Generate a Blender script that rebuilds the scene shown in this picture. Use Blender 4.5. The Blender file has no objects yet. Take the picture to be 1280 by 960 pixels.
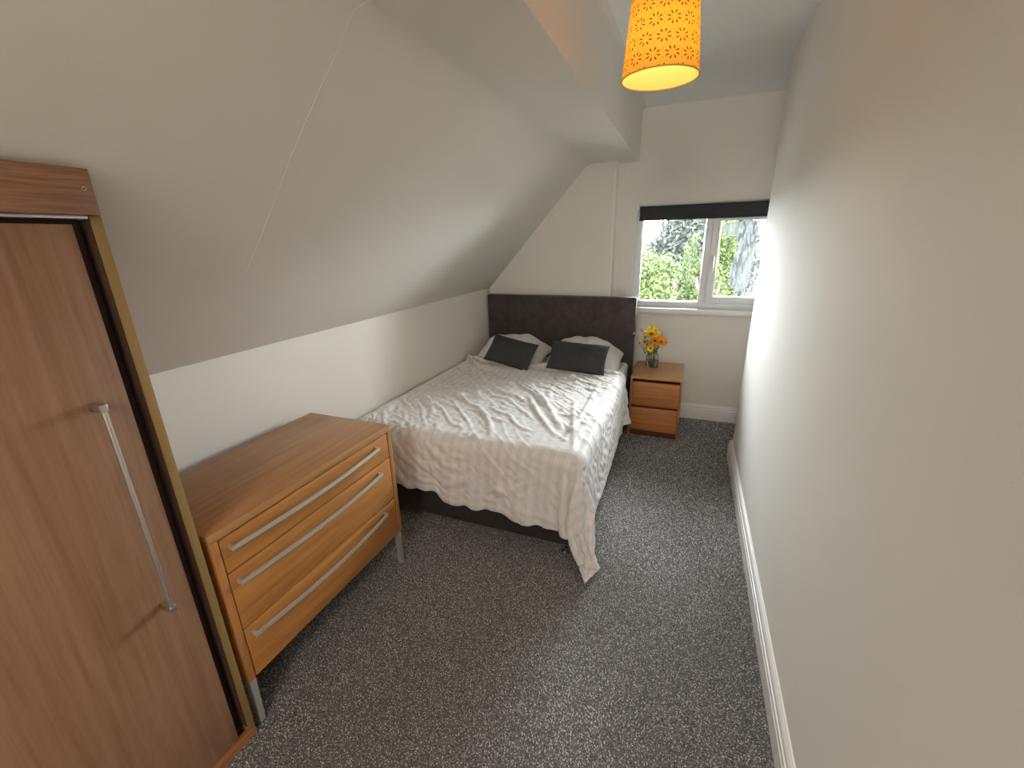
import bpy, bmesh, math, random
import numpy as np
from mathutils import Vector, Matrix, noise

sc = bpy.context.scene
COL = sc.collection
PI = math.pi
R = math.radians

# ------------------------------------------------------------------ camera
YAW, PITCH, ROLL, CAMZ, FPX = 22.0991, -18.4558, -1.3885, 1.6653, 538.6068
_y, _p, _r = R(YAW), R(PITCH), R(ROLL)
fwd = Vector((-math.sin(_y)*math.cos(_p), math.cos(_y)*math.cos(_p), math.sin(_p)))
rt0 = Vector((math.cos(_y), math.sin(_y), 0)); up0 = rt0.cross(fwd)
rt = math.cos(_r)*rt0 + math.sin(_r)*up0
up = -math.sin(_r)*rt0 + math.cos(_r)*up0
cam_d = bpy.data.cameras.new('camera'); cam = bpy.data.objects.new('camera', cam_d); COL.objects.link(cam)
M = Matrix((rt, up, -fwd)).transposed().to_4x4(); M.translation = Vector((0, 0, CAMZ))
cam.matrix_world = M
cam_d.sensor_width = 36.0; cam_d.lens = FPX/1280*36.0; cam_d.clip_start = 0.02; cam_d.clip_end = 200
sc.camera = cam

# ------------------------------------------------------------------ sky, lamps, exposure
SKY = 53.0
BULB = 13.0
REAR_FILL = 64.0
sc.view_settings.view_transform = 'Standard'; sc.view_settings.look = 'None'
sc.view_settings.gamma = 1.0; sc.view_settings.use_curve_mapping = False
sc.view_settings.exposure = 0.42
w = bpy.data.worlds.new('overcast_sky'); sc.world = w; w.use_nodes = True
bgn = w.node_tree.nodes['Background']
bgn.inputs['Color'].default_value = (0.93, 0.965, 1.0, 1); bgn.inputs['Strength'].default_value = SKY
sc.cycles.use_denoising = True
try:
    sc.cycles.denoiser = 'OPENIMAGEDENOISE'; sc.cycles.denoising_input_passes = 'RGB_ALBEDO_NORMAL'
except Exception: pass
sc.cycles.max_bounces = 10; sc.cycles.diffuse_bounces = 7; sc.cycles.transparent_max_bounces = 16
sc.cycles.glossy_bounces = 4; sc.cycles.transmission_bounces = 8
sc.cycles.sample_clamp_indirect = 4.0
sc.cycles.caustics_reflective = False; sc.cycles.caustics_refractive = False
# portal that guides the sky's light through the window (gives no light itself)
pl = bpy.data.lights.new('window_portal', 'AREA'); pl.shape = 'RECTANGLE'; pl.size = 1.3; pl.size_y = 0.95
pl.cycles.is_portal = True
po = bpy.data.objects.new('window_portal', pl); COL.objects.link(po)
po.location = (0.13, 4.36, 1.47); po.rotation_euler = (R(-90), 0, 0)

# unseen fill light added behind the camera to lift the room's ambient
hl = bpy.data.lights.new('rear_fill_light', 'POINT'); hl.energy = REAR_FILL; hl.color = (1.0, .89, .79); hl.shadow_soft_size = .22
ho = bpy.data.objects.new('rear_fill_light', hl); COL.objects.link(ho); ho.location = (-.10, -1.95, 2.30)

# ------------------------------------------------------------------ helpers
def lin(c):
    return tuple(((x/12.92) if x <= .04045 else ((x+.055)/1.055)**2.4) for x in c)
def rgb(r, g, b): return lin((r/255, g/255, b/255)) + (1,)

def new_mat(name):
    m = bpy.data.materials.new(name); m.use_nodes = True
    return m, m.node_tree, m.node_tree.nodes['Principled BSDF']
def nd(nt, t, **kw):
    n = nt.nodes.new(t)
    for k, v in kw.items():
        if k in n.inputs: n.inputs[k].default_value = v
        else: setattr(n, k, v)
    return n
def simple(name, col, rough=.5, metal=0, spec=.5, bump=0, bscale=200, coat=0):
    m, nt, b = new_mat(name)
    b.inputs['Base Color'].default_value = col; b.inputs['Roughness'].default_value = rough
    b.inputs['Metallic'].default_value = metal; b.inputs['Specular IOR Level'].default_value = spec
    if bump:
        tc = nd(nt, 'ShaderNodeTexCoord'); nz = nd(nt, 'ShaderNodeTexNoise', Scale=bscale, Detail=3)
        nt.links.new(tc.outputs['Object'], nz.inputs['Vector'])
        bp = nd(nt, 'ShaderNodeBump', Strength=bump, Distance=.002)
        nt.links.new(nz.outputs['Fac'], bp.inputs['Height']); nt.links.new(bp.outputs['Normal'], b.inputs['Normal'])
    return m
def ramp(nt, stops):
    r = nd(nt, 'ShaderNodeValToRGB'); e = r.color_ramp.elements
    while len(e) > 1: e.remove(e[-1])
    e[0].position = stops[0][0]; e[0].color = stops[0][1]
    for p, c in stops[1:]:
        x = e.new(p); x.color = c
    return r
def paint(name, col, rough=.8):
    m, nt, b = new_mat(name)
    tc = nd(nt, 'ShaderNodeTexCoord')
    n1 = nd(nt, 'ShaderNodeTexNoise', Scale=1.1, Detail=2); nt.links.new(tc.outputs['Object'], n1.inputs['Vector'])
    rp = ramp(nt, [(.3, tuple(c*.95 for c in col[:3])+(1,)), (.7, col)])
    nt.links.new(n1.outputs['Fac'], rp.inputs['Fac']); nt.links.new(rp.outputs['Color'], b.inputs['Base Color'])
    b.inputs['Roughness'].default_value = rough; b.inputs['Specular IOR Level'].default_value = .2
    n2 = nd(nt, 'ShaderNodeTexNoise', Scale=260, Detail=2); n3 = nd(nt, 'ShaderNodeTexNoise', Scale=7, Detail=2)
    nt.links.new(tc.outputs['Object'], n2.inputs['Vector']); nt.links.new(tc.outputs['Object'], n3.inputs['Vector'])
    b1 = nd(nt, 'ShaderNodeBump', Strength=.12, Distance=.002); b2 = nd(nt, 'ShaderNodeBump', Strength=.06, Distance=.03)
    nt.links.new(n2.outputs['Fac'], b1.inputs['Height']); nt.links.new(n3.outputs['Fac'], b2.inputs['Height'])
    nt.links.new(b2.outputs['Normal'], b1.inputs['Normal']); nt.links.new(b1.outputs['Normal'], b.inputs['Normal'])
    return m
def wood(name, light, dark, axis='Y', rough=.42, fine=1.0, contrast=1.0, fig=.15):
    """grain runs along `axis` of the object's own coordinates"""
    m, nt, b = new_mat(name)
    tc = nd(nt, 'ShaderNodeTexCoord'); oi = nd(nt, 'ShaderNodeObjectInfo')
    mp = nd(nt, 'ShaderNodeMapping')
    s = {'X': (1, 22, 22), 'Y': (22, 1, 22), 'Z': (22, 22, 1)}[axis]
    mp.inputs['Scale'].default_value = s
    off = nd(nt, 'ShaderNodeVectorMath', operation='ADD')
    cx = nd(nt, 'ShaderNodeCombineXYZ')
    mul = nd(nt, 'ShaderNodeMath', operation='MULTIPLY'); mul.inputs[1].default_value = 9
    nt.links.new(oi.outputs['Random'], mul.inputs[0])
    for i in range(3): nt.links.new(mul.outputs[0], cx.inputs[i])
    nt.links.new(tc.outputs['Object'], off.inputs[0]); nt.links.new(cx.outputs[0], off.inputs[1])
    nt.links.new(off.outputs[0], mp.inputs['Vector'])
    n1 = nd(nt, 'ShaderNodeTexNoise', Scale=2.2*fine, Detail=6, Roughness=.62, Distortion=.25)
    nt.links.new(mp.outputs[0], n1.inputs['Vector'])
    # broad cathedral figure
    mp2 = nd(nt, 'ShaderNodeMapping')
    mp2.inputs['Scale'].default_value = {'X': (.6, 5, 5), 'Y': (5, .6, 5), 'Z': (5, 5, .6)}[axis]
    nt.links.new(off.outputs[0], mp2.inputs['Vector'])
    n2 = nd(nt, 'ShaderNodeTexNoise', Scale=1.6, Detail=3, Roughness=.5, Distortion=.8)
    nt.links.new(mp2.outputs[0], n2.inputs['Vector'])
    sn = nd(nt, 'ShaderNodeMath', operation='MULTIPLY'); sn.inputs[1].default_value = 60
    nt.links.new(n2.outputs['Fac'], sn.inputs[0])
    si = nd(nt, 'ShaderNodeMath', operation='SINE'); nt.links.new(sn.outputs[0], si.inputs[0])
    ml = nd(nt, 'ShaderNodeMath', operation='MULTIPLY_ADD'); ml.inputs[1].default_value = .10*fig; 
    nt.links.new(si.outputs[0], ml.inputs[0]); nt.links.new(n1.outputs['Fac'], ml.inputs[2])
    k = .16/contrast
    rp = ramp(nt, [(.5-k, dark), (.5+k, light)])
    nt.links.new(ml.outputs[0], rp.inputs['Fac'])
    nt.links.new(rp.outputs['Color'], b.inputs['Base Color'])
    b.inputs['Roughness'].default_value = rough; b.inputs['Specular IOR Level'].default_value = .45
    bp = nd(nt, 'ShaderNodeBump', Strength=.12, Distance=.001)
    nt.links.new(n1.outputs['Fac'], bp.inputs['Height']); nt.links.new(bp.outputs['Normal'], b.inputs['Normal'])
    return m

def link(name, me, m=None, parent=None, smooth=False):
    o = bpy.data.objects.new(name, me); COL.objects.link(o)
    if m is not None: me.materials.append(m)
    if parent is not None: o.parent = parent
    if smooth:
        for p in me.polygons: p.use_smooth = True
    return o
def obj(name, bm, m=None, parent=None, smooth=False, auto=None):
    me = bpy.data.meshes.new(name); bm.normal_update(); bm.to_mesh(me); bm.free()
    o = link(name, me, m, parent, smooth or auto is not None)
    if auto is not None:
        me.set_sharp_from_angle(angle=R(auto))
    return o
def tag(o, label=None, cat=None, group=None, kind=None):
    if label: o['label'] = label
    if cat: o['category'] = cat
    if group: o['group'] = group
    if kind: o['kind'] = kind
    return o
def thing(name, label, cat, loc=(0, 0, 0), rz=0, group=None):
    o = bpy.data.objects.new(name, None); COL.objects.link(o); o.location = loc; o.rotation_euler = (0, 0, rz)
    o.empty_display_size = .1
    return tag(o, label, cat, group)
def add_box(bm, a, b, bev=0, seg=2):
    t = bmesh.new(); bmesh.ops.create_cube(t, size=1)
    for v in t.verts: v.co = Vector([(a[i]+b[i])/2 + v.co[i]*(b[i]-a[i]) for i in range(3)])
    if bev: bmesh.ops.bevel(t, geom=t.edges[:], offset=bev, segments=seg, affect='EDGES', profile=.5)
    me = bpy.data.meshes.new('t'); t.to_mesh(me); t.free(); bm.from_mesh(me); bpy.data.meshes.remove(me)
    return bm
def box(name, a, b, m, parent=None, bev=0, seg=2):
    return obj(name, add_box(bmesh.new(), a, b, bev, seg), m, parent, auto=35 if bev else None)
def add_prism(bm, pts, axis, a, b):
    """polygon pts (2D) extruded along axis 'X'/'Y'/'Z' from a to b"""
    def mk(p, t):
        if axis == 'X': return (t, p[0], p[1])
        if axis == 'Y': return (p[0], t, p[1])
        return (p[0], p[1], t)
    v0 = [bm.verts.new(mk(p, a)) for p in pts]; v1 = [bm.verts.new(mk(p, b)) for p in pts]
    n = len(pts)
    f = [bm.faces.new(v0), bm.faces.new(list(reversed(v1)))]
    for i in range(n): f.append(bm.faces.new((v0[i], v1[i], v1[(i+1) % n], v0[(i+1) % n])))
    bmesh.ops.recalc_face_normals(bm, faces=f)
    return bm
def add_sweep(bm, path, prof, closed_prof=True, ups=None):
    """sweep 2D profile (list of (u,v)) along path; frame from tangent and up"""
    rings = []
    n = len(path)
    for i, p in enumerate(path):
        p = Vector(p)
        t = (Vector(path[min(i+1, n-1)]) - Vector(path[max(i-1, 0)])).normalized()
        u = Vector(ups) if ups else (Vector((0, 0, 1)) if abs(t.z) < .9 else Vector((0, 1, 0)))
        s = t.cross(u).normalized(); u2 = s.cross(t).normalized()
        k = prof(i/(n-1)) if callable(prof) else prof
        rings.append([bm.verts.new(p + s*a + u2*b) for a, b in k])
    m = len(rings[0]); fs = []
    for i in range(n-1):
        for j in range(m):
            fs.append(bm.faces.new((rings[i][j], rings[i][(j+1) % m], rings[i+1][(j+1) % m], rings[i+1][j])))
    fs.append(bm.faces.new(rings[0])); fs.append(bm.faces.new(list(reversed(rings[-1]))))
    bmesh.ops.recalc_face_normals(bm, faces=fs)
    return bm
def circ(r, n=10): return [(r*math.cos(2*PI*k/n), r*math.sin(2*PI*k/n)) for k in range(n)]
def add_tube(bm, path, r, n=10):
    if callable(r): return add_sweep(bm, path, lambda t: circ(r(t), n))
    return add_sweep(bm, path, circ(r, n))
def add_lathe(bm, prof, c=(0, 0, 0), n=32, close=True):
    rings = []
    for r, z in prof:
        rings.append([bm.verts.new((c[0]+r*math.cos(2*PI*k/n), c[1]+r*math.sin(2*PI*k/n), c[2]+z)) for k in range(n)])
    fs = []
    for i in range(len(prof)-1):
        for k in range(n):
            fs.append(bm.faces.new((rings[i][k], rings[i][(k+1) % n], rings[i+1][(k+1) % n], rings[i+1][k])))
    if close:
        fs.append(bm.faces.new(rings[0])); fs.append(bm.faces.new(rings[-1]))
    bmesh.ops.recalc_face_normals(bm, faces=fs)
    return bm

# ------------------------------------------------------------------ room dimensions
XL, HK = -1.8745, 1.2085          # knee wall
XS, HS = -0.9005, 2.2732          # top of the slope, soffit height
XC, HC = -0.482, 2.670            # soffit drop face, ceiling
XR, YR = 0.440, 3.46              # right wall and where it ends
D2, D = 4.080, 4.194              # end wall: left part, window part
YB = -3.0                        # wall behind the camera
XE = 1.35                         # far side of the window recess

# ------------------------------------------------------------------ materials
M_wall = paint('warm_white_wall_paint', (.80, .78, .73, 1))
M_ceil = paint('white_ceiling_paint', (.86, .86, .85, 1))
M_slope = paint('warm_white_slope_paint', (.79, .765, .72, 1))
M_trim = simple('white_gloss_trim', (.82, .81, .79, 1), .3, spec=.5, bump=.03, bscale=30)
M_upvc = simple('white_upvc', (.84, .86, .88, 1), .28)
M_chest = wood('orange_oak_veneer', (.47, .215, .062, 1), (.33, .135, .034, 1), 'Y', .38)
M_chest_top = wood('oak_veneer_top', (.40, .205, .085, 1), (.30, .14, .052, 1), 'Y', .36)
M_chest_dark = simple('dark_drawer_gap', (.06, .02, .01, 1), .7)
M_wdoor = wood('beech_wardrobe_veneer', (.29, .160, .095, 1), (.215, .108, .060, 1), 'Z', .45, fig=.3)
M_wcorn = wood('beech_cornice_veneer', (.30, .155, .088, 1), (.19, .085, .044, 1), 'Y', .45, fine=3.2, contrast=1.3)
M_wedge = simple('ochre_panel_edge', (.24, .155, .052, 1), .5, bump=.05, bscale=80)
M_wrail = wood('beech_rail', (.40, .18, .08, 1), (.25, .10, .04, 1), 'Y', .45)
M_winside = simple('wardrobe_inside', (.045, .022, .014, 1), .7)
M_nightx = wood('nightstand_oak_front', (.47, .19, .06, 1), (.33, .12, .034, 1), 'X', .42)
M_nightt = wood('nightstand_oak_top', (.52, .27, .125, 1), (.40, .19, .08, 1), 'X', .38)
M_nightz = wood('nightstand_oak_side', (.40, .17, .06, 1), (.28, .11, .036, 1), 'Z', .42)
M_nightd = simple('nightstand_recess', (.12, .03, .012, 1), .6)
M_steel = simple('brushed_steel', (.62, .60, .57, 1), .34, metal=1.0, bump=.02, bscale=300)
M_alu = simple('satin_aluminium', (.72, .70, .67, 1), .42, metal=.75)
M_leg = simple('grey_metal_leg', (.50, .50, .49, 1), .45, metal=.6)
M_chrome = simple('chrome', (.8, .8, .8, 1), .12, metal=1)
M_blind = simple('charcoal_blind_fabric', (.022, .022, .025, 1), .8, bump=.2, bscale=600)
M_black = simple('black_rubber', (.02, .02, .02, 1), .5)

def velvet(name, a, b):
    m, nt, p = new_mat(name)
    tc = nd(nt, 'ShaderNodeTexCoord')
    n1 = nd(nt, 'ShaderNodeTexNoise', Scale=9, Detail=7, Roughness=.72, Distortion=.9)
    n2 = nd(nt, 'ShaderNodeTexNoise', Scale=240, Detail=2)
    mp = nd(nt, 'ShaderNodeMapping'); mp.inputs['Scale'].default_value = (1, 1, .8)
    nt.links.new(tc.outputs['Object'], mp.inputs['Vector']); nt.links.new(mp.outputs[0], n1.inputs['Vector']); nt.links.new(mp.outputs[0], n2.inputs['Vector'])
    rp = ramp(nt, [(.36, a), (.66, b)]); nt.links.new(n1.outputs['Fac'], rp.inputs['Fac'])
    nt.links.new(rp.outputs['Color'], p.inputs['Base Color'])
    p.inputs['Roughness'].default_value = .9; p.inputs['Specular IOR Level'].default_value = .2
    p.inputs['Sheen Weight'].default_value = .35; p.inputs['Sheen Roughness'].default_value = .4
    bp = nd(nt, 'ShaderNodeBump', Strength=.3, Distance=.002); nt.links.new(n2.outputs['Fac'], bp.inputs['Height'])
    nt.links.new(bp.outputs['Normal'], p.inputs['Normal'])
    return m
M_velvet = velvet('mole_grey_velvet', (.050, .040, .040, 1), (.085, .070, .070, 1))
M_divan = velvet('dark_divan_fabric', (.028, .022, .021, 1), (.045, .036, .034, 1))

def linen(name, col, bs=.25, rough=.85, scale=500):
    m, nt, p = new_mat(name)
    tc = nd(nt, 'ShaderNodeTexCoord')
    n1 = nd(nt, 'ShaderNodeTexNoise', Scale=scale, Detail=2); n3 = nd(nt, 'ShaderNodeTexNoise', Scale=9, Detail=4)
    mp = nd(nt, 'ShaderNodeMapping'); mp.inputs['Scale'].default_value = (.15, 1, 1)
    nt.links.new(tc.outputs['Object'], mp.inputs['Vector']); nt.links.new(mp.outputs[0], n1.inputs['Vector']); nt.links.new(tc.outputs['Object'], n3.inputs['Vector'])
    rp = ramp(nt, [(.3, tuple(c*.72 for c in col[:3])+(1,)), (.7, tuple(min(1, c*1.2) for c in col[:3])+(1,))])
    nt.links.new(n1.outputs['Fac'], rp.inputs['Fac']); nt.links.new(rp.outputs['Color'], p.inputs['Base Color'])
    p.inputs['Roughness'].default_value = rough; p.inputs['Specular IOR Level'].default_value = .2
    b1 = nd(nt, 'ShaderNodeBump', Strength=bs, Distance=.001); b2 = nd(nt, 'ShaderNodeBump', Strength=.4, Distance=.01)
    nt.links.new(n1.outputs['Fac'], b1.inputs['Height']); nt.links.new(n3.outputs['Fac'], b2.inputs['Height'])
    nt.links.new(b2.outputs['Normal'], b1.inputs['Normal']); nt.links.new(b1.outputs['Normal'], p.inputs['Normal'])
    return m
M_cush = linen('charcoal_linen', (.050, .052, .054, 1), .5)
M_cotton = linen('white_cotton', (.74, .73, .72, 1), .1, .8, 900)

def duvet_mat():
    m, nt, p = new_mat('white_satin_stripe_cotton')
    uv = nd(nt, 'ShaderNodeUVMap'); uv.uv_map = 'UVMap'
    sx = nd(nt, 'ShaderNodeSeparateXYZ'); nt.links.new(uv.outputs['UV'], sx.inputs[0])
    a = nd(nt, 'ShaderNodeMath', operation='MULTIPLY'); a.inputs[1].default_value = 2*PI/.060
    nt.links.new(sx.outputs['X'], a.inputs[0])
    s = nd(nt, 'ShaderNodeMath', operation='SINE'); nt.links.new(a.outputs[0], s.inputs[0])
    g = nd(nt, 'ShaderNodeMapRange'); g.inputs['From Min'].default_value = -.12; g.inputs['From Max'].default_value = .12
    nt.links.new(s.outputs[0], g.inputs['Value'])
    mc = nd(nt, 'ShaderNodeMix', data_type='RGBA')
    nt.links.new(g.outputs[0], mc.inputs['Factor'])
    mc.inputs['A'].default_value = (.705, .695, .69, 1); mc.inputs['B'].default_value = (.765, .755, .75, 1)
    nt.links.new(mc.outputs['Result'], p.inputs['Base Color'])
    r = nd(nt, 'ShaderNodeMapRange'); r.inputs['To Min'].default_value = .95; r.inputs['To Max'].default_value = .48
    nt.links.new(g.outputs[0], r.inputs['Value']); nt.links.new(r.outputs[0], p.inputs['Roughness'])
    p.inputs['Specular IOR Level'].default_value = .35
    p.inputs['Sheen Weight'].default_value = .1
    tc = nd(nt, 'ShaderNodeTexCoord')
    n1 = nd(nt, 'ShaderNodeTexNoise', Scale=11, Detail=5, Roughness=.6, Distortion=1.3)
    n2 = nd(nt, 'ShaderNodeTexNoise', Scale=38, Detail=3, Roughness=.6, Distortion=.8)
    nt.links.new(tc.outputs['Object'], n1.inputs['Vector']); nt.links.new(tc.outputs['Object'], n2.inputs['Vector'])
    b1 = nd(nt, 'ShaderNodeBump', Strength=.22, Distance=.010); b2 = nd(nt, 'ShaderNodeBump', Strength=.25, Distance=.002)
    nt.links.new(n1.outputs['Fac'], b1.inputs['Height']); nt.links.new(n2.outputs['Fac'], b2.inputs['Height'])
    nt.links.new(b1.outputs['Normal'], b2.inputs['Normal']); nt.links.new(b2.outputs['Normal'], p.inputs['Normal'])
    return m
M_duvet = duvet_mat()

# ------------------------------------------------------------------ floor and carpet pile
def carpet_base():
    m, nt, p = new_mat('carpet_backing')
    tc = nd(nt, 'ShaderNodeTexCoord'); n = nd(nt, 'ShaderNodeTexNoise', Scale=180, Detail=3, Roughness=.7)
    nt.links.new(tc.outputs['Object'], n.inputs['Vector'])
    rp = ramp(nt, [(.35, (.06, .058, .056, 1)), (.65, (.28, .275, .27, 1))])
    nt.links.new(n.outputs['Fac'], rp.inputs['Fac']); nt.links.new(rp.outputs['Color'], p.inputs['Base Color'])
    p.inputs['Roughness'].default_value = .95; p.inputs['Specular IOR Level'].default_value = .1
    return m
floor = box('floor', (-2.2, YB-.1, -.12), (XE+.1, D+.2, 0), carpet_base()); tag(floor, kind='structure')

def pile():
    rng = np.random.default_rng(4)
    pts = []
    def grid(x0, x1, y0, y1, s):
        gx, gy = np.meshgrid(np.arange(x0, x1, s), np.arange(y0, y1, s))
        g = np.stack([gx.ravel(), gy.ravel()], 1); g += rng.uniform(-.55, .55, g.shape)*s
        return g
    pts.append(grid(-1.60, .43, .40, 2.0, .0062))
    pts.append(grid(-.62, .43, 2.0, 3.3, .0075))
    pts.append(grid(-.62, 1.3, 3.3, D-.02, .0085))
    P = np.concatenate(pts); n = len(P)
    sz = np.concatenate([np.full(len(a), s) for a, s in zip(pts, (.0062, .0075, .0085))])
    ang = rng.uniform(0, 2*np.pi, n)
    lean = rng.uniform(.1, 1.0, n)
    # brushed patches: the pile leans together in broad swathes
    sw = np.sin(P[:, 0]*5.1+1.3*np.sin(P[:, 1]*2.9))+np.sin(P[:, 1]*4.3+1.7*np.sin(P[:, 0]*3.7+1))
    h = sz*(1.15+.25*rng.uniform(-1, 1, n))*(1+.17*sw)
    lx = np.cos(ang)*lean*sz*.9 + .0016*sw; ly = np.sin(ang)*lean*sz*.9 - .0022*sw
    r = sz*.36
    V = np.zeros((n, 5, 3))
    a0 = rng.uniform(0, 2*np.pi, n)
    for k in range(4):
        a = a0+k*np.pi/2
        V[:, k, 0] = P[:, 0]+np.cos(a)*r+lx*.4; V[:, k, 1] = P[:, 1]+np.sin(a)*r+ly*.4; V[:, k, 2] = h*.45
    V[:, 4, 0] = P[:, 0]+lx; V[:, 4, 1] = P[:, 1]+ly; V[:, 4, 2] = h
    idx = np.arange(n)[:, None]*5
    F = np.concatenate([np.stack([idx[:, 0]+k, idx[:, 0]+(k+1) % 4, idx[:, 0]+4], 1) for k in range(4)])
    me = bpy.data.meshes.new('carpet_pile')
    me.vertices.add(n*5); me.vertices.foreach_set('co', V.reshape(-1))
    nf = len(F); me.loops.add(nf*3); me.loops.foreach_set('vertex_index', F.reshape(-1).astype(np.int32))
    me.polygons.add(nf); me.polygons.foreach_set('loop_start', np.arange(nf, dtype=np.int32)*3)
    me.polygons.foreach_set('loop_total', np.full(nf, 3, dtype=np.int32))
    at = me.attributes.new('tuft', 'FLOAT', 'POINT')
    at.data.foreach_set('value', np.repeat(rng.uniform(0, 1, n), 5).astype(np.float32))
    me.update(calc_edges=True)
    m, nt, p = new_mat('grey_twist_pile')
    an = nd(nt, 'ShaderNodeAttribute'); an.attribute_name = 'tuft'
    rp = ramp(nt, [(0, (.035, .033, .032, 1)), (.3, (.12, .117, .114, 1)), (.65, (.36, .35, .343, 1)), (1, (.80, .79, .78, 1))])
    nt.links.new(an.outputs['Fac'], rp.inputs['Fac']); nt.links.new(rp.outputs['Color'], p.inputs['Base Color'])
    p.inputs['Roughness'].default_value = .9; p.inputs['Specular IOR Level'].default_value = .15
    p.inputs['Sheen Weight'].default_value = .2
    o = link('carpet_pile', me, m, floor); tag(o, kind='stuff')
pile()

# ------------------------------------------------------------------ walls
def struct(name, bm, m, parent=None, auto=None, label=None):
    o = obj(name, bm, m, parent, auto=auto)
    if parent is None: o['kind'] = 'structure'
    return o
struct('wall_left', add_box(bmesh.new(), (XL-.12, YB, 0), (XL, D2, HK)), M_wall)
bm = bmesh.new(); add_box(bm, (XR, YB, 0), (XE, YR, HC))
ed = [e for e in bm.edges if all(abs(v.co.x-XR) < 1e-4 and abs(v.co.y-YR) < 1e-4 for v in e.verts)]
bmesh.ops.bevel(bm, geom=ed, offset=.035, segments=5, affect='EDGES', profile=.5)
struct('wall_right', bm, M_wall, auto=40)
struct('wall_recess', add_box(bmesh.new(), (XE, YR-.1, 0), (XE+.12, D+.2, HC)), M_wall)
struct('wall_front', add_box(bmesh.new(), (XL-.2, YB-.12, 0), (XR+.2, YB, HC+.1)), M_wall)
# end wall: a thicker left part, then the window part with its opening
WX0, WX1, WZ0, WZ1 = -.489, .735, 1.035, 1.935
bm = bmesh.new()
add_box(bm, (XL-.12, D2, 0), (-.657, D+.22, HC+.1))
add_box(bm, (-.657, D, 0), (WX0, D+.22, HC+.1))
add_box(bm, (WX0, D, 0), (WX1, D+.22, WZ0))
add_box(bm, (WX0, D, WZ1), (WX1, D+.22, HC+.1))
add_box(bm, (WX1, D, 0), (XE+.12, D+.22, HC+.1))
wall_back = struct('wall_back', bm, M_wall)
# ceiling: slope, soft crease, soffit, drop face and flat ceiling, drawn as a cross-section
sl = (HS-HK)/(XS-XL)
prof = [(XL, HK)]
P0 = Vector((XS-.05, HS-.05*sl)); P1 = Vector((XS, HS)); P2 = Vector((XS+.06, HS))
prof += [tuple(P0*(1-t)**2 + P1*2*t*(1-t) + P2*t*t) for t in [k/8 for k in range(9)]]
prof += [(XC-.008, HS), (XC-.002, HS+.002), (XC, HS+.009), (XC, HC-.03), (XC+.009, HC-.009), (XC+.03, HC), (XE+.12, HC)]
prof += [(XE+.12, HC+.12), (XC-.12, HC+.12), (XS-.1, HS+.25), (XL-.12, HK+.12), (XL-.12, HK)]
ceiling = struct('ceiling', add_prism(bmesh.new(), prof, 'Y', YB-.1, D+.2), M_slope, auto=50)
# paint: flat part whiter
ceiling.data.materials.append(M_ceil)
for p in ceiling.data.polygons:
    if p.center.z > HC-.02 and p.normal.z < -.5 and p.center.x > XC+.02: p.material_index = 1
# plasterboard joint that shows as a hairline ridge across the slope and soffit
def joint():
    bm = bmesh.new(); rnd = random.Random(3)
    path = []
    nrm = Vector((sl, 0, -1)).normalized()
    for k in range(26):
        t = k/25; x = -1.60 + t*(XS-.05+1.60)
        path.append((Vector((x, 1.17+.006*math.sin(7*t)+rnd.uniform(-.0015, .0015), HK+(x-XL)*sl)), nrm))
    for t in [k/8 for k in range(1, 9)]:
        q = P0*(1-t)**2 + P1*2*t*(1-t) + P2*t*t
        dq = (P1-P0)*(1-t)+(P2-P1)*t; n2 = Vector((dq.y, 0, -dq.x)).normalized()
        path.append((Vector((q.x, 1.165+.004*math.sin(9*t), q.y)), n2))
    prev = None
    for p, n in path:
        row = [bm.verts.new(p+Vector((0, s, 0))+n*h) for s, h in ((-.004, -.001), (-.0006, .0013), (.0006, .0013), (.004, -.001))]
        if prev:
            for i in range(3): bm.faces.new((prev[i], prev[i+1], row[i+1], row[i]))
        prev = row
    bmesh.ops.recalc_face_normals(bm, faces=bm.faces[:])
    obj('board_joint', bm, M_slope, ceiling, smooth=True)
joint()
# edge bead where the end wall steps back, widened white for its window-lit brightness
tag(box('lit_edge_bead', (-.672, D2-.003, 1.1), (-.653, D-.001, HS), M_trim), kind='structure')

# skirting boards with stepped mouldings
SK = [(0, 0), (.022, 0), (.022, .080), (.0205, .083), (.0145, .0845), (.0145, .0885), (.0205, .090), (.0205, .104), (.019, .107), (.0125, .1085), (.0125, .113),
      (.0165, .1145), (.0165, .124), (.013, .132), (.009, .137), (.009, .1405), (.006, .142), (.006, .1485), (0, .1485)]
def skirting(name, path, side):
    """path of floor points; profile grows from the wall towards side(normal) at each point (mitred)"""
    bm = bmesh.new(); rings = []
    for (x, y), (nx, ny) in path:
        rings.append([bm.verts.new((x+nx*u, y+ny*u, z)) for u, z in SK])
    fs = []
    m = len(SK)
    for a, b in zip(rings, rings[1:]):
        for j in range(m): fs.append(bm.faces.new((a[j], a[(j+1) % m], b[(j+1) % m], b[j])))
    fs.append(bm.faces.new(rings[0])); fs.append(bm.faces.new(rings[-1]))
    bmesh.ops.recalc_face_normals(bm, faces=fs)
    return struct(name, bm, M_trim, auto=25)
skirting('baseboard_right', [((XR, YB), (-1, 0)), ((XR, YR-.0), (-1, 1)), ((XE, YR), (0, 1))], None)
skirting('baseboard_back', [((-.657, D), (0, -1)), ((XE, D), (0, -1))], None)
skirting('baseboard_left', [((XL, YB), (1, 0)), ((XL, D2), (1, 0))], None)

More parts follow.
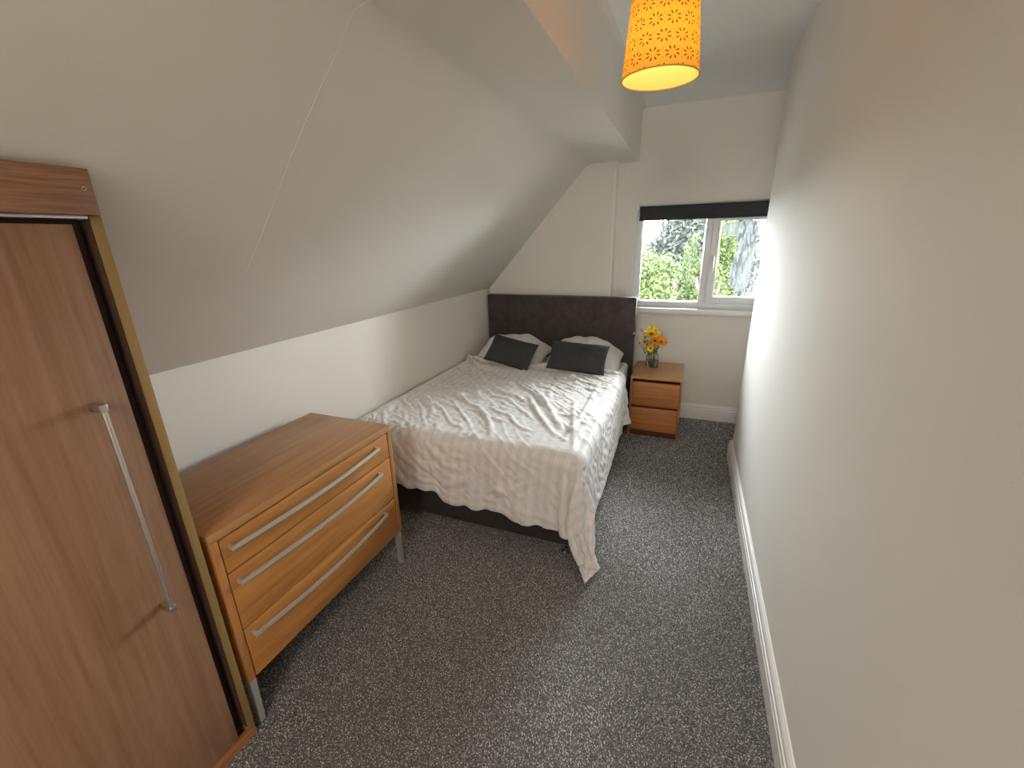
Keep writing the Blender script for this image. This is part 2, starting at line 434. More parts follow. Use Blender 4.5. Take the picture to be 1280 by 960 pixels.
# ------------------------------------------------------------------ window
win = bpy.data.objects.new('window_1', None); COL.objects.link(win); win.location = (0, D, WZ0); win['kind'] = 'structure'
def wbox(name, a, b, m, bev=.0, parent=win):
    a = (a[0], a[1]-D, a[2]-WZ0); b = (b[0], b[1]-D, b[2]-WZ0)
    return box(name, a, b, m, parent, bev)
YF = D+.012          # frame front
def frame(name, x0, x1, z0, z1, wl, wr, wb, wt, y0, y1, parent=win, bev=.004):
    bm = bmesh.new()
    for a, b in (((x0, y0, z0), (x0+wl, y1, z1)), ((x1-wr, y0, z0), (x1, y1, z1)), ((x0+wl-.003, y0+.0008, z0), (x1-wr+.003, y1, z0+wb)), ((x0+wl-.003, y0+.0008, z1-wt), (x1-wr+.003, y1, z1))):
        add_box(bm, (a[0], a[1]-D, a[2]-WZ0), (b[0], b[1]-D, b[2]-WZ0), bev)
    return obj(name, bm, M_upvc, parent, auto=35)
FX0, FX1, FZ0, FZ1 = -.470, .716, 1.052, 1.925
frame('window_frame', FX0, FX1, FZ0, FZ1, .052, .052, .052, .05, YF, YF+.075)
wbox('mullion', (.098, YF-.001, FZ0+.04), (.165, YF+.07, FZ1-.04), M_upvc, .004)
frame('glazing_bead', -.424, .104, 1.098, 1.885, .012, .012, .010, .012, YF+.014, YF+.035)
sash = frame('sash_frame', .148, .672, 1.096, 1.842, .062, .062, .060, .058, YF-.018, YF+.05)
frame('sash_bead', .205, .615, 1.150, 1.790, .010, .010, .010, .010, YF-.004, YF+.02, sash)
wbox('transom', (.150, YF, 1.838), (.69, YF+.07, 1.90), M_upvc, .004)
# reveal lining and its fine edge bead
bm = bmesh.new()
for a, b in (((WX0-.001, D-.003, WZ0), (WX0+.018, D+.10, WZ1)), ((WX0, D-.003, WZ1-.010), (WX1, D+.10, WZ1+.001)), ((WX1-.018, D-.003, WZ0), (WX1+.001, D+.10, WZ1))):
    add_box(bm, (a[0], a[1]-D, a[2]-WZ0), (b[0], b[1]-D, b[2]-WZ0), .002)
obj('reveal_lining', bm, M_trim, win)
wbox('window_sill', (WX0+.01, D-.075, 1.003), (WX1+.03, D+.09, 1.052), M_trim, .006)
# handle
hb = bmesh.new()
add_box(hb, (.172, -.032, 1.445-WZ0), (.190, -.005, 1.505-WZ0), .004)
add_box(hb, (.174, -.055, 1.482-WZ0), (.188, -.030, 1.498-WZ0), .004)
add_box(hb, (.174, -.056, 1.375-WZ0), (.188, -.043, 1.498-WZ0), .004)
obj('window_handle', hb, M_alu, win, auto=35)
def glass_mat(name, haze=False):
    m = bpy.data.materials.new(name); m.use_nodes = True; nt = m.node_tree
    nt.nodes.remove(nt.nodes['Principled BSDF']); out = nt.nodes['Material Output']
    tr = nd(nt, 'ShaderNodeBsdfTransparent', Color=(.95, .97, .96, 1)); gl = nd(nt, 'ShaderNodeBsdfGlossy', Roughness=.02)
    fr = nd(nt, 'ShaderNodeFresnel', IOR=1.45); mx = nd(nt, 'ShaderNodeMixShader')
    nt.links.new(fr.outputs[0], mx.inputs[0]); nt.links.new(tr.outputs[0], mx.inputs[1]); nt.links.new(gl.outputs[0], mx.inputs[2])
    nt.links.new(mx.outputs[0], out.inputs[0])
    return m
M_glass = glass_mat('clear_glass')
pane1 = wbox('glass_pane', (-.416, YF+.022, 1.104), (.096, YF+.026, 1.878), M_glass)
pane2 = wbox('glass_pane', (.208, YF+.008, 1.153), (.612, YF+.012, 1.788), M_glass)
pane2['label'] = 'sash pane with misted double glazing'
def mist_mat():
    m = bpy.data.materials.new('condensation_mist'); m.use_nodes = True; nt = m.node_tree
    nt.nodes.remove(nt.nodes['Principled BSDF']); out = nt.nodes['Material Output']
    tc = nd(nt, 'ShaderNodeTexCoord')
    n = nd(nt, 'ShaderNodeTexNoise', Scale=9, Detail=5, Roughness=.6); mp = nd(nt, 'ShaderNodeMapping'); mp.inputs['Scale'].default_value = (1, 1, .22)
    nt.links.new(tc.outputs['Object'], mp.inputs['Vector']); nt.links.new(mp.outputs[0], n.inputs['Vector'])
    n2 = nd(nt, 'ShaderNodeTexNoise', Scale=70, Detail=3); nt.links.new(mp.outputs[0], n2.inputs['Vector'])
    mr = nd(nt, 'ShaderNodeMapRange'); mr.inputs['From Min'].default_value = .32; mr.inputs['From Max'].default_value = .6; mr.inputs['To Min'].default_value = .62; mr.inputs['To Max'].default_value = .92
    nt.links.new(n.outputs['Fac'], mr.inputs['Value'])
    m2 = nd(nt, 'ShaderNodeMapRange'); m2.inputs['From Min'].default_value = .35; m2.inputs['From Max'].default_value = .55; m2.inputs['To Min'].default_value = .6; m2.inputs['To Max'].default_value = 1
    nt.links.new(n2.outputs['Fac'], m2.inputs['Value'])
    ml = nd(nt, 'ShaderNodeMath', operation='MULTIPLY'); nt.links.new(mr.outputs[0], ml.inputs[0]); nt.links.new(m2.outputs[0], ml.inputs[1])
    tr = nd(nt, 'ShaderNodeBsdfTransparent'); tl = nd(nt, 'ShaderNodeBsdfTranslucent', Color=(.050, .054, .054, 1)); mx = nd(nt, 'ShaderNodeMixShader')
    nt.links.new(ml.outputs[0], mx.inputs[0]); nt.links.new(tr.outputs[0], mx.inputs[1]); nt.links.new(tl.outputs[0], mx.inputs[2])
    nt.links.new(mx.outputs[0], out.inputs[0])
    return m
# the misted patch between the sash's two panes: rounded outline, bitten in on its left
def mist():
    pts = [(.235, 1.745), (.30, 1.765), (.42, 1.77), (.475, 1.762), (.490, 1.72), (.487, 1.5), (.482, 1.3), (.462, 1.235), (.43, 1.215), (.36, 1.225), (.325, 1.26),
           (.318, 1.36), (.335, 1.45), (.355, 1.53), (.358, 1.60), (.34, 1.65), (.30, 1.672), (.265, 1.655), (.245, 1.68)]
    bm = bmesh.new(); y = YF+.020-D
    v = [bm.verts.new((x, y, z-WZ0)) for x, z in pts]; f = bm.faces.new(v)
    r = bmesh.ops.extrude_face_region(bm, geom=[f]); 
    for e in r['geom']:
        if isinstance(e, bmesh.types.BMVert): e.co.y += .001
    bmesh.ops.recalc_face_normals(bm, faces=bm.faces[:])
    obj('condensation', bm, mist_mat(), pane2)
mist()

# roller blind
bl = thing('roller_blind', 'charcoal roller blind rolled almost fully up across the top of the window', 'blind', (0, D-.035, 1.80))
def lb(name, a, b, m, bev=0):
    return box(name, (a[0], a[1]-(D-.035), a[2]-1.80), (b[0], b[1]-(D-.035), b[2]-1.80), m, bl, bev)
YBL = D-.035
bm = bmesh.new(); add_tube(bm, [(-.448, .006, .098), (.68, .006, .098)], .017, 16); obj('fabric_roll', bm, M_blind, bl, auto=40)
bm = bmesh.new()
pr = [(-.014, .103), (-.0135, .06), (-.013, .012), (-.010, .012), (-.0105, .06), (-.011, .103)]
add_prism(bm, pr, 'X', -.446, .678); obj('hanging_fabric', bm, M_blind, bl)
lb('bottom_bar', (-.447, YBL-.018, 1.797), (.679, YBL-.006, 1.815), M_blind, .003)
bm = bmesh.new(); add_box(bm, (-.468, -.02, .085), (-.450, .040, .126), .003)
add_tube(bm, [(-.462, .006, .1), (-.440, .006, .1)], .012, 12)
tag(obj('bracket', bm, M_upvc, bl, auto=35), 'white plastic bracket')
bm = bmesh.new(); add_box(bm, (.682, -.02, .085), (.700, .040, .126), .003); tag(obj('bracket', bm, M_upvc, bl), 'white plastic bracket')
bm = bmesh.new()
for k in range(16):
    bmesh.ops.create_icosphere(bm, subdivisions=1, radius=.0022, matrix=Matrix.Translation((-.459, -.022, .082-k*.006)))
tag(obj('bead_chain', bm, M_upvc, bl), 'white bead chain')

# ------------------------------------------------------------------ pendant lamp
def pendant(loc, power, label, rb=.116, rt_=.096, h=.225, group=None):
    t = thing('pendant_lamp', label, 'lamp', loc, group=group)      # origin: centre of the shade's lower rim
    drop = HC-loc[2]
    m, nt, p = new_mat('orange_printed_shade_fabric')
    # flower print in shade coordinates (angle, height)
    tc = nd(nt, 'ShaderNodeTexCoord'); sx = nd(nt, 'ShaderNodeSeparateXYZ'); nt.links.new(tc.outputs['UV'], sx.inputs[0])
    def M_(op, a, b=None):
        n = nd(nt, 'ShaderNodeMath', operation=op)
        for i, q in enumerate((a, b)):
            if q is None: continue
            if isinstance(q, (int, float)): n.inputs[i].default_value = q
            else: nt.links.new(q, n.inputs[i])
        return n.outputs[0]
    U = sx.outputs['X']; V = sx.outputs['Y']   # U: 0..14 cells round, V: 0..n cells high
    row = M_('FLOOR', V); odd = M_('MODULO', row, 2.0)
    U2 = M_('ADD', U, M_('MULTIPLY', odd, .5))
    # slight jitter
    fu = M_('SUBTRACT', M_('FRACT', U2), .5); fv = M_('SUBTRACT', M_('FRACT', V), .5)
    rr = M_('SQRT', M_('ADD', M_('MULTIPLY', fu, fu), M_('MULTIPLY', fv, fv)))
    an = M_('ARCTAN2', fv, fu)
    pet = M_('COSINE', M_('MULTIPLY', M_('ADD', an, .3), 8.0))
    ring = M_('MULTIPLY', M_('GREATER_THAN', rr, .17), M_('LESS_THAN', rr, .40))
    # petal width profile: widest in the middle of its length
    wv = M_('ADD', .35, M_('MULTIPLY', M_('ABSOLUTE', M_('SUBTRACT', rr, .29)), 4.5))
    flower = M_('MULTIPLY', ring, M_('GREATER_THAN', pet, wv))
    # seed dots between
    U3 = M_('ADD', U2, .5); V3 = M_('ADD', V, .02)
    du = M_('SUBTRACT', M_('FRACT', U3), .5); dv = M_('SUBTRACT', M_('FRACT', M_('MULTIPLY', V3, 2.0)), .5)
    dd = M_('ADD', M_('MULTIPLY', M_('MULTIPLY', du, du), 3.0), M_('MULTIPLY', M_('MULTIPLY', dv, dv), .4))
    dot = M_('MULTIPLY', M_('LESS_THAN', dd, .004), .45)
    fac = M_('MINIMUM', M_('ADD', flower, dot), 1.0)
    mix = nd(nt, 'ShaderNodeMix', data_type='RGBA'); nt.links.new(fac, mix.inputs['Factor'])
    mix.inputs['A'].default_value = (.97, .47, .07, 1); mix.inputs['B'].default_value = (.22, .07, .01, 1)
    # yellow lining on the inside
    gb = nd(nt, 'ShaderNodeNewGeometry'); lin_ = nd(nt, 'ShaderNodeMix', data_type='RGBA')
    nt.links.new(gb.outputs['Backfacing'], lin_.inputs['Factor']); nt.links.new(mix.outputs['Result'], lin_.inputs['A']); lin_.inputs['B'].default_value = (.98, .93, .40, 1)
    df = nd(nt, 'ShaderNodeBsdfDiffuse'); tl = nd(nt, 'ShaderNodeBsdfTranslucent'); mx = nd(nt, 'ShaderNodeMixShader'); mx.inputs[0].default_value = .42
    nt.links.new(lin_.outputs['Result'], df.inputs[0]); nt.links.new(lin_.outputs['Result'], tl.inputs[0])
    nt.links.new(df.outputs[0], mx.inputs[1]); nt.links.new(tl.outputs[0], mx.inputs[2])
    nt.nodes.remove(p); nt.links.new(mx.outputs[0], nt.nodes['Material Output'].inputs[0])
    # shade: single skin with a real thickness
    bm = bmesh.new(); n = 64; ns = 8; uvl = bm.loops.layers.uv.new('UVMap'); rings = []
    for k in range(ns+1):
        tt = k/ns; r = rb+(rt_-rb)*tt
        rings.append([bm.verts.new((r*math.cos(2*PI*j/n), r*math.sin(2*PI*j/n), h*tt)) for j in range(n)])
    for k in range(ns):
        for j in range(n):
            f = bm.faces.new((rings[k][j], rings[k][(j+1) % n], rings[k+1][(j+1) % n], rings[k+1][j]))
            for lp, (a, b) in zip(f.loops, ((j, k), (j+1, k), (j+1, k+1), (j, k+1))): lp[uvl].uv = (a/n*13, b/ns*5.2-.25)
    sh = obj('lamp_shade', bm, m, t, smooth=True)
    # rims
    M_rim = simple('shade_rim', (.55, .32, .10, 1), .6)
    for r, z in ((rb, 0), (rt_, h)):
        bm = bmesh.new(); add_sweep_ring(bm, r, z, .0022); obj('shade_rim', bm, M_rim, sh, smooth=True)
    M_white = simple('white_lamp_plastic', (.8, .8, .78, 1), .4)
    bm = bmesh.new()
    for k in range(3):
        a = 2*PI*k/3+.4
        add_tube(bm, [(.016*math.cos(a), .016*math.sin(a), h-.025), (rt_*.97*math.cos(a), rt_*.97*math.sin(a), h-.002)], .0013, 6)
    obj('shade_spider', bm, M_white, t)
    bm = bmesh.new(); add_lathe(bm, [(.012, h-.075), (.019, h-.07), (.019, h-.03), (.014, h-.02), (.012, h+.02), (.005, h+.03)], n=20); obj('lamp_holder', bm, M_white, t, auto=40)
    bm = bmesh.new(); add_tube(bm, [(0, 0, h+.025), (0, 0, drop-.03)], .003, 8); obj('flex', bm, M_white, t, smooth=True)
    bm = bmesh.new(); add_lathe(bm, [(.008, drop-.045), (.03, drop-.035), (.042, drop-.012), (.044, drop-.001)], n=28); obj('ceiling_rose', bm, M_white, t, auto=40)
    # bulb
    me_, bt, bb = new_mat('lit_bulb_glass')
    bb.inputs['Base Color'].default_value = (1, .9, .7, 1); bb.inputs['Emission Color'].default_value = (1.0, .62, .25, 1); bb.inputs['Emission Strength'].default_value = 12
    bm = bmesh.new(); add_lathe(bm, [(.001, h-.185), (.014, h-.182), (.026, h-.168), (.030, h-.150), (.027, h-.125), (.016, h-.098), (.013, h-.075)], n=24); 
    bo = obj('bulb', bm, me_, t, smooth=True); bo.visible_shadow = True
    ld = bpy.data.lights.new('bulb_light', 'POINT'); ld.energy = power; ld.color = (1.0, .74, .40); ld.shadow_soft_size = .031
    lo = bpy.data.objects.new('bulb_light', ld); COL.objects.link(lo); lo.parent = t; lo.location = (0, 0, h-.150)
    return t
def add_sweep_ring(bm, r, z, rad, n=64, m=6):
    rings = []
    for j in range(n):
        a = 2*PI*j/n
        rings.append([bm.verts.new(((r+rad*math.cos(2*PI*k/m))*math.cos(a), (r+rad*math.cos(2*PI*k/m))*math.sin(a), z+rad*math.sin(2*PI*k/m))) for k in range(m)])
    for j in range(n):
        for k in range(m):
            bm.faces.new((rings[j][k], rings[(j+1) % n][k], rings[(j+1) % n][(k+1) % m], rings[j][(k+1) % m]))
    bmesh.ops.recalc_face_normals(bm, faces=bm.faces[:])
pendant((-.145, 1.65, 2.135), BULB, 'orange pendant lampshade with small brown flower print, lit, hanging from the ceiling')

# ------------------------------------------------------------------ bed
bed = thing('divan_bed', 'double divan bed with mole grey velvet headboard and dark fabric base', 'bed', (-1.15, 3.0, 0))
def bb_(name, a, b, m, bev=.01, seg=3, parent=bed):
    o = (-1.15, 3.0, 0)
    return box(name, tuple(a[i]-o[i] for i in range(3)), tuple(b[i]-o[i] for i in range(3)), m, parent, bev, seg)
bb_('divan_base', (-1.855, 1.955, .035), (-.475, 2.965, .315), M_divan, .012)
bb_('divan_base', (-1.855, 2.97, .035), (-.475, 3.965, .315), M_divan, .012)
bb_('mattress', (-1.858, 1.955, .315), (-.435, 3.965, .575), M_cotton, .045, 5)
# velvet headboard: padded slab with piped edge
def headboard():
    bm = bmesh.new(); x0, x1, z0, z1, y0, y1 = -1.862, -.408, .10, 1.156, 3.985, 4.066
    add_box(bm, (x0+1.15, y0-3, z0), (x1+1.15, y1-3, z1), .014, 4)
    return obj('headboard', bm, M_velvet, bed, auto=50)
hb_ = headboard()
for x, y in ((-.60, 2.03), (-1.75, 2.03), (-.60, 3.9), (-1.75, 3.9)):
    bm = bmesh.new()
    add_tube(bm, [(x+1.15, y-3-.011, .023), (x+1.15, y-3+.011, .023)], .023, 18)
    add_tube(bm, [(x+1.15, y-3, .035), (x+1.15, y-3, .05)], .008, 10)
    tag(obj('castor', bm, M_black, bed, auto=40), 'black castor wheel')
# chrome glide at the foot corner that peeks out under the duvet
bm = bmesh.new(); add_lathe(bm, [(.022, .001), (.026, .004), (.026, .014), (.018, .02), (.010, .024), (.010, .04)], c=(-.487+1.15, 1.945-3, 0), n=24)
tag(obj('glide', bm, M_chrome, bed, auto=40), 'chrome glide at the foot corner')

# heights and positions of the draped duvet in millimetres, as differences along both grid directions
DRAPE = [
-1860,21,20,21,20,21,20,21,20,21,20,21,20,21,20,21,20,21,20,21,20,21,20,21,20,21,20,21,20,21,20,21,20,21,20,21,20,21,20,21,20,21,20,21,20,21,20,21,20,21,20,21,20,21,20,21,20,21,20,21,20,21,20,21,20,22,21,22,25,21,16,11,
4,0,0,0,0,0,0,0,1,0,0,-1,0,0,1,1,-1,0,12,-11,-1,2,-1,1,0,2,-1,1,-2,0,1,0,0,-2,-1,2,-1,-4,-1,0,1,1,1,2,1,2,0,-3,0,-3,0,1,1,1,0,1,1,1,1,1,1,-1,-5,2,0,2,-2,0,-1,2,1,-1,1,0,0,1,1,2,1,3,1,1,1,0,-1,-4,-1,-7,-3,0,1,9,9,6,2,5,4,
-3,-2,2,8,7,2,4,8,6,0,-3,16,-12,-1,-2,-1,1,-3,0,2,4,1,-1,2,1,-2,-1,-5,0,4,4,-2,-2,1,0,1,0,0,-7,5,1,5,-3,2,2,-3,0,0,-1,-2,-1,0,0,-3,6,-1,1,0,3,0,-5,-1,1,3,-2,2,1,-1,-1,0,0,-1,1,0,0,1,0,-9,2,2,3,-1,-2,-10,-9,-1,2,0,2,4,0,
4,-7,-1,5,1,-3,0,0,15,-16,13,-11,4,-3,-4,2,1,-1,2,1,0,-3,0,7,-3,2,-4,0,-2,2,1,0,-1,0,0,1,8,-10,-1,-1,4,0,-1,4,0,0,-1,1,0,-4,0,3,1,-3,-1,0,0,3,6,-6,-2,1,0,-3,0,2,1,0,0,-1,-1,1,-1,-2,3,10,-14,7,-4,-2,3,-2,0,-5,-4,-4,-5,1,
5,-2,6,-8,-3,-1,0,-1,0,7,2,-5,9,-12,4,-1,-3,1,-1,-1,0,1,3,-2,-1,6,-3,3,-1,-5,0,1,0,0,0,0,0,-1,9,-7,0,0,-1,-1,0,0,2,1,1,1,2,-4,3,-3,4,-4,-1,0,0,1,6,-4,-3,2,1,-5,0,2,1,-1,1,-1,0,0,2,-1,-2,12,-15,0,7,-7,6,-3,-1,0,-1,0,-1,
-1,-2,-6,2,-5,-3,-1,0,0,2,10,-6,-1,8,-11,3,0,-4,1,0,1,-2,-1,2,-1,0,6,-2,0,0,-3,0,0,1,-1,0,-1,1,1,7,-6,-1,-2,0,0,1,-2,1,1,-4,4,5,1,0,-4,4,-4,0,0,0,1,3,-1,-5,3,3,-5,1,0,1,-1,0,-1,0,0,0,-4,-3,14,-1,-16,13,-9,9,-5,1,0,-1,-2,
-3,-3,-1,0,2,6,-9,1,0,3,0,10,-8,2,9,-12,0,2,0,-5,-2,1,1,-2,1,0,0,4,0,1,-1,-3,0,0,1,1,0,-1,0,0,7,-6,3,-5,0,0,1,-1,-1,3,0,1,0,1,2,-3,5,-5,0,-1,1,0,2,3,-6,2,2,-2,-1,-1,1,1,-1,0,-1,-1,5,-3,-11,11,-3,-9,13,-11,15,-9,0,1,-1,2,
1,1,-3,2,-11,8,-4,0,3,0,2,8,-9,1,12,-10,-5,1,2,-4,1,-2,1,0,0,-1,0,4,1,2,-3,-2,0,1,-1,0,1,-1,-2,1,7,-5,4,-5,0,0,0,1,0,0,-1,-2,0,2,3,-1,3,-4,1,-1,1,-1,1,4,-5,3,-3,-2,1,0,0,2,0,1,-1,-1,-5,4,-13,26,-6,-14,10,-12,18,-11,-1,4,
-3,1,0,3,-5,1,-4,-2,0,1,1,0,4,6,-9,1,14,-6,-9,1,1,1,-3,0,-1,0,-1,-1,-1,4,2,4,-5,0,-1,0,0,-1,-1,0,-1,1,5,-2,5,-8,1,1,0,0,-1,-1,1,0,0,-1,1,1,2,-3,0,1,2,-3,2,4,-5,2,-1,-1,0,0,0,1,1,-4,0,3,-2,-3,-11,19,1,-12,6,-8,19,-14,-4,
9,-5,1,2,4,3,-1,0,0,4,-1,-1,-2,4,8,-9,-2,14,-4,-7,4,-5,4,-1,-4,0,0,0,0,-3,3,1,7,-8,-2,0,0,1,0,1,0,0,0,3,-4,8,-6,-1,0,-1,1,0,0,2,0,-1,-3,2,1,2,0,-3,0,3,-3,1,5,-4,0,0,-1,0,0,1,0,3,-5,0,-3,1,-4,-6,18,2,-12,0,0,16,-15,-8,14,
-5,-2,2,3,2,-4,0,3,-5,0,2,-2,3,9,-6,-3,12,1,-11,4,0,-4,6,-7,2,1,-4,1,-3,1,0,8,-5,0,-2,-1,1,0,1,0,0,-1,3,-1,1,1,-2,3,-2,-1,0,-1,0,5,1,-5,0,1,0,1,-2,0,2,0,0,2,1,-4,0,-1,1,-2,0,1,-2,0,0,2,-3,-5,-5,16,1,-7,-5,6,12,-13,-9,13,
-3,-8,3,5,7,0,-2,2,2,-3,-2,1,1,8,-6,-2,5,10,-11,1,6,-6,6,-8,1,4,-5,2,-3,0,-1,7,-3,1,-2,1,0,-2,2,-4,-1,1,2,5,-3,2,-1,0,-2,-1,1,-1,1,0,4,-5,0,0,2,0,-1,0,2,0,0,0,4,-3,0,-2,0,-1,-2,5,-3,-1,-5,7,-3,-7,-4,17,-2,-8,-1,11,6,-14,
-6,11,-3,-10,0,8,0,-2,3,-2,0,3,-3,0,-1,8,-6,-3,1,9,-4,0,6,-5,8,-10,0,6,-6,4,-7,1,-1,1,-1,4,0,1,0,-3,2,1,-1,0,-1,3,0,-2,2,0,-3,0,1,-3,3,-1,6,-6,0,2,2,-1,-2,-1,0,2,1,-1,4,-3,1,-1,-2,0,-2,-2,0,6,-9,7,-2,-7,0,12,-2,-7,0,14,
-3,-10,-1,9,-5,1,-6,0,-2,1,-2,3,2,0,-3,0,-1,-1,3,-1,1,2,0,-1,4,-4,10,-8,-1,5,-6,6,-4,-2,2,0,-2,0,1,1,-2,1,-1,2,-1,-1,0,1,2,0,1,0,-4,0,-1,0,5,-2,6,-3,-1,-1,1,-1,-3,1,2,0,0,-1,5,-4,1,2,-5,1,-2,0,-6,11,-11,9,-2,-9,2,10,-4,
-4,0,18,-9,-11,3,9,-11,2,0,-2,-1,3,0,0,2,0,-2,2,8,-5,-3,-2,-1,0,-1,1,3,0,7,-5,-1,3,-3,2,0,-4,3,0,-3,0,1,2,-2,1,0,0,-1,0,-2,1,0,2,2,0,-1,1,-1,-1,-1,1,1,-1,1,1,1,-2,-2,0,1,2,-1,0,4,0,-6,7,-7,-1,-2,1,-6,11,-11,10,-5,-3,2,5,
-4,-5,-1,19,-10,-6,5,1,-3,0,-1,1,0,0,0,0,2,1,-4,1,6,1,-2,-3,1,-4,1,1,0,1,5,-2,0,-1,0,-2,0,-1,2,0,0,-1,0,0,2,-3,-1,2,-1,0,-2,0,1,2,2,-1,0,0,-2,3,-3,2,-1,-1,1,2,3,-3,-2,0,0,-1,-1,0,2,6,-5,-5,3,-1,3,-1,-5,6,-11,12,-7,1,2,1,
-3,5,-7,13,-11,-2,7,-3,0,1,0,0,-1,0,0,0,3,0,-4,0,-2,2,5,-1,-1,-2,0,0,0,0,4,0,1,-3,4,0,1,-7,3,0,-1,-1,2,-2,2,-2,1,1,0,-1,-2,0,0,1,2,-3,0,-1,0,3,0,-1,1,0,0,1,3,-3,0,0,1,-1,0,-2,-1,-4,12,-9,1,-3,6,-1,-4,2,-5,5,-5,5,2,-1,-7,
12,-4,1,-6,2,2,0,6,-6,1,2,-2,-2,1,-1,3,3,-4,5,-1,-3,0,6,-7,2,-1,-3,1,-1,2,3,2,-5,3,-1,2,-4,-1,1,1,0,0,-1,3,-2,0,1,1,-2,-1,-1,1,-1,1,0,0,0,1,-1,0,1,0,0,-1,1,3,-3,0,2,-1,0,0,-3,6,-12,17,-9,-2,-3,4,3,-3,-3,-3,-1,0,7,3,-3,
-4,3,4,-4,-2,2,0,3,4,-7,0,2,-1,0,-1,0,-1,3,-2,2,3,-4,0,9,-11,-1,1,0,1,0,1,3,1,-3,0,4,-2,-3,0,0,0,1,1,-2,1,0,0,0,3,-3,2,-2,2,0,-1,0,-1,0,-1,2,-3,2,-1,1,0,-1,2,0,0,0,0,-3,1,-3,8,-15,20,-6,-7,-2,1,7,1,-3,4,-14,2,7,2,-7,3,3,
-1,-3,2,0,0,-2,5,-3,-2,1,0,0,-1,0,-1,2,2,-2,4,-3,0,9,-8,2,-3,-1,1,0,-1,4,0,0,0,2,0,-4,0,0,0,0,0,0,0,0,1,-1,2,-1,0,0,2,-1,0,-1,-1,0,0,2,-1,1,-1,0,1,-1,1,-1,1,1,3,-2,0,-3,-1,-9,17,1,-8,-2,-3,5,6,-5,-2,-9,6,4,0,-4,2,2,-3,0,
0,0,-2,0,1,0,2,-1,-2,0,1,3,-3,-1,2,0,1,0,0,9,-7,-2,0,-1,-1,1,0,4,-2,0,3,0,-1,-3,0,1,-2,3,0,-2,0,0,2,1,-3,1,-1,0,3,-1,0,-2,2,0,-1,0,1,-1,0,0,2,-2,1,1,-2,-1,-3,-1,-2,11,-10,-4,12,4,-5,3,-10,3,2,-1,0,-5,7,2,-4,-3,4,-2,1,0,
0,5,-6,1,3,-5,1,4,-5,1,-2,3,1,0,-3,1,0,0,2,0,5,-6,0,1,-1,1,-1,2,0,2,0,2,-2,-2,-2,2,-1,1,1,0,-1,0,0,3,-3,0,0,-1,1,1,-1,-1,1,1,-1,-1,1,0,0,0,0,0,0,2,-4,6,-5,0,-6,16,-17,-3,10,6,-5,0,-5,4,0,-3,-2,1,4,4,-3,-2,-1,1,0,-1,-3,6,
-2,-2,4,-2,0,0,0,-2,1,0,2,2,-1,-2,0,0,1,-1,6,-7,0,1,-1,2,1,0,-1,3,0,1,-3,-1,1,0,-1,2,0,-1,0,0,0,1,-2,0,0,0,0,2,0,-2,0,0,0,2,-2,0,0,1,0,0,-1,6,-9,7,-3,-4,1,14,-18,-1,4,4,2,-3,0,0,-3,3,-6,4,3,2,-4,0,0,0,-8,4,1,2,1,3,1,-3,
4,-7,1,0,0,-1,1,2,0,0,-3,4,1,-2,1,-1,0,0,-1,1,0,-1,2,1,1,2,-4,-2,1,-1,1,0,1,0,0,-1,3,-1,-2,0,0,0,1,2,-1,-3,0,2,0,2,-2,0,0,0,0,0,-3,8,-5,-3,2,-9,7,12,-17,3,0,5,0,-6,12,-7,-8,6,-1,4,1,0,-1,-3,0,-2,1,2,0,0,-1,1,1,0,4,-4,-3,
0,0,0,0,0,-1,2,2,-2,3,2,-4,0,0,0,-2,0,1,-2,1,3,1,4,-5,-2,1,0,2,1,-3,0,2,-1,2,-1,-1,-1,2,0,-1,1,2,-4,-1,2,-1,2,0,-1,0,0,0,0,-1,-4,7,-4,-3,-4,8,7,-16,8,-4,8,-4,-1,12,-8,-4,-3,8,4,-5,-2,-1,0,2,-1,-1,0,0,-1,0,1,2,1,2,-2,-4,
0,0,0,2,1,-2,-3,2,0,4,2,-4,0,0,1,0,0,0,0,-3,2,1,5,-3,-1,-2,0,0,2,-1,-1,0,0,3,-2,1,2,0,-3,2,-1,2,-2,-2,1,0,0,1,0,0,-2,0,-3,8,-4,0,-2,-5,1,8,-1,-11,10,-5,3,-3,2,7,-7,-1,1,-5,10,-3,-1,0,0,0,-1,0,1,-1,1,1,0,2,2,0,-2,-5,0,1,
-1,0,1,1,0,0,0,2,1,0,-2,0,-1,0,1,1,2,-5,1,1,4,-3,-1,0,0,0,1,-1,0,0,0,3,-1,-3,1,2,-1,1,0,0,-2,0,0,2,-2,0,1,2,-4,1,-1,-5,5,3,2,-11,5,7,-6,-6,6,-2,-2,3,0,0,0,-4,6,-1,0,0,0,-1,0,1,-1,0,1,0,-1,0,1,1,1,1,1,-4,-1,1,0,1,1,-2,1,
-3,2,2,0,0,-3,1,0,1,0,0,4,-5,0,0,4,-1,-2,0,1,0,-1,0,0,0,0,1,-1,-1,1,0,2,0,-1,1,-1,1,-2,2,0,-1,-2,7,-2,-9,7,-5,1,2,-1,-2,5,3,-8,0,4,-5,-1,6,-2,-1,-1,1,1,0,0,0,3,-2,-1,-1,0,1,-2,1,1,-1,0,3,2,-1,2,-4,0,0,0,2,-2,-1,0,-1,1,0,
1,2,-1,0,-1,0,1,0,3,-6,0,1,2,-1,1,-2,0,3,-1,1,-3,0,0,1,0,0,1,-1,1,2,-1,0,-2,1,-1,1,-1,3,-3,-5,6,-5,7,-4,-5,6,-4,4,6,-6,-3,4,1,-1,2,-4,-1,1,-1,-1,2,0,0,1,1,0,1,-4,-1,1,-1,1,0,1,0,2,2,-1,1,-4,0,0,-1,4,-1,2,-5,0,0,0,0,1,0,
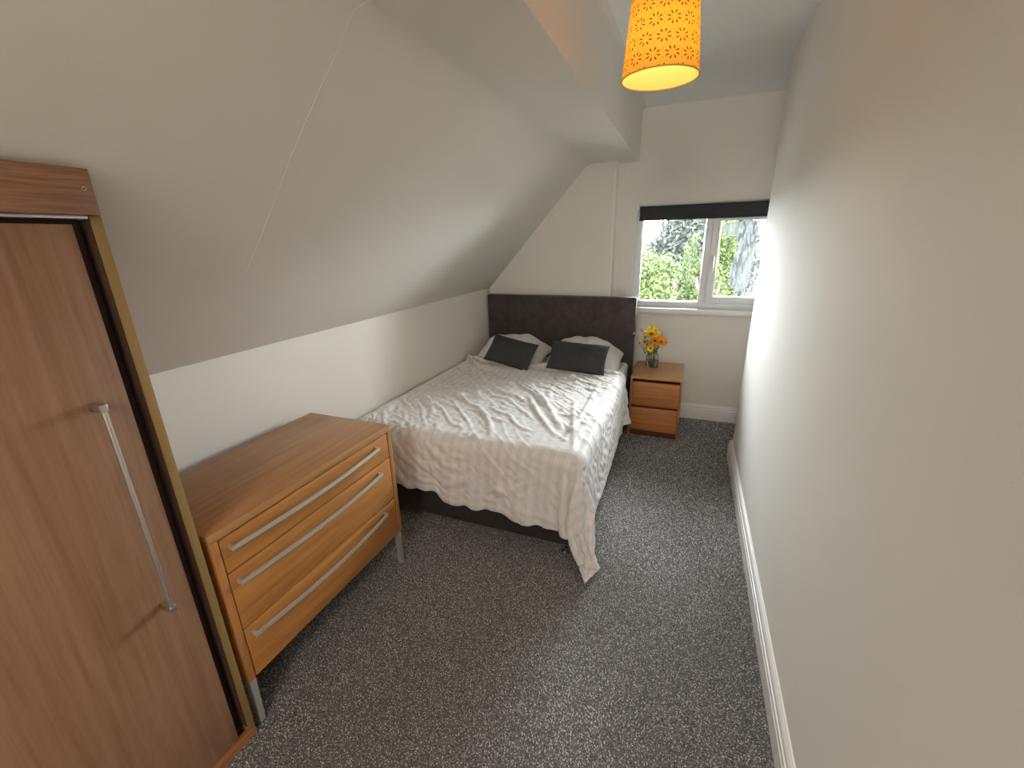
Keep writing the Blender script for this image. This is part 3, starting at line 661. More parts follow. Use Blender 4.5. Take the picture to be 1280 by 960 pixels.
0,0,0,1,0,5,-4,-2,-1,1,0,1,0,-1,1,0,2,-1,0,0,-1,0,-1,1,0,1,1,-1,0,-1,1,-1,1,-2,-3,9,-8,7,-8,7,-2,-1,-2,-4,8,-1,-3,1,2,4,-7,-2,1,0,3,-1,1,0,0,0,-1,0,1,2,-3,0,1,-2,1,-1,0,1,3,2,1,-1,-4,0,0,0,2,1,3,-6,0,1,-1,0,-1,1,0,1,-1,
1,2,0,0,-1,1,-1,-1,0,1,1,-2,3,0,0,-2,-1,0,0,-1,1,0,-1,1,1,0,-1,0,0,0,1,-5,12,-13,8,-5,4,-4,2,-3,-3,6,-1,-1,4,-3,-6,14,-11,2,3,-3,2,-1,0,0,3,-4,0,-2,3,0,-1,0,-1,1,0,0,1,1,1,3,-1,-4,0,0,0,1,2,3,-6,0,1,0,1,-1,0,-1,1,2,0,5,
-8,4,-3,-1,1,-1,2,-2,2,-2,2,0,1,0,-2,0,1,-1,0,1,0,-1,0,0,1,0,-1,0,2,-3,7,-7,4,-5,3,-4,2,-5,8,-2,-2,3,-5,8,-12,8,-3,1,0,2,-1,0,0,-1,5,-5,3,-2,-1,0,0,0,0,1,0,-1,0,1,2,4,-3,-2,-1,0,0,-1,3,5,-7,0,0,1,1,-2,1,1,-1,-1,1,9,-11,
1,0,1,0,-2,4,-1,-4,1,1,1,-1,1,0,0,1,-1,0,1,0,0,-1,0,0,0,1,-4,-1,-2,6,-5,9,-3,-1,-1,-1,0,2,0,-5,3,-3,4,3,-5,-3,5,0,0,0,0,1,1,1,-3,3,-1,-3,0,1,1,-1,0,-1,0,1,1,0,6,-4,0,-4,1,0,1,-2,7,-6,1,-1,0,2,-2,0,0,0,0,-1,9,-4,-3,-2,1,
1,-1,0,2,-1,-1,-1,2,1,-1,-1,0,0,1,0,1,-2,2,-1,0,2,-3,2,-6,12,-5,-7,-6,13,-5,2,1,-1,1,-2,4,-3,-1,1,3,-4,-1,2,0,0,0,2,-2,-3,5,0,-2,-1,3,-2,0,0,0,-1,1,0,-1,0,1,1,6,-5,3,-7,1,-1,2,0,6,-5,-1,0,0,1,-1,0,0,-1,2,0,4,0,-4,0,0,-1,
1,1,-1,-1,0,0,1,1,-1,0,0,-1,1,0,2,-1,0,0,-1,0,-1,6,-7,1,7,-7,-2,3,-3,2,-1,1,0,-3,4,-3,4,-3,1,-2,4,-4,2,0,0,-1,-1,-1,4,0,3,-5,0,0,0,0,1,0,-1,0,0,0,0,0,6,-4,5,-7,1,1,0,-1,4,0,-3,0,-1,0,0,0,0,-1,0,1,4,1,-3,-1,-1,0,1,0,0,-1,
1,0,0,1,-1,0,0,-1,1,0,1,0,-1,1,-1,2,-8,-3,6,5,5,-13,8,-4,1,1,0,-3,5,-9,4,3,-1,0,0,0,-1,1,0,-5,0,3,0,0,2,-1,6,-2,-4,0,0,0,1,0,0,0,0,0,-1,0,4,-2,6,-8,2,0,0,0,0,3,-2,1,-3,-1,1,-1,0,1,0,0,4,0,-4,0,0,0,0,1,1,0,-1,-1,0,1,0,0,
0,-1,0,1,0,0,-1,6,-8,6,0,-8,5,-3,1,1,1,-1,0,-1,2,-6,6,7,-9,1,0,-1,0,1,-1,0,-3,2,-2,0,1,1,1,-1,4,1,-5,0,0,0,1,0,-1,1,-1,0,0,0,0,1,7,-7,0,1,1,1,-3,1,0,3,1,-6,0,1,-1,0,0,0,4,1,-3,0,0,0,0,0,-1,0,1,0,0,0,0,0,0,0,-1,0,1,0,-5,
10,-5,-2,1,-2,-1,7,-8,6,-3,1,1,-1,6,1,-9,3,-1,0,0,-2,3,-1,0,-1,0,0,1,0,-1,0,1,1,1,0,-2,0,-1,1,0,0,-1,1,0,-1,0,2,0,0,4,-5,0,-1,1,1,2,-1,-1,0,3,-1,-2,0,-1,-1,3,0,2,1,-4,0,0,0,-1,0,0,0,1,0,0,0,0,0,0,0,0,0,-2,3,-2,-2,0,2,-2,
2,-1,0,3,-3,2,-2,6,-7,-2,4,-2,2,-1,1,-2,4,-2,0,3,-1,0,0,-2,-1,-1,0,1,0,4,-2,-1,0,-1,1,-1,0,0,0,0,1,0,-1,1,0,4,-4,0,-1,1,-1,1,1,0,2,-2,-1,0,2,0,-4,2,0,-1,4,-1,0,0,0,-2,1,0,-1,0,0,0,0,0,0,0,0,0,2,-3,-4,7,-3,1,-2,0,1,1,0,2,
-2,0,-2,8,-5,-2,3,-5,3,-1,0,4,-4,0,2,2,-4,-1,0,1,0,-1,-1,1,0,5,-4,0,0,-1,0,0,0,1,1,-2,0,1,-2,0,2,2,-1,0,0,-1,0,0,0,0,3,-1,-1,-2,1,2,-3,1,3,-3,1,1,0,0,1,-3,0,0,0,1,0,0,0,0,0,0,0,0,-3,3,-2,1,0,-5,8,-6,5,-2,2,-1,-2,3,-5,4,
0,-3,-1,4,-4,3,0,0,0,1,-1,5,-5,0,-1,1,0,-2,0,1,-1,1,1,0,0,0,-1,1,0,0,1,-2,0,1,0,0,0,0,0,1,0,1,0,-3,0,0,3,-1,1,-1,0,0,-1,0,3,-1,-2,1,1,1,0,-2,0,-1,0,0,0,1,0,0,0,0,-2,4,-3,-1,1,-2,3,-2,2,3,-3,-6,4,2,0,-1,0,1,-5,6,-2,-1,2,
-2,1,0,-1,-2,1,5,-4,0,0,0,0,0,-1,0,3,1,0,-2,0,1,0,0,0,0,0,-2,0,1,-2,2,1,0,-1,1,-1,-1,2,-2,0,0,2,-1,1,-1,0,0,0,0,1,0,0,0,0,2,1,-3,1,-1,0,0,-1,1,0,0,0,-1,-2,2,-2,2,-1,3,-4,5,-2,-9,3,4,4,-6,2,1,-2,2,2,-8,11,-9,4,-1,0,-5,2,
-1,5,3,-6,1,1,1,0,0,0,1,-3,-1,2,2,0,-1,0,-1,-1,2,1,-2,1,0,-1,0,1,-1,-1,0,1,1,2,-4,0,0,1,0,0,0,0,0,0,0,1,0,0,0,1,-1,3,-2,0,0,-1,0,-2,1,0,0,1,0,0,-1,-1,3,-5,6,-2,-3,5,-3,3,-2,-1,-1,2,-3,1,-1,6,-7,1,4,-2,0,-1,-1,1,-3,2,7,
-5,0,1,0,-1,0,0,0,2,-3,1,1,-3,0,0,2,2,1,0,-3,2,-1,-1,-1,2,0,0,-1,0,-1,4,-3,0,0,0,0,1,-2,0,2,0,0,-1,1,-1,0,1,0,2,0,-2,1,-1,0,-1,0,0,1,-1,-1,1,0,-1,5,0,-6,2,0,4,-2,-4,2,5,-9,5,-3,2,-1,-4,7,-3,0,0,4,-3,-2,-2,1,1,3,-2,-1,0,
1,0,0,0,-1,7,-5,-2,1,0,1,0,-1,-2,1,2,-1,2,0,-2,0,1,0,-1,0,1,0,1,-1,0,0,0,-1,2,1,-2,0,0,0,-1,1,-1,1,0,0,0,1,-1,1,1,-1,-1,0,-1,2,-2,0,0,3,-1,-9,8,-3,5,5,-10,2,6,-12,7,-7,6,2,-4,9,-7,-2,5,0,4,3,-7,0,-1,-1,0,1,0,0,0,1,0,1,0,
-2,4,0,-1,0,-2,0,-2,2,0,0,0,0,2,0,-3,0,1,2,-2,0,0,2,0,-2,0,1,0,1,-1,-1,0,0,1,0,0,-1,0,0,0,0,1,1,-1,0,1,1,-2,-1,2,-1,2,-4,3,-8,7,1,-3,3,-3,-2,7,-11,9,-7,3,10,-10,-1,4,0,-1,-1,0,1,-1,9,-8,-2,0,1,0,-3,2,1,0,0,0,1,-3,0,1,3,
-2,2,-4,1,-1,1,0,0,1,0,2,0,-2,-1,0,2,0,-1,0,2,0,-2,-1,1,-1,0,1,0,0,0,0,0,1,0,-1,0,0,0,0,1,0,0,0,2,0,-3,1,-4,4,-1,-1,6,-8,5,-1,-6,9,-8,5,-6,2,11,-10,-3,13,-12,6,-1,0,0,-1,1,-1,8,-7,-1,0,-1,2,0,1,-1,0,0,-1,1,-2,1,0,2,-1,1,
-3,1,1,0,0,-1,0,0,2,2,-3,0,1,-1,1,-1,0,2,0,-2,0,0,0,0,0,0,-1,0,0,2,-1,1,0,0,0,0,-1,0,0,0,0,2,-1,-2,1,6,-13,12,-10,6,0,-4,6,-7,7,-6,0,9,-6,-5,11,-12,9,-3,0,1,0,-2,2,0,0,8,-8,0,1,0,-2,-1,1,0,1,0,0,0,-2,0,0,1,2,0,1,-2,0,0,
0,-1,0,1,-1,3,-1,-2,1,0,1,-1,0,1,0,-1,0,0,1,0,0,0,0,0,-1,0,0,0,0,0,1,0,0,0,0,0,-1,0,1,0,-8,9,-5,7,0,-5,1,-4,5,-7,3,6,-4,1,-1,-3,9,-7,3,-1,-1,0,1,-2,0,1,1,6,-7,0,1,-2,-1,1,-1,1,0,1,1,-1,0,-2,0,1,3,-3,2,-1,0,0,0,0,-1,-1,
-1,2,1,0,0,0,0,0,1,2,-3,0,0,0,0,0,0,0,1,-1,1,0,0,0,0,-1,1,0,-1,1,-1,0,0,-1,1,1,-2,-1,-4,6,-1,0,0,-2,-1,5,-2,7,-11,7,3,-7,2,2,-1,-1,0,1,2,-3,-1,0,2,4,-5,1,2,-3,-2,1,0,1,-1,0,2,-2,-1,0,-1,2,2,-2,1,0,0,-1,0,0,2,0,0,-2,1,-1,
0,0,1,-1,0,4,-2,0,0,0,0,0,0,-1,0,0,0,0,1,-1,0,0,0,1,-1,0,0,0,0,0,-1,2,0,6,-11,4,-1,3,-6,8,-6,10,-16,8,5,-5,-3,5,3,-7,2,0,0,-1,3,-3,0,0,3,2,-3,-1,4,-2,-4,0,1,0,1,0,2,1,-4,0,-1,0,1,0,0,0,1,0,0,0,1,-2,2,-1,0,0,0,-1,1,0,0,1,
0,-2,0,1,0,0,0,0,0,1,0,-1,0,1,-1,0,0,1,0,0,0,0,-1,1,0,3,-7,2,1,0,-4,10,-9,7,-12,8,2,-5,-4,6,4,-4,4,-4,0,-2,0,0,3,-1,-1,0,3,-2,1,-1,1,3,-3,-1,0,-1,0,1,2,2,-4,-1,0,0,0,0,0,0,0,1,0,0,0,0,0,0,0,1,-1,0,0,-1,1,0,1,-1,0,0,0,0,
0,1,-1,0,0,1,-1,0,0,1,1,-1,0,-1,1,0,-1,-1,-1,1,2,-4,1,5,-8,5,-4,3,3,-2,4,0,0,-2,-6,-3,7,0,-1,0,0,0,-1,2,-2,0,4,-3,1,0,0,1,-2,1,0,0,-1,-1,2,5,-5,0,0,0,0,0,0,0,-1,0,0,1,-1,0,1,0,-1,1,0,0,0,0,0,0,1,-1,0,0,-1,1,2,0,-2,1,-1,
0,1,0,0,0,1,-2,0,1,-2,1,0,-2,3,-4,6,-2,-3,3,-2,2,2,-4,0,-5,5,4,-7,-1,11,-6,0,4,-5,1,0,1,-2,2,-2,-1,4,-1,-1,2,1,0,-4,0,0,0,1,1,-2,4,-4,0,0,0,1,0,0,0,0,-1,0,1,0,0,0,-1,1,0,-1,1,0,-1,0,1,-1,0,1,2,-1,-1,2,0,-1,1,-1,0,0,-1,
-1,1,1,0,0,-2,3,-4,6,-5,3,-4,0,3,-2,2,1,-5,4,-4,5,6,-8,1,6,-9,2,0,0,3,-2,-1,0,0,-1,3,-3,0,0,2,-1,0,-1,3,0,-3,0,1,-2,1,1,3,-3,0,0,0,0,0,0,-1,1,0,-1,1,-1,0,1,-1,-1,0,0,1,1,0,-1,1,1,1,0,-1,-1,-1,1,2,2,0,-3,0,1,-1,0,-1,0,-3,
3,-3,8,-9,7,-5,1,5,-5,8,-2,-9,6,-3,5,3,-8,1,-5,0,4,2,0,1,2,-2,0,0,-2,1,-1,5,-6,1,0,1,-1,2,-1,1,3,-6,0,1,0,0,2,2,-3,0,-1,1,0,0,1,-1,-1,2,0,0,-1,0,0,2,-2,-1,1,1,-1,0,0,2,0,-1,1,-1,-1,1,0,-1,0,3,-1,-1,0,-1,1,-1,0,0,2,-7,9,
-10,6,4,-6,4,-3,-7,9,2,3,0,-7,-1,-2,7,-4,-3,1,0,0,2,-1,2,-4,3,-3,2,0,4,-6,0,-1,1,0,1,0,0,4,-6,1,0,1,-1,1,2,-2,0,-1,0,0,0,1,1,-1,-1,1,1,0,0,0,2,0,-3,0,1,0,0,-1,-1,0,0,1,0,1,-1,-1,1,0,0,1,-1,1,0,0,-1,0,-2,6,-9,6,5,-9,2,-1,
-5,9,3,-3,-3,-1,0,2,3,-3,-2,2,6,0,2,-4,4,-2,2,1,-2,-2,-1,2,5,-5,0,-1,0,-1,1,-1,3,2,-4,0,0,0,0,1,0,-1,0,0,0,1,0,0,0,0,0,0,1,0,-1,1,0,0,-1,0,0,0,0,-1,0,0,0,1,-1,0,0,0,1,1,0,1,-1,0,0,-1,0,2,-6,5,4,-11,5,-2,0,4,1,-6,-6,1,1,
1,0,3,2,5,3,-11,0,1,-3,0,0,2,0,4,-3,0,-1,0,3,-4,0,0,1,-2,1,-1,3,1,-2,-1,0,0,0,2,0,-2,0,1,-1,0,0,1,1,0,-1,-1,1,-1,1,0,1,-1,1,0,-1,0,0,0,1,-1,0,0,-1,0,0,0,1,0,0,0,0,-1,2,-1,-2,3,1,-8,5,1,5,3,-4,-3,2,-1,-1,0,-1,2,0,-2,-5,
-2,7,0,-2,0,0,0,0,0,0,3,-2,1,-1,2,1,-2,0,0,-1,0,0,0,1,0,-1,0,0,0,0,1,1,-1,0,0,0,0,-1,0,0,1,0,-1,1,0,0,0,1,-1,0,2,-2,0,0,0,0,0,0,0,-1,0,1,1,-1,0,0,0,1,-1,0,0,0,-3,3,3,1,-2,-4,-1,1,0,11,1,0,1,-2,-3,0,4,0,-3,0,-1,5,-4,-1,
-1,-1,1,0,1,-2,1,0,3,0,-3,0,1,-1,0,0,1,2,-1,-1,0,0,1,-1,1,1,-1,0,0,0,0,-1,0,0,0,1,0,-1,0,0,1,0,0,0,0,0,0,-1,1,-1,1,0,0,-1,1,-1,1,0,0,0,0,0,0,1,-1,3,1,-4,-2,-1,3,5,2,-1,-7,-2,-2,0,-1,-1,-1,-1,-1,-2,0,0,0,-2,2,0,-1,-1,0,0,
0,0,1,-2,1,3,-3,0,1,0,0,0,0,2,-1,-1,0,-1,1,0,1,0,-1,1,0,0,0,0,0,0,-1,1,0,0,0,-1,0,0,0,0,0,1,0,-1,1,0,0,1,0,-1,0,0,0,0,0,0,0,0,0,0,-2,-1,2,2,-1,-3,-3,-2,0,1,2,6,-2,0,2,1,1,3,1,0,1,-2,0,-1,1,0,0,-1,0,1,1,-1,1,0,-2,0,0,0,1,
0,0,-1,1,2,-1,-1,0,1,1,-2,0,1,-1,0,0,0,0,0,1,0,-1,0,0,0,1,0,0,0,0,0,1,0,0,0,-2,1,1,1,-2,1,0,0,0,-1,1,0,-1,1,5,4,-2,-4,-7,-1,3,0,2,1,2,0,-4,3,2,0,1,0,-2,2,0,-4,0,6,-4,0,-1,1,1,0,-1,1,0,0,0,2,0,-4,1,1,-1,0,1,0,0,2,-1,0,1,
-1,-1,0,1,0,0,0,0,0,0,-1,0,0,1,0,0,-1,0,0,0,1,0,-1,1,0,-1,1,1,0,0,0,-1,0,1,0,-1,-1,1,1,3,-1,-15,2,7,8,9,1,3,1,2,0,1,-1,-1,1,-1,0,0,1,0,0,-4,1,0,0,0,3,-1,-1,1,0,-2,0,1,1,0,3,1,-3,-2,1,0,0,-1,0,0,2,0,-2,0,2,-2,0,1,0,0,0,0,
1,0,0,0,-1,0,0,0,1,0,0,-1,1,-1,-1,1,1,0,-1,1,0,0,-1,1,0,1,1,-1,-1,-1,-6,-4,14,12,-1,1,-4,-1,-1,-2,-2,-2,-1,-1,0,-1,0,1,1,-1,0,0,-1,-3,-2,4,-1,-1,1,2,0,1,-2,-2,1,1,0,0,4,0,-4,1,0,0,1,-1,0,0,0,0,0,0,1,-1,0,0,0,0,1,-1,0,0,
0,1,0,0,0,0,0,-1,1,-1,0,1,-1,0,0,0,0,0,0,0,0,3,-1,1,0,-2,5,5,3,1,-11,-3,-5,-4,-5,0,-4,-2,0,-1,0,0,0,-1,0,0,1,1,0,-2,4,-3,0,0,0,0,0,0,-1,2,0,-2,1,-2,0,0,2,3,-3,0,1,-2,0,0,0,0,0,0,0,1,1,-1,-1,0,0,1,0,0,0,1,-1,0,0,1,-1,0,0,
0,0,1,-1,0,0,1,0,-1,0,1,0,1,0,1,-1,0,-1,-6,-3,5,-4,-5,-3,0,1,6,-5,1,0,3,3,3,3,-9,-1,-2,-1,1,-1,0,-3,0,5,-3,2,-3,0,0,-1,1,0,1,2,-1,0,-1,-1,0,1,0,0,-1,1,0,0,-1,1,-1,0,1,0,-1,1,1,0,-1,-1,1,0,0,0,0,0,1,-1,0,0,1,-1,0,0,0,0,0,
0,-1,0,1,0,1,-4,3,0,0,-2,1,1,5,-14,-1,7,6,-3,-1,-3,4,2,2,-1,1,0,-1,14,0,-2,-1,-3,-1,0,1,-2,-1,5,-5,1,0,-2,1,0,0,0,-1,-1,1,1,0,0,-1,2,-1,0,-1,2,-1,1,-1,1,0,-1,1,-1,0,1,0,1,-1,0,0,0,-1,2,0,-1,0,1,0,-1,0,0,0,0,0,0,-1,1,-1,
0,0,-1,0,-1,1,-2,0,-5,15,-13,6,4,1,-1,5,4,3,2,2,2,1,0,-1,-1,-1,1,3,-2,1,-1,0,1,-4,1,-1,5,-3,-1,0,0,0,0,0,0,-1,1,0,0,0,0,0,1,0,0,-1,1,-1,1,-1,1,0,-1,1,0,-1,1,0,0,-1,-1,0,2,0,0,0,0,0,0,0,0,0,0,0,0,-1,0,0,1,0,-1,-1,0,-3,-4,
4,2,12,-19,22,7,3,0,0,2,-1,0,-1,1,-1,0,-1,1,1,-4,2,0,1,-1,1,0,2,6,-7,-3,-2,7,-3,-1,-1,0,0,0,0,0,0,2,0,-2,0,0,0,0,1,-1,0,1,-1,1,-1,0,0,1,-1,0,1,0,0,0,-1,-1,2,0,-1,0,0,0,0,0,0,1,-1,0,1,0,-1,0,0,0,-1,1,0,-2,1,-1,-2,-1,16,
-21,-1,7,5,7,5,3,0,-1,-2,-3,-9,3,-1,-2,-1,-6,4,3,3,2,0,2,-1,4,-5,0,-2,4,-2,-2,0,0,0,1,0,-2,1,1,1,-1,0,-1,-1,0,1,1,0,-1,1,0,0,0,0,-1,1,-1,1,0,-1,2,2,-3,-1,1,0,0,-1,1,0,0,-1,0,0,-1,0,1,-1,0,-1,1,0,0,-2,1,-7,-1,6,-4,19,-11,
-11,-3,0,5,6,8,8,-6,-5,1,-9,-2,0,-1,5,1,-2,0,-3,0,4,1,-5,5,-5,-2,0,2,0,-2,1,-1,-2,1,2,-3,1,1,1,0,0,0,0,0,-1,0,1,0,0,0,0,-1,2,-1,0,-1,0,1,1,0,-1,-1,0,1,0,0,-1,1,0,0,-1,0,0,0,0,0,0,0,0,-1,0,-2,0,4,8,-23,8,-4,19,-1,-6,-10,
-7,-2,-1,5,22,5,2,-6,1,-2,-1,-5,-10,-2,-3,-1,0,7,-11,4,-2,2,-1,-1,2,2,-4,0,2,-3,1,0,0,-1,0,1,0,1,0,-1,0,2,-1,0,-1,1,0,-1,2,-1,0,-1,1,0,1,-1,-1,1,0,1,-1,0,0,1,-1,-1,0,0,1,0,0,0,0,-1,0,0,0,-2,2,-1,4,6,2,-26,6,-3,12,7,4,
-12,-6,-6,3,0,17,-3,9,8,3,2,0,-3,-5,-4,0,10,-6,-7,4,0,1,-3,0,-3,1,4,-3,0,4,-3,0,-1,-1,0,1,1,-1,1,1,1,-2,2,-1,-1,-1,0,2,-1,0,0,0,0,0,-1,0,1,-1,1,-1,0,0,0,0,0,1,-2,1,0,0,0,0,0,0,0,0,0,-2,2,-4,2,-3,14,-6,-19,5,-4,7,8,10,-7,
2,-17,-1,0,23,7,-14,5,3,4,4,4,1,-3,-1,0,-1,0,4,-2,0,-3,2,0,0,1,-1,1,2,-4,1,0,-1,1,-1,1,0,0,-2,2,-1,0,1,0,0,0,0,0,0,0,0,0,0,0,-1,0,-1,1,1,-1,0,-2,0,0,3,0,0,-1,0,0,0,0,0,-1,1,0,0,-4,0,1,6,10,-14,-14,5,-5,2,8,12,-8,3,-13,
-1,-2,10,16,-15,-6,-1,1,2,21,9,0,-7,18,-11,-3,3,3,-3,-2,0,2,-1,0,-1,0,3,-3,0,1,-1,0,1,0,0,0,-2,0,1,0,0,-1,1,1,0,0,0,0,1,-2,-1,1,1,0,-1,0,1,-1,0,-1,3,-1,0,-1,1,-1,0,0,0,0,0,0,1,-3,2,-2,-2,-1,17,-2,-16,-9,3,-3,2,5,12,-7,3,
-13,3,-2,4,23,4,-5,-3,-2,-12,2,0,-1,-7,6,-1,1,3,3,-5,-1,1,1,-1,-1,0,1,1,-1,0,-1,0,-1,0,0,1,0,-1,1,0,1,1,-1,-1,0,-1,0,1,0,0,2,0,-1,0,0,-1,0,1,0,2,-2,0,-1,0,-1,1,0,0,0,0,1,0,1,-3,2,-5,4,9,-4,7,-6,-12,-8,1,-1,-1,3,16,-10,3,
-9,3,-3,0,18,12,4,-4,1,1,4,-3,-4,3,0,-3,1,0,7,-7,-1,2,1,-2,0,-2,2,0,0,1,0,-2,0,1,0,-1,1,-1,2,-1,1,0,-1,0,0,0,-1,0,2,0,-1,1,-1,0,0,0,0,2,-1,0,-1,0,0,1,0,0,-1,0,0,0,-1,3,-5,4,-2,-1,-2,9,5,2,-12,-6,-5,-2,1,-2,1,17,5,-2,-15,
-1,3,-8,9,16,12,0,-1,-4,0,7,-7,4,-1,-3,4,-4,7,-5,-1,1,2,-1,2,-4,1,1,-1,0,1,-1,-1,0,1,0,-1,0,2,-2,0,1,0,1,-1,0,1,-1,-1,1,0,0,0,1,0,0,-1,0,-1,1,0,0,0,0,-1,1,0,0,0,1,-1,-2,1,1,-3,-1,5,9,3,0,-18,1,-7,-2,3,-5,0,0,7,11,-3,-11,
4,3,-5,11,10,7,6,-10,4,-4,1,1,0,-1,5,-6,6,-4,-1,1,1,-1,4,-1,-1,-1,0,0,0,-1,1,0,-1,1,0,-1,1,0,-1,0,0,1,1,-2,1,0,-1,0,1,-1,1,0,0,0,-1,-1,0,1,0,-1,1,1,-1,0,1,-1,0,0,-2,1,3,-6,1,1,9,4,0,1,-25,0,-1,-3,5,-2,3,-4,0,5,10,-12,0,
1,-2,-1,5,0,0,0,1,-7,3,1,-1,-1,7,-6,4,-2,-1,0,1,-1,1,0,1,-1,-1,2,0,-1,0,1,1,-1,-2,1,0,-1,0,0,1,-1,0,0,0,0,0,0,1,-1,1,0,-1,-2,2,1,-1,0,1,-1,0,1,0,-1,1,-1,1,-3,0,1,0,0,-2,7,7,-1,3,-2,-21,-5,2,-2,4,0,2,-3,6,-7,2,-2,-1,1,2,
1,1,0,0,-3,3,-5,-1,1,1,-1,5,-4,4,0,-4,1,0,0,0,0,1,1,-2,1,2,0,-2,0,-1,0,0,0,1,0,0,0,-1,0,0,1,0,-1,0,0,0,0,-1,-1,3,-1,-1,1,0,0,0,0,0,1,0,0,1,-2,-1,0,-1,1,-1,-2,4,9,3,-4,5,-2,-19,-5,3,-4,2,3,1,-2,-8,9,-7,2,3,1,0,-2,-4,-4,
13,-6,2,-3,-1,1,1,0,2,-3,1,3,-3,1,-1,0,1,-1,1,1,0,-1,0,2,-1,-1,1,-1,0,0,0,1,0,-1,1,0,-1,0,0,0,-1,0,-2,1,3,-1,1,-1,0,0,0,0,0,0,0,1,-1,0,0,-2,-1,1,2,0,-3,1,7,7,0,-4,7,-4,-21,-4,4,-3,0,4,-4,6,1,-9,7,-2,-1,0,-2,-7,0,2,5,0,3,
-3,-1,-1,0,1,1,-2,1,2,-1,0,0,0,1,0,-1,0,0,0,0,0,1,0,0,-1,1,0,0,-1,1,-1,-1,1,0,0,0,0,-2,2,0,-1,1,-1,2,-1,1,0,-1,0,0,-1,0,2,0,-1,-2,0,-2,3,-2,1,-1,6,9,-1,-2,2,2,-6,-21,0,1,0,-2,2,7,-13,9,0,-1,1,-2,-1,-7,0,0,5,2,-1,-2,1,0,
0,0,0,2,-2,0,2,-1,0,0,0,0,1,0,0,0,0,-1,1,0,0,0,-1,1,-1,0,0,0,1,-1,0,0,0,1,1,-1,0,0,0,0,-1,1,-1,0,1,0,-1,0,-1,1,0,-1,-1,0,-1,0,-2,3,0,3,5,4,4,-9,7,2,-9,-20,1,0,0,0,-1,6,6,-10,2,0,0,3,-7,1,-3,-1,0,2,1,0,1,-2,1,1,0,1,-1,-1,
4,-3,1,0,0,0,0,-1,0,0,1,-1,1,0,0,0,-1,1,0,0,0,0,1,0,-1,1,0,0,0,0,0,0,0,0,0,0,-1,0,0,1,0,0,-1,0,0,-3,0,1,1,-4,3,-1,1,-3,19,-2,1,-9,7,0,-12,-12,-2,0,0,-1,1,0,7,0,-4,1,4,-7,1,-2,-2,1,-1,3,-1,-1,2,-1,0,1,0,1,1,-1,1,-1,0,0,0,
0,0,0,0,0,0,-1,0,0,0,0,-1,2,0,1,0,-1,0,1,-1,1,0,0,0,0,0,0,0,0,0,0,0,0,0,0,-1,-1,0,0,-1,-1,-1,0,1,0,2,-2,12,2,1,2,-2,-7,8,-3,-16,-2,-5,1,-4,7,1,-1,-5,2,0,1,-7,0,3,-3,-1,1,2,-1,1,0,1,0,-1,1,-1,0,0,2,0,0,0,0,0,0,0,0,0,0,0,
0,0,0,1,0,0,0,-1,0,0,1,0,1,-1,0,0,0,0,0,0,-1,1,0,-1,1,-1,0,0,0,1,0,-1,0,-2,2,-7,7,-2,2,-2,3,9,4,-3,2,0,-2,0,-3,-27,8,2,3,-8,-1,0,4,0,0,3500,0,-1,0,-1,0,-1,0,0,-1,0,-1,0,-1,0,0,-1,0,-1,0,-1,0,0,-1,0,-1,0,-1,0,0,-1,0,-1,0,
-1,0,0,-1,0,-1,0,-1,0,0,-1,0,-1,0,-1,0,0,-1,0,-1,0,-1,0,0,-1,0,-1,0,-1,0,8,6,7,6,3,2,-1,-4,-2,1,1,1,0,0,0,0,0,0,0,-1,0,0,1,0,0,-20,-13,-12,1,-4,-4,-1,-1,-3,-1,3,7,2,0,-2,-1,-4,-2,-2,-3,0,-4,-4,1,1,0,5,6,-1,0,0,-3,1,-2,
-3,-5,-5,-1,1,3,4,6,-2,-1,2,2,3,-1,2,1,-2,-3,-5,6,4,2,-5,-1,2,1,3,-3,-3,1,-1,-4,-3,-1,-4,-3,6,11,6,0,-4,-8,-1,3,1,1,5,7,3,-1,-2,2,-2,-3,-2,-21,-3,13,-8,5,-6,2,-2,5,4,-3,-7,-1,1,3,2,-4,1,-3,1,-1,4,-2,6,2,2,-4,-3,3,-10,1,
1,0,10,3,1,-5,-1,-4,-3,1,0,-1,0,0,0,-1,1,1,0,3,-4,7,-3,-3,-2,6,1,-4,-2,1,6,6,-1,-8,-2,-2,-1,5,-2,0,-2,-1,0,4,9,2,-3,0,-4,-2,-1,-2,5,0,-4,0,1,2,-20,10,-12,7,-7,12,-12,3,-2,-1,0,1,0,1,-3,1,10,-8,5,-5,-1,1,2,-3,0,0,0,-1,-1,
12,-10,2,1,-6,2,5,10,2,0,-4,-12,1,3,4,-7,1,-2,1,-1,0,0,10,-9,-1,1,1,-4,-1,4,2,-3,0,-1,2,4,3,0,-2,-2,-1,-3,-1,0,1,0,-1,1,2,1,5,-1,-4,0,-3,6,3,1,1,3,-20,8,-1,-8,8,-9,11,-10,0,0,0,0,0,0,2,-3,0,8,-6,5,-2,-5,1,0,-1,0,0,1,0,
-1,10,-8,-1,-1,0,0,0,1,3,6,5,-8,-3,-3,10,-10,4,-4,0,1,1,-2,7,-5,-3,3,2,-4,0,0,2,-3,2,-1,-1,0,0,0,-1,7,-4,-1,0,-1,1,-1,0,0,0,0,0,0,1,2,-1,3,3,2,-2,-20,-1,14,-7,-7,8,-9,9,-8,-1,0,3,-1,-1,0,0,0,0,6,-4,3,-3,0,-2,0,-1,1,-1,0,
1,0,8,-7,1,-3,-1,0,0,1,-1,3,-2,2,0,-1,8,-8,6,-5,0,-2,3,2,0,1,-7,4,3,-5,0,-1,3,-1,-2,0,0,1,0,1,0,1,0,-2,0,0,1,-1,0,0,0,0,0,0,1,0,0,-2,2,0,-21,0,3,11,-8,-5,12,-13,6,-5,4,-6,2,0,-2,2,-1,-1,1,5,-3,4,-2,-4,-2,2,-2,1,1,-1,0,1,
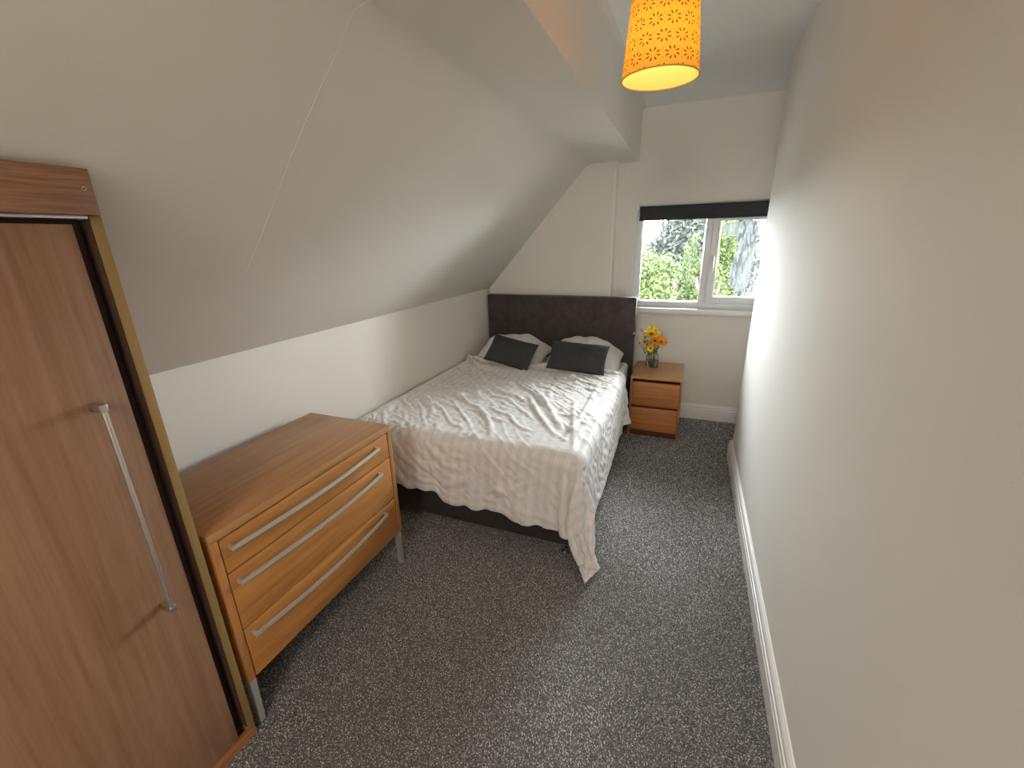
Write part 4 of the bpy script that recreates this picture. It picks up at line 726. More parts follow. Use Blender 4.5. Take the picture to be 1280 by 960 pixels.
7,-8,4,-5,0,1,0,1,-1,6,1,-1,-2,-2,6,-7,6,-6,4,0,-3,2,-1,5,-8,5,0,-4,0,-1,0,3,-2,0,-1,1,1,-1,4,-4,-1,2,-1,0,1,-2,0,0,0,1,0,0,-1,0,2,-1,0,-20,0,0,5,8,-10,-4,16,-13,-2,-1,5,-7,0,0,1,0,2,-2,0,4,0,2,-3,-2,-1,1,-1,0,0,2,-2,1,
6,-7,8,-7,0,0,-1,2,-3,0,1,1,0,0,4,-2,2,-6,-2,3,3,-1,-1,7,-8,6,-2,-3,-1,1,0,2,-2,0,0,-1,1,0,5,-1,-3,-1,0,1,2,-3,0,-1,0,1,-1,1,-1,0,0,0,-20,0,-1,0,7,7,-12,-5,18,-5,-10,1,1,2,-7,2,0,0,1,-3,1,5,0,4,-5,0,0,-1,-1,0,-1,1,-1,0,
5,-5,10,-10,-1,1,0,2,-1,-1,1,0,0,-2,1,2,2,-4,1,0,4,-5,1,6,-8,5,-2,-1,-1,0,0,1,-1,0,1,0,0,-1,3,-2,0,0,-1,2,3,-5,1,-2,0,2,0,0,1,0,0,-20,3,-4,-2,1,5,10,-12,-3,14,-5,-8,6,-8,11,-4,-5,0,0,3,-1,-5,4,0,8,-9,0,1,-1,-2,0,0,1,0,
-1,4,-5,8,-6,0,1,-1,0,1,-2,1,0,2,-3,2,1,1,1,-4,1,5,-6,0,7,-8,2,0,-1,1,0,0,-1,0,0,1,0,-1,0,4,-2,0,-1,-1,1,6,-6,1,-2,-1,0,0,0,2,-1,-21,-1,1,1,-2,0,2,13,-11,-3,12,1,-14,9,-1,-7,7,-7,2,2,-5,4,-5,2,-1,7,-6,0,-1,1,0,0,-1,1,-2,
0,4,1,0,0,-4,3,-2,-2,0,1,0,3,4,-7,1,3,-2,2,-4,1,3,-1,-4,7,2,-6,-1,-1,1,0,2,-2,0,0,-1,0,0,0,3,-1,0,-1,0,0,6,-6,1,-1,0,0,-3,1,3,-20,-1,-1,0,0,1,0,-1,9,-7,-3,3,13,-15,2,8,-10,10,-10,1,8,-9,6,-6,0,1,5,-4,2,-2,2,-2,-2,1,1,0,
-1,0,6,-6,4,-2,1,-1,-3,0,0,1,-1,7,-7,1,0,2,-2,-2,1,0,4,0,-2,6,-6,-2,-2,2,1,1,0,-2,1,0,0,0,1,1,-1,-1,0,0,1,4,-5,1,-1,-1,2,-2,0,-20,-2,0,2,3,-3,-2,1,0,5,-4,3,-4,8,-9,1,10,-10,12,-13,0,9,-9,8,-8,1,-1,1,0,-1,-2,4,1,-2,2,-3,
-1,0,1,6,-2,-3,4,-1,-2,2,0,-3,2,-3,7,-8,1,-1,4,-2,-2,1,0,2,1,-1,6,-5,-1,0,-1,0,0,0,0,0,0,0,-1,1,0,1,-1,0,0,3,-2,-2,0,1,0,0,0,-20,-1,0,3,-5,3,0,-1,0,1,-1,0,0,1,1,-1,-2,6,-6,11,-10,0,7,-8,7,-7,0,3,-2,-1,0,0,3,-3,2,-3,0,1,
0,0,0,3,-1,2,1,-6,2,1,-2,3,-4,7,-9,1,3,3,-1,-3,0,-1,3,0,-1,6,-5,1,-1,-1,-1,0,0,1,0,0,0,-1,2,-1,0,-1,0,1,8,-7,0,-1,0,-1,0,-21,0,3,-5,1,0,3,-1,-1,0,8,-7,0,0,1,0,-3,0,1,1,6,-6,1,2,-3,3,0,-4,1,2,-4,0,0,4,-5,4,0,-1,-1,0,-1,0,
0,4,0,0,-3,1,-1,0,0,0,2,2,-3,1,1,0,-4,0,0,3,0,-3,7,-3,-2,1,-2,0,-1,0,1,-1,0,-1,0,2,0,0,-1,-1,-1,6,-4,1,-2,1,0,-20,0,-2,0,0,0,0,2,1,-2,-1,5,0,0,-2,2,-4,-1,2,-1,1,3,-3,3,-2,2,-4,0,0,3,-1,0,-2,1,1,1,-4,0,1,-1,0,-3,1,1,3,1,
-1,-1,0,0,2,-3,6,-6,2,-2,2,2,-1,-2,-1,-1,0,4,1,-2,1,-2,1,-2,0,-1,-1,0,1,2,0,0,-1,0,0,-2,-1,0,5,-2,1,0,0,-20,-2,0,1,0,-1,0,1,1,2,-4,0,0,0,6,-3,1,-2,-2,0,1,0,1,2,2,-5,5,-3,4,-7,4,-2,-1,-1,2,-2,5,-5,1,1,0,0,-3,-1,0,3,1,-2,
0,-1,0,2,-2,2,-3,1,2,0,3,-2,1,0,-1,-1,-1,1,0,2,-2,-1,0,0,-1,2,-1,0,1,-1,1,-1,0,0,0,1,-1,0,1,-1,0,-21,4,-6,1,2,0,-1,0,-1,1,4,-5,4,0,-4,0,7,-4,3,-2,-4,0,2,-2,3,3,-6,6,-2,1,-4,-1,1,-1,1,1,-2,5,-4,0,1,2,-2,-2,0,0,0,0,1,-1,0,
1,-1,1,0,0,-1,0,-1,4,-3,1,3,-4,0,1,2,-1,2,-1,-3,0,1,-1,1,0,-2,0,1,0,-1,1,0,0,0,1,-1,1,0,-20,0,5,-7,0,2,-1,1,-1,0,-1,4,-3,1,3,-4,-1,9,-10,0,1,2,-2,-1,0,4,3,-5,-2,6,-1,-3,-1,1,-1,1,1,-2,3,0,-4,1,4,-3,1,-2,2,-1,-3,2,0,-1,1,
1,-1,0,-1,0,2,0,1,1,-1,0,0,-2,0,0,1,4,-1,-3,-1,0,0,0,0,-1,0,1,-1,0,1,1,-1,0,1,0,-1,-20,-1,0,2,-4,2,3,-2,-2,0,-1,2,-2,2,-1,2,-1,-2,8,-8,5,-4,-1,1,1,-1,2,0,1,1,1,-2,-3,0,1,-1,1,0,-2,-1,3,-1,2,1,-2,1,-2,1,0,1,-2,1,0,0,1,-1,
-1,-1,2,0,0,-1,2,2,-4,2,-1,0,-1,0,2,0,1,-2,-1,0,1,1,-1,-1,2,-2,0,0,1,0,-1,-1,1,-20,-2,0,2,0,0,-2,3,-1,-2,1,-3,4,-2,1,0,-1,0,0,9,-7,-1,0,1,-2,0,1,4,-4,1,2,2,-1,-5,0,1,-1,2,0,-2,1,1,-2,3,-2,0,-1,0,4,-2,0,-2,1,-1,0,1,1,0,
-2,1,0,-1,0,1,2,-3,1,0,1,-1,0,1,-2,1,-1,1,-1,0,0,0,0,1,-1,1,-1,0,0,0,-1,-21,-1,3,-3,2,-2,4,-3,5,-5,0,0,1,-1,0,-1,0,0,1,0,-1,4,-4,-1,2,-1,0,0,3,-3,4,0,1,0,-5,0,0,1,0,1,-1,1,-1,0,4,-5,0,1,-1,1,2,-1,-4,0,1,2,-1,0,0,0,1,0,
-2,2,1,0,-1,0,0,0,1,-3,2,-1,1,-1,1,0,-1,1,-1,1,0,-1,1,-1,0,0,0,-20,0,2,1,-4,-1,0,4,0,0,0,-1,-2,1,-1,2,-1,-2,0,0,1,-1,4,-4,0,1,-1,0,0,1,0,3,-1,1,-2,-2,0,-1,1,3,-1,-2,2,1,0,1,-3,0,-1,-1,1,3,0,-4,-1,1,2,1,-3,1,0,0,0,0,2,1,
-2,0,-1,1,-1,4,-5,2,0,0,-1,0,1,-1,1,-1,1,-1,1,0,-1,0,0,-20,3,-6,1,2,1,-3,0,2,4,-6,0,0,0,1,-1,2,0,-1,-1,1,4,-3,0,-2,0,1,2,0,-1,-1,0,3,-1,3,-4,-2,0,1,-1,1,-1,1,0,-1,3,1,-4,0,0,0,0,3,1,-3,-2,2,0,4,-5,0,0,0,0,-1,1,1,-1,1,-1,
1,-1,4,-3,-1,0,1,0,0,1,-2,2,-2,1,-1,0,1,0,0,-20,-2,1,3,3,-1,-2,-3,0,2,4,-4,-2,0,-1,1,-1,0,1,-1,3,-3,4,0,-3,0,1,0,-2,0,0,1,-1,3,0,3,-4,-2,2,0,-2,2,-3,1,-2,1,3,0,-2,1,-1,0,1,3,0,-2,-3,3,-2,1,2,-2,-1,0,-1,0,0,1,-1,1,0,1,-1,
2,1,-2,0,-1,0,-1,2,-2,1,0,-2,1,0,1,0,-21,1,1,-1,-1,-1,1,-1,-2,3,2,3,-3,-2,0,-1,1,1,-2,4,-3,0,0,4,-2,-2,-1,0,3,-1,-1,0,2,-3,1,0,5,-2,-2,-2,1,-2,3,-4,1,1,0,4,-1,-3,2,0,-1,2,0,0,-2,-1,2,3,-3,-1,2,-1,-1,-1,1,0,0,-1,1,0,0,0,
-1,2,-2,0,0,0,-1,1,0,0,1,0,0,-1,0,-20,0,0,-1,-1,1,-1,2,1,-2,2,1,1,-2,-3,0,0,2,2,-3,0,-1,0,0,6,-4,2,-4,0,1,0,0,0,4,-4,0,0,3,-4,0,0,1,-1,0,0,1,-1,0,3,-1,-2,0,0,0,3,-1,0,-2,0,0,0,1,1,-2,1,0,0,-1,1,0,-1,0,1,-1,1,-1,1,-1,0,0,
0,0,1,-1,0,0,0,0,0,-20,-1,-1,1,0,-1,2,0,0,-1,0,1,1,0,1,-3,0,-1,0,3,-2,0,2,-2,-1,5,-3,1,-3,0,0,0,1,-1,6,-6,0,1,2,-2,1,2,-2,1,-2,-1,1,-1,0,2,-1,-1,2,-1,1,0,-1,0,-1,0,1,1,-2,1,0,1,-1,0,-1,0,0,1,-1,0,1,0,-1,1,-1,0,1,0,-1,1,
0,0,0,-1,0,-20,1,-2,1,-2,1,-1,0,0,1,-2,0,3,1,-1,2,-3,1,0,-3,6,-4,0,-1,0,0,0,1,1,0,-2,0,0,2,-1,6,-6,-1,-1,3,-1,-1,0,0,3,-1,0,-3,1,0,1,0,-1,0,0,3,0,-2,0,0,0,-1,0,1,0,0,0,0,0,0,0,-1,0,1,-1,0,0,0,1,0,-1,0,0,0,0,0,0,0,0,-21,
1,1,-1,3,-5,1,-1,-1,1,1,1,-1,3,1,-1,0,-4,-1,2,-1,5,-3,1,-2,-1,0,1,0,-2,1,0,0,0,1,0,6,-7,1,-1,1,0,0,-1,1,-1,1,1,-1,0,-1,1,-1,0,0,0,1,1,0,-2,0,1,1,-1,0,0,-1,0,1,-1,0,0,0,0,1,-1,0,1,-1,0,1,-1,0,0,0,0,0,0,0,-20,-2,2,-2,0,3,
-3,1,0,-1,0,-1,0,0,3,2,2,-2,-4,0,0,0,1,3,1,-4,0,-1,0,1,0,-1,0,0,0,1,2,1,-1,-2,1,-2,0,0,1,1,-2,4,-3,0,1,-2,1,-1,0,0,1,-1,0,2,-1,-1,0,0,0,0,1,0,-2,1,0,0,0,0,-1,1,0,0,0,0,0,0,0,0,1,-1,0,1,0,-20,-2,1,0,-2,-1,3,-1,0,0,-1,1,0,
1,0,0,0,4,-1,-5,1,0,1,-1,3,3,-6,0,1,1,-1,-1,0,0,0,1,0,8,-8,3,-4,1,-1,1,-1,0,2,-2,3,-2,1,0,-2,0,-1,0,0,2,0,-1,0,1,-1,1,-1,0,0,1,0,0,0,-1,1,-1,0,0,1,-1,1,0,-1,0,1,-1,0,1,-1,0,-1,-20,1,-1,1,-3,3,-2,-1,0,0,0,0,0,0,0,0,2,0,3,
-1,-4,1,-1,2,-2,1,5,-6,0,0,1,1,-2,0,0,1,-1,0,11,-12,2,-1,1,-1,1,1,-1,-1,0,1,-1,0,1,0,-1,0,0,0,1,-1,0,0,1,-1,1,-1,1,-2,1,0,0,0,0,1,-1,0,0,0,0,0,0,1,-1,1,-1,-1,1,0,0,-21,0,0,3,0,-4,1,1,-2,0,0,-1,1,0,0,1,-1,1,1,4,-3,0,-3,0,
0,-1,-1,7,-6,1,1,0,0,-1,1,-1,0,1,0,9,-7,-2,-1,1,-1,0,0,0,0,1,-1,1,-1,0,1,-1,0,1,-1,1,-1,0,0,1,-1,1,-1,-1,-1,2,1,2,-3,-1,1,0,0,1,-1,0,1,-1,0,0,0,0,0,0,1,-20,1,0,-3,4,-1,-2,-1,1,-1,0,0,0,0,0,0,0,0,1,0,6,-7,5,-6,0,1,1,-1,6,
-6,0,0,1,-1,-1,0,1,-1,-1,2,6,-2,-4,0,0,1,-1,0,1,0,0,0,0,0,-1,0,1,-1,0,0,1,0,0,-1,1,-1,-1,1,0,-1,2,-2,1,1,0,-1,0,0,0,1,-1,0,1,-1,0,1,0,-1,0,-20,-1,-1,0,0,1,0,2,-2,-1,0,1,0,-1,0,1,-1,1,0,0,-1,6,-5,5,-6,2,2,-2,-2,5,-1,-4,2,
-1,-2,0,0,-1,0,1,2,4,0,-4,0,-1,2,-1,-1,0,2,-1,0,0,0,-1,0,0,1,0,-1,1,-1,0,-1,-1,2,2,0,-1,-3,1,1,0,0,1,0,-1,0,0,1,-1,0,0,0,0,0,0,0,-21,1,1,-2,-1,0,0,-1,4,0,-3,0,0,0,1,-1,1,-1,0,0,1,-1,3,-3,7,-7,0,2,0,-1,-1,3,-4,4,-3,0,0,
-1,1,0,0,-1,3,2,-5,-1,0,3,0,-1,-1,1,0,-1,1,1,-1,1,-1,0,1,-1,0,0,1,0,-1,0,1,-1,-1,0,1,0,0,0,0,0,1,-1,0,2,-2,0,0,0,0,1,-1,-20,0,-2,0,-1,0,0,-1,1,4,1,-3,-1,0,0,1,-1,0,0,0,0,0,0,1,-1,7,-8,1,2,0,2,-4,2,-1,5,2,-9,1,-1,1,-2,1,
2,1,1,-3,-1,0,0,1,0,0,1,0,0,-1,0,0,0,0,0,0,0,0,-1,2,1,-1,-1,1,0,0,0,0,-1,0,0,0,-1,1,0,-1,1,0,0,0,0,-1,0,-20,-1,-1,1,2,2,1,1,-3,-3,3,-2,-2,0,0,0,1,-1,1,1,-2,1,-1,1,3,-3,4,-5,0,0,1,5,0,-2,-3,0,4,-2,-2,-1,1,-1,0,0,3,1,-4,0,
1,0,0,-2,1,0,0,0,1,-1,0,0,0,0,0,0,0,0,0,0,0,0,0,0,0,0,0,0,0,0,0,-2,0,1,-1,2,1,-1,0,0,-1,-20,-1,-1,1,0,0,1,1,-1,0,-2,4,-3,-2,1,0,-1,1,-1,-1,2,0,0,0,-2,1,2,3,-5,0,-1,1,0,1,3,-3,2,-2,0,0,1,2,-3,0,0,0,3,-2,-1,1,-1,1,-1,1,0,
1,-2,0,-1,1,0,0,0,0,0,-1,0,1,1,-1,0,0,0,0,1,0,-1,0,0,1,-1,-1,2,-1,0,0,0,-1,1,-21,0,4,-5,0,2,1,-3,0,0,0,0,2,-3,0,0,0,0,0,1,0,0,0,0,0,-1,1,1,3,-3,0,-1,0,0,0,0,1,3,-3,-1,2,-1,1,-1,-1,2,-2,0,1,-1,2,0,-2,0,-1,0,1,-1,1,0,0,1,
0,0,-1,0,-1,0,0,1,1,0,0,-1,0,0,1,-1,0,0,0,0,0,1,-1,1,-1,1,-1,-20,1,-2,4,-4,-1,-1,1,1,-1,1,-2,5,-2,-1,-1,2,-1,0,-1,0,1,1,-2,0,2,-1,0,-1,3,-1,2,0,-1,0,-3,0,0,4,-3,-1,0,0,1,0,-1,3,-1,-2,1,-1,1,1,-2,1,0,-1,1,-1,0,1,-1,0,0,1,
-1,1,-1,0,0,0,0,0,0,-1,1,0,0,1,0,0,-1,0,0,1,-1,0,0,-1,-20,-2,2,-1,4,-5,1,0,0,1,-1,1,-2,7,0,-2,-5,-1,0,-1,1,1,1,1,-2,0,1,-1,1,1,0,-1,-1,-1,-2,3,-2,0,-1,4,-3,1,1,0,0,0,0,2,-1,-1,0,1,0,1,-3,1,0,0,1,-1,0,0,0,0,0,1,-1,0,0,0,
0,0,-1,0,1,0,0,1,-1,0,0,1,0,-1,0,1,0,-1,0,-20,0,-3,1,1,6,-7,0,0,1,0,1,2,1,-2,-2,2,2,-1,1,-2,-2,-1,1,1,-2,1,0,0,-1,0,-1,-1,1,1,1,2,-4,1,-1,2,-1,0,1,-1,0,0,0,1,0,-1,-1,1,0,3,-3,0,0,-1,1,-2,1,0,0,0,1,0,1,-1,0,0,-1,1,1,0,-1,
0,-1,0,1,0,0,0,0,-1,-1,2,0,0,-21,0,0,-1,0,0,6,-6,0,0,1,0,-1,0,1,5,-5,-2,1,1,1,0,-2,-1,1,1,-1,1,1,-2,0,0,2,1,-2,0,-1,3,-3,1,-1,1,0,-1,0,1,-1,0,1,-1,1,0,-1,1,0,1,1,-2,1,-1,0,-2,1,-1,1,0,1,-1,0,0,-1,0,1,0,0,0,0,0,0,0,0,0,0,
-1,0,0,-1,1,2,-20,0,-1,0,-1,0,1,4,-4,-1,0,1,-1,0,1,-1,6,-5,-1,-1,0,0,0,1,-1,1,0,1,0,1,-2,1,1,0,-1,-1,1,1,0,-2,0,0,1,1,-1,-2,1,0,0,1,-1,0,1,-1,0,1,-1,2,-2,0,1,0,-1,1,-1,0,-1,1,0,-1,0,2,-1,0,0,1,-1,0,0,0,0,1,-1,0,0,1,-1,0,
0,-20,0,4,-6,0,1,-1,1,2,0,-1,-1,0,0,-1,0,0,8,-1,-5,1,-4,1,1,0,-1,1,-1,0,2,0,-2,-1,1,3,-3,0,0,2,0,-1,-1,0,0,1,0,0,-1,0,0,1,-1,0,1,0,-1,1,-1,1,-1,0,1,0,-1,1,-1,0,0,0,0,1,-1,0,0,0,-1,2,0,0,-1,0,-1,2,-2,0,0,1,0,0,-20,-2,1,7,
-7,-1,1,1,3,-5,1,-1,0,1,-1,0,1,-2,2,5,-6,4,-3,-2,0,2,-1,0,1,0,1,-1,-3,0,-1,2,-1,1,1,1,1,-3,-1,1,2,0,-1,1,-1,0,0,1,-1,0,-1,1,0,0,1,-1,0,1,-1,1,-1,0,1,-1,0,0,0,0,1,-1,0,0,0,1,-1,0,-1,2,-2,1,1,0,-1,0,-1,-21,3,-5,1,8,-8,-1,
1,0,4,0,0,0,-3,0,-1,0,0,-1,0,4,-2,2,-3,1,0,-1,0,0,1,-1,-1,3,-4,0,0,0,0,1,0,1,1,-2,0,0,1,1,-1,1,-1,-2,0,2,1,1,0,-1,1,-1,0,0,-1,0,0,1,0,-2,0,1,1,0,0,-1,1,-1,1,-1,0,0,0,1,-1,1,0,0,-1,0,0,1,-20,-1,2,-1,-1,7,-8,0,0,1,-1,1,-1,
1,0,0,0,-1,0,1,-1,1,1,-1,1,-2,1,0,-1,-2,1,2,0,0,0,-1,1,-1,0,0,-1,3,0,-3,-1,2,0,0,0,0,1,0,-1,-1,2,-1,-1,-1,-1,1,2,0,-1,-1,0,1,1,0,1,-1,0,0,0,0,0,-1,1,0,0,0,0,0,-1,2,-1,1,-1,0,0,-20,0,-2,0,1,1,6,-8,0,1,0,1,0,-1,-1,0,0,2,
-1,0,-1,0,0,5,-5,2,-1,-2,0,1,0,1,-1,1,-1,2,-1,0,-1,0,1,-1,2,-2,1,-1,0,1,-1,0,0,0,0,-1,-2,-1,0,0,0,2,1,0,0,0,0,0,1,0,-1,1,1,0,0,-1,1,-1,-1,1,1,-1,1,0,0,-1,1,-1,0,0,0,-21,1,3,-4,-1,0,2,5,-6,-1,2,-2,1,-1,1,0,-1,0,2,-3,1,-1,
1,0,3,-3,0,1,0,-1,0,0,1,0,2,-3,0,0,0,1,-1,0,0,3,-3,0,0,0,0,1,-1,0,-1,1,-2,0,0,0,2,-1,-2,1,1,2,-1,0,0,0,0,-1,0,2,-1,0,0,1,0,-1,0,1,0,-1,0,1,-1,0,0,-1,1,-20,-2,1,3,-3,0,0,1,2,-3,0,1,-1,2,-1,-2,1,0,-1,3,0,-2,-1,-1,1,1,1,0,
-1,-1,1,-1,0,2,-2,2,0,-1,0,-1,0,0,1,-1,2,-2,0,0,0,0,1,-1,0,0,0,0,0,1,-1,1,0,-1,1,-1,1,-1,0,1,-1,0,0,-1,0,1,0,0,0,0,0,1,-1,0,1,0,0,-1,0,1,-1,-20,1,-3,0,2,-1,-1,1,2,-1,0,-1,1,-2,0,1,0,-1,1,-1,-1,4,-3,1,-1,1,-1,0,0,1,-1,1,
-1,-1,2,0,0,0,0,1,-1,0,-1,1,0,1,-2,0,1,-1,0,0,0,0,-1,1,1,-1,1,-1,0,0,-1,1,-1,1,0,0,0,1,-1,0,0,0,0,0,1,0,0,-1,0,1,-1,0,0,0,1,0,0,-20,-2,1,0,1,-2,1,-1,0,4,-4,2,0,-5,0,3,1,0,-1,-1,2,-1,4,-4,1,-1,1,0,1,0,0,-2,1,-1,0,0,1,0,0,
-1,0,0,0,0,0,0,1,-1,0,0,0,0,0,0,2,-1,0,-1,0,1,-1,0,0,-1,2,-1,0,0,1,-1,0,-1,1,0,0,0,0,0,0,1,-1,-1,2,-2,1,1,0,0,-1,-21,3,-3,0,-1,2,-2,3,-2,-1,3,-1,-2,5,4,-4,-5,1,0,1,1,1,-2,2,-4,0,0,2,-1,0,0,0,0,-1,0,0,0,1,0,-1,1,-1,0,0,0,
0,0,0,-1,1,1,0,-1,0,2,0,0,-1,-3,0,2,0,1,0,-1,1,-1,0,-1,1,0,1,0,-1,0,1,-1,0,1,-1,0,-1,-1,3,-1,-1,1,0,0,-20,-1,1,-1,0,1,0,-2,3,-3,0,1,2,0,-1,-1,3,-1,-3,0,-1,-1,2,1,2,-3,1,-2,0,0,1,2,-2,2,-1,0,-2,0,0,1,0,0,-1,0,1,0,0,1,0,
-1,-1,1,1,-1,-1,1,0,0,1,-4,1,2,0,0,0,0,0,-1,2,0,-1,-2,1,1,1,-1,1,0,-1,0,0,0,0,-2,0,1,0,1,0,-20,2,-2,0,0,0,0,-2,1,4,-4,-1,0,3,-1,3,-4,-1,5,-5,0,0,-1,1,2,2,-4,1,0,-1,0,0,1,-1,0,0,1,-1,-2,1,1,2,-1,0,-1,1,0,-1,0,0,0,0,0,1,
-1,0,-1,2,-1,2,-3,-1,1,1,0,0,0,1,-2,-1,1,3,-2,1,-1,0,0,1,0,-1,1,0,-1,0,0,1,-1,0,0,-20,-1,4,-3,3,-5,2,-1,-1,1,4,-5,1,-1,-1,1,3,0,-1,3,-4,0,0,-1,0,1,1,-2,0,0,0,-1,1,0,1,0,0,0,1,0,-1,-1,3,-2,-1,0,0,0,0,0,0,0,0,0,0,0,0,0,1,
0,0,0,-1,0,-1,0,1,0,0,1,0,-2,2,-1,0,0,0,-1,1,0,-1,2,0,-1,1,-1,1,-1,0,-21,1,0,4,-3,0,2,-2,-2,0,-1,5,-5,0,1,-1,0,1,-1,2,1,-3,0,1,-1,0,1,-1,0,0,0,0,0,1,-1,1,1,1,0,-2,0,0,-1,2,0,-2,0,1,0,0,0,-1,0,0,0,0,1,-1,0,0,0,-1,1,-1,1,
0,0,0,0,0,1,0,0,0,0,-1,-1,1,-1,1,2,-2,0,1,-1,0,-1,-1,2,-20,-1,-2,1,0,4,-3,3,-1,0,0,-1,1,-2,-1,1,0,-1,-1,0,3,0,-1,-1,0,0,1,2,-2,-1,0,1,-1,0,0,0,0,-1,1,0,0,0,0,0,1,0,1,0,-2,0,0,0,1,-1,0,0,0,0,0,1,-1,0,0,0,-1,1,0,0,1,0,-1,
0,0,0,0,2,-1,-2,1,1,-1,0,1,0,0,0,-1,1,-1,-20,-2,1,0,-1,0,1,0,2,-4,0,1,3,0,-3,-1,1,1,0,-1,0,3,-2,-1,1,0,-1,0,3,-1,-2,0,0,0,1,-1,0,1,-1,0,0,0,0,0,0,2,-1,-1,1,-1,0,0,0,0,0,1,0,-1,0,0,0,0,-1,0,1,0,0,0,0,0,0,1,-1,1,0,-1,0,0,
-1,1,0,1,1,-1,-1,1,1,-1,-2,-20,-1,2,-2,1,-2,0,1,-1,2,-2,0,0,2,1,-2,0,-1,-1,0,0,1,3,-1,-2,0,0,1,-1,2,-1,-1,1,-1,0,1,-1,0,0,0,0,1,0,-1,0,-1,2,-1,0,0,0,0,0,0,1,-1,0,0,1,-1,0,0,0,0,0,0,0,0,0,0,1,-1,1,-1,0,0,1,0,0,-1,0,1,-2,
1,1,-1,1,1,1,-21,2,-2,-1,1,1,-2,0,1,-1,1,0,1,-2,0,1,-2,1,1,0,0,-1,0,2,-1,0,0,-1,0,0,1,0,-1,0,0,0,1,-1,0,1,-1,0,0,1,-1,0,-1,0,1,0,0,1,-1,0,0,0,0,2,-1,-1,0,0,0,0,0,0,0,0,0,0,0,1,-1,0,0,1,0,1,0,-1,0,-1,0,1,0,0,-1,1,0,-20,0,
-1,0,-1,0,1,-1,1,0,1,0,-1,0,1,-1,0,-1,0,1,-1,0,0,0,2,-1,-1,1,-2,0,1,1,-1,1,-1,-1,0,1,1,-1,1,-1,0,0,1,0,-1,1,0,-1,0,-1,1,0,0,0,-1,0,1,0,0,-1,0,0,0,0,1,0,0,0,0,-1,1,1,0,-1,0,0,0,0,1,0,0,-1,1,0,0,-1,1,-20,-2,1,0,-1,1,-1,1,
0,0,0,0,-1,1,0,1,-1,-1,1,-1,1,-1,0,0,1,0,0,-1,0,0,0,0,1,-1,0,1,-1,0,0,0,0,0,0,-1,0,0,1,0,0,1,-1,1,-1,1,-1,0,-1,-1,0,1,0,0,0,0,1,0,0,0,0,0,2,0,-1,0,4,2,3,2,3,2,-2,-1,1,-1,0,0,0,1,0,-20,0,-2,-1,1,0,1,-1,0,1,-1,-1,1,1,0,0,
2,0,-4,1,0,0,0,1,-2,0,1,0,1,0,0,-1,0,0,1,-1,0,0,-1,1,0,0,0,1,-1,0,0,1,-1,0,1,-2,1,-1,1,-1,0,0,0,1,0,0,0,0,0,0,1,0,1,1,-2,5,-1,0,-2,0,-1,-1,-2,0,1,1,-1,1,-1,0,1,-1,0,-21,2,-3,2,-1,-1,0,1,-1,-1,2,-1,-2,2,0,0,0,2,1,-2,-2,1,
1,-1,0,1,-1,1,0,1,0,-1,0,0,-1,0,0,1,0,-1,0,0,0,0,1,0,-1,-1,0,1,0,0,-2,1,0,1,1,0,-1,0,0,-1,0,1,0,0,0,1,1,2,0,-5,1,2,1,2,0,2,1,1,3,2,2,0,-1,0,-1,-1,0,-20,-2,4,-3,0,-1,0,0,-1,2,-1,1,1,-2,1,-1,0,0,2,-1,-2,1,0,0,0,-1,1,0,1,
-2,0,1,0,0,0,-1,0,0,1,0,0,0,0,0,0,0,0,-1,1,0,0,0,1,-1,-2,1,1,0,0,-1,0,-1,0,0,0,2,1,2,0,-2,1,4,2,-2,-1,-3,2,-1,1,-2,-1,0,0,1,1,0,0,2,0,-20,-2,0,4,-3,0,-1,0,1,0,-1,1,-1,1,0,1,-1,-1,0,1,2,-2,-1,0,0,0,0,-1,0,0,1,0,0,0,0,0,0,
0,0,1,-1,0,0,0,0,0,-1,2,-1,0,0,1,-1,0,0,0,0,-1,1,-1,-1,1,0,-1,1,1,-1,1,1,3,0,-3,0,0,-1,0,0,0,0,0,0,0,0,8,-2,-1,-1,-1,-1,-21,1,-1,-1,5,-4,0,-1,1,-2,2,-1,1,-1,-1,-1,1,1,0,1,1,-2,0,-1,1,0,0,0,0,1,-1,0,0,1,0,0,0,-1,0,0,-1,1,
1,0,-1,0,1,-1,1,0,0,-1,1,1,0,-1,0,2,-1,1,-1,0,-4,2,2,0,2,-3,1,-2,-1,1,0,2,2,2,0,3,3,1,2,-1,-1,-3,1,3,0,2,-1,-20,0,-1,0,-2,5,-3,0,-1,1,-1,0,0,-1,-1,2,1,-1,0,0,0,2,-2,1,0,1,-1,-1,0,1,0,0,0,-1,1,2,1,-1,-2,0,1,2,-4,2,1,-1,1,
1,0,0,0,1,-1,-1,-1,0,3,-1,2,-1,2,0,3,3,-10,1,1,2,-5,5,5,4,3,2,1,2,0,-3,-3,0,-3,-1,1,-5,3,0,2,-2,3,-20,1,2,-3,-1,-1,5,-3,-2,0,0,1,-1,1,-1,0,1,-1,2,-2,1,-1,2,-1,0,0,1,1,0,0,0,1,0,0,0,1,-1,0,3,-6,8,-5,2,2,-1,0,2,-1,0,1,0,0,
1,-4,4,4,-3,1,-2,2,1,0,0,-3,16,-23,1,-2,6,1,-6,-1,0,2,2,0,-2,0,-2,-1,-1,0,0,1,1,-2,0,0,1,-20,-1,3,1,-2,-2,-1,4,-3,1,-2,-2,1,1,3,-3,0,4,-4,5,-4,1,3,0,0,0,-1,0,2,0,2,0,1,1,0,-1,0,3,-5,10,-8,4,2,-5,2,2,-2,0,1,0,1,1,-4,10,
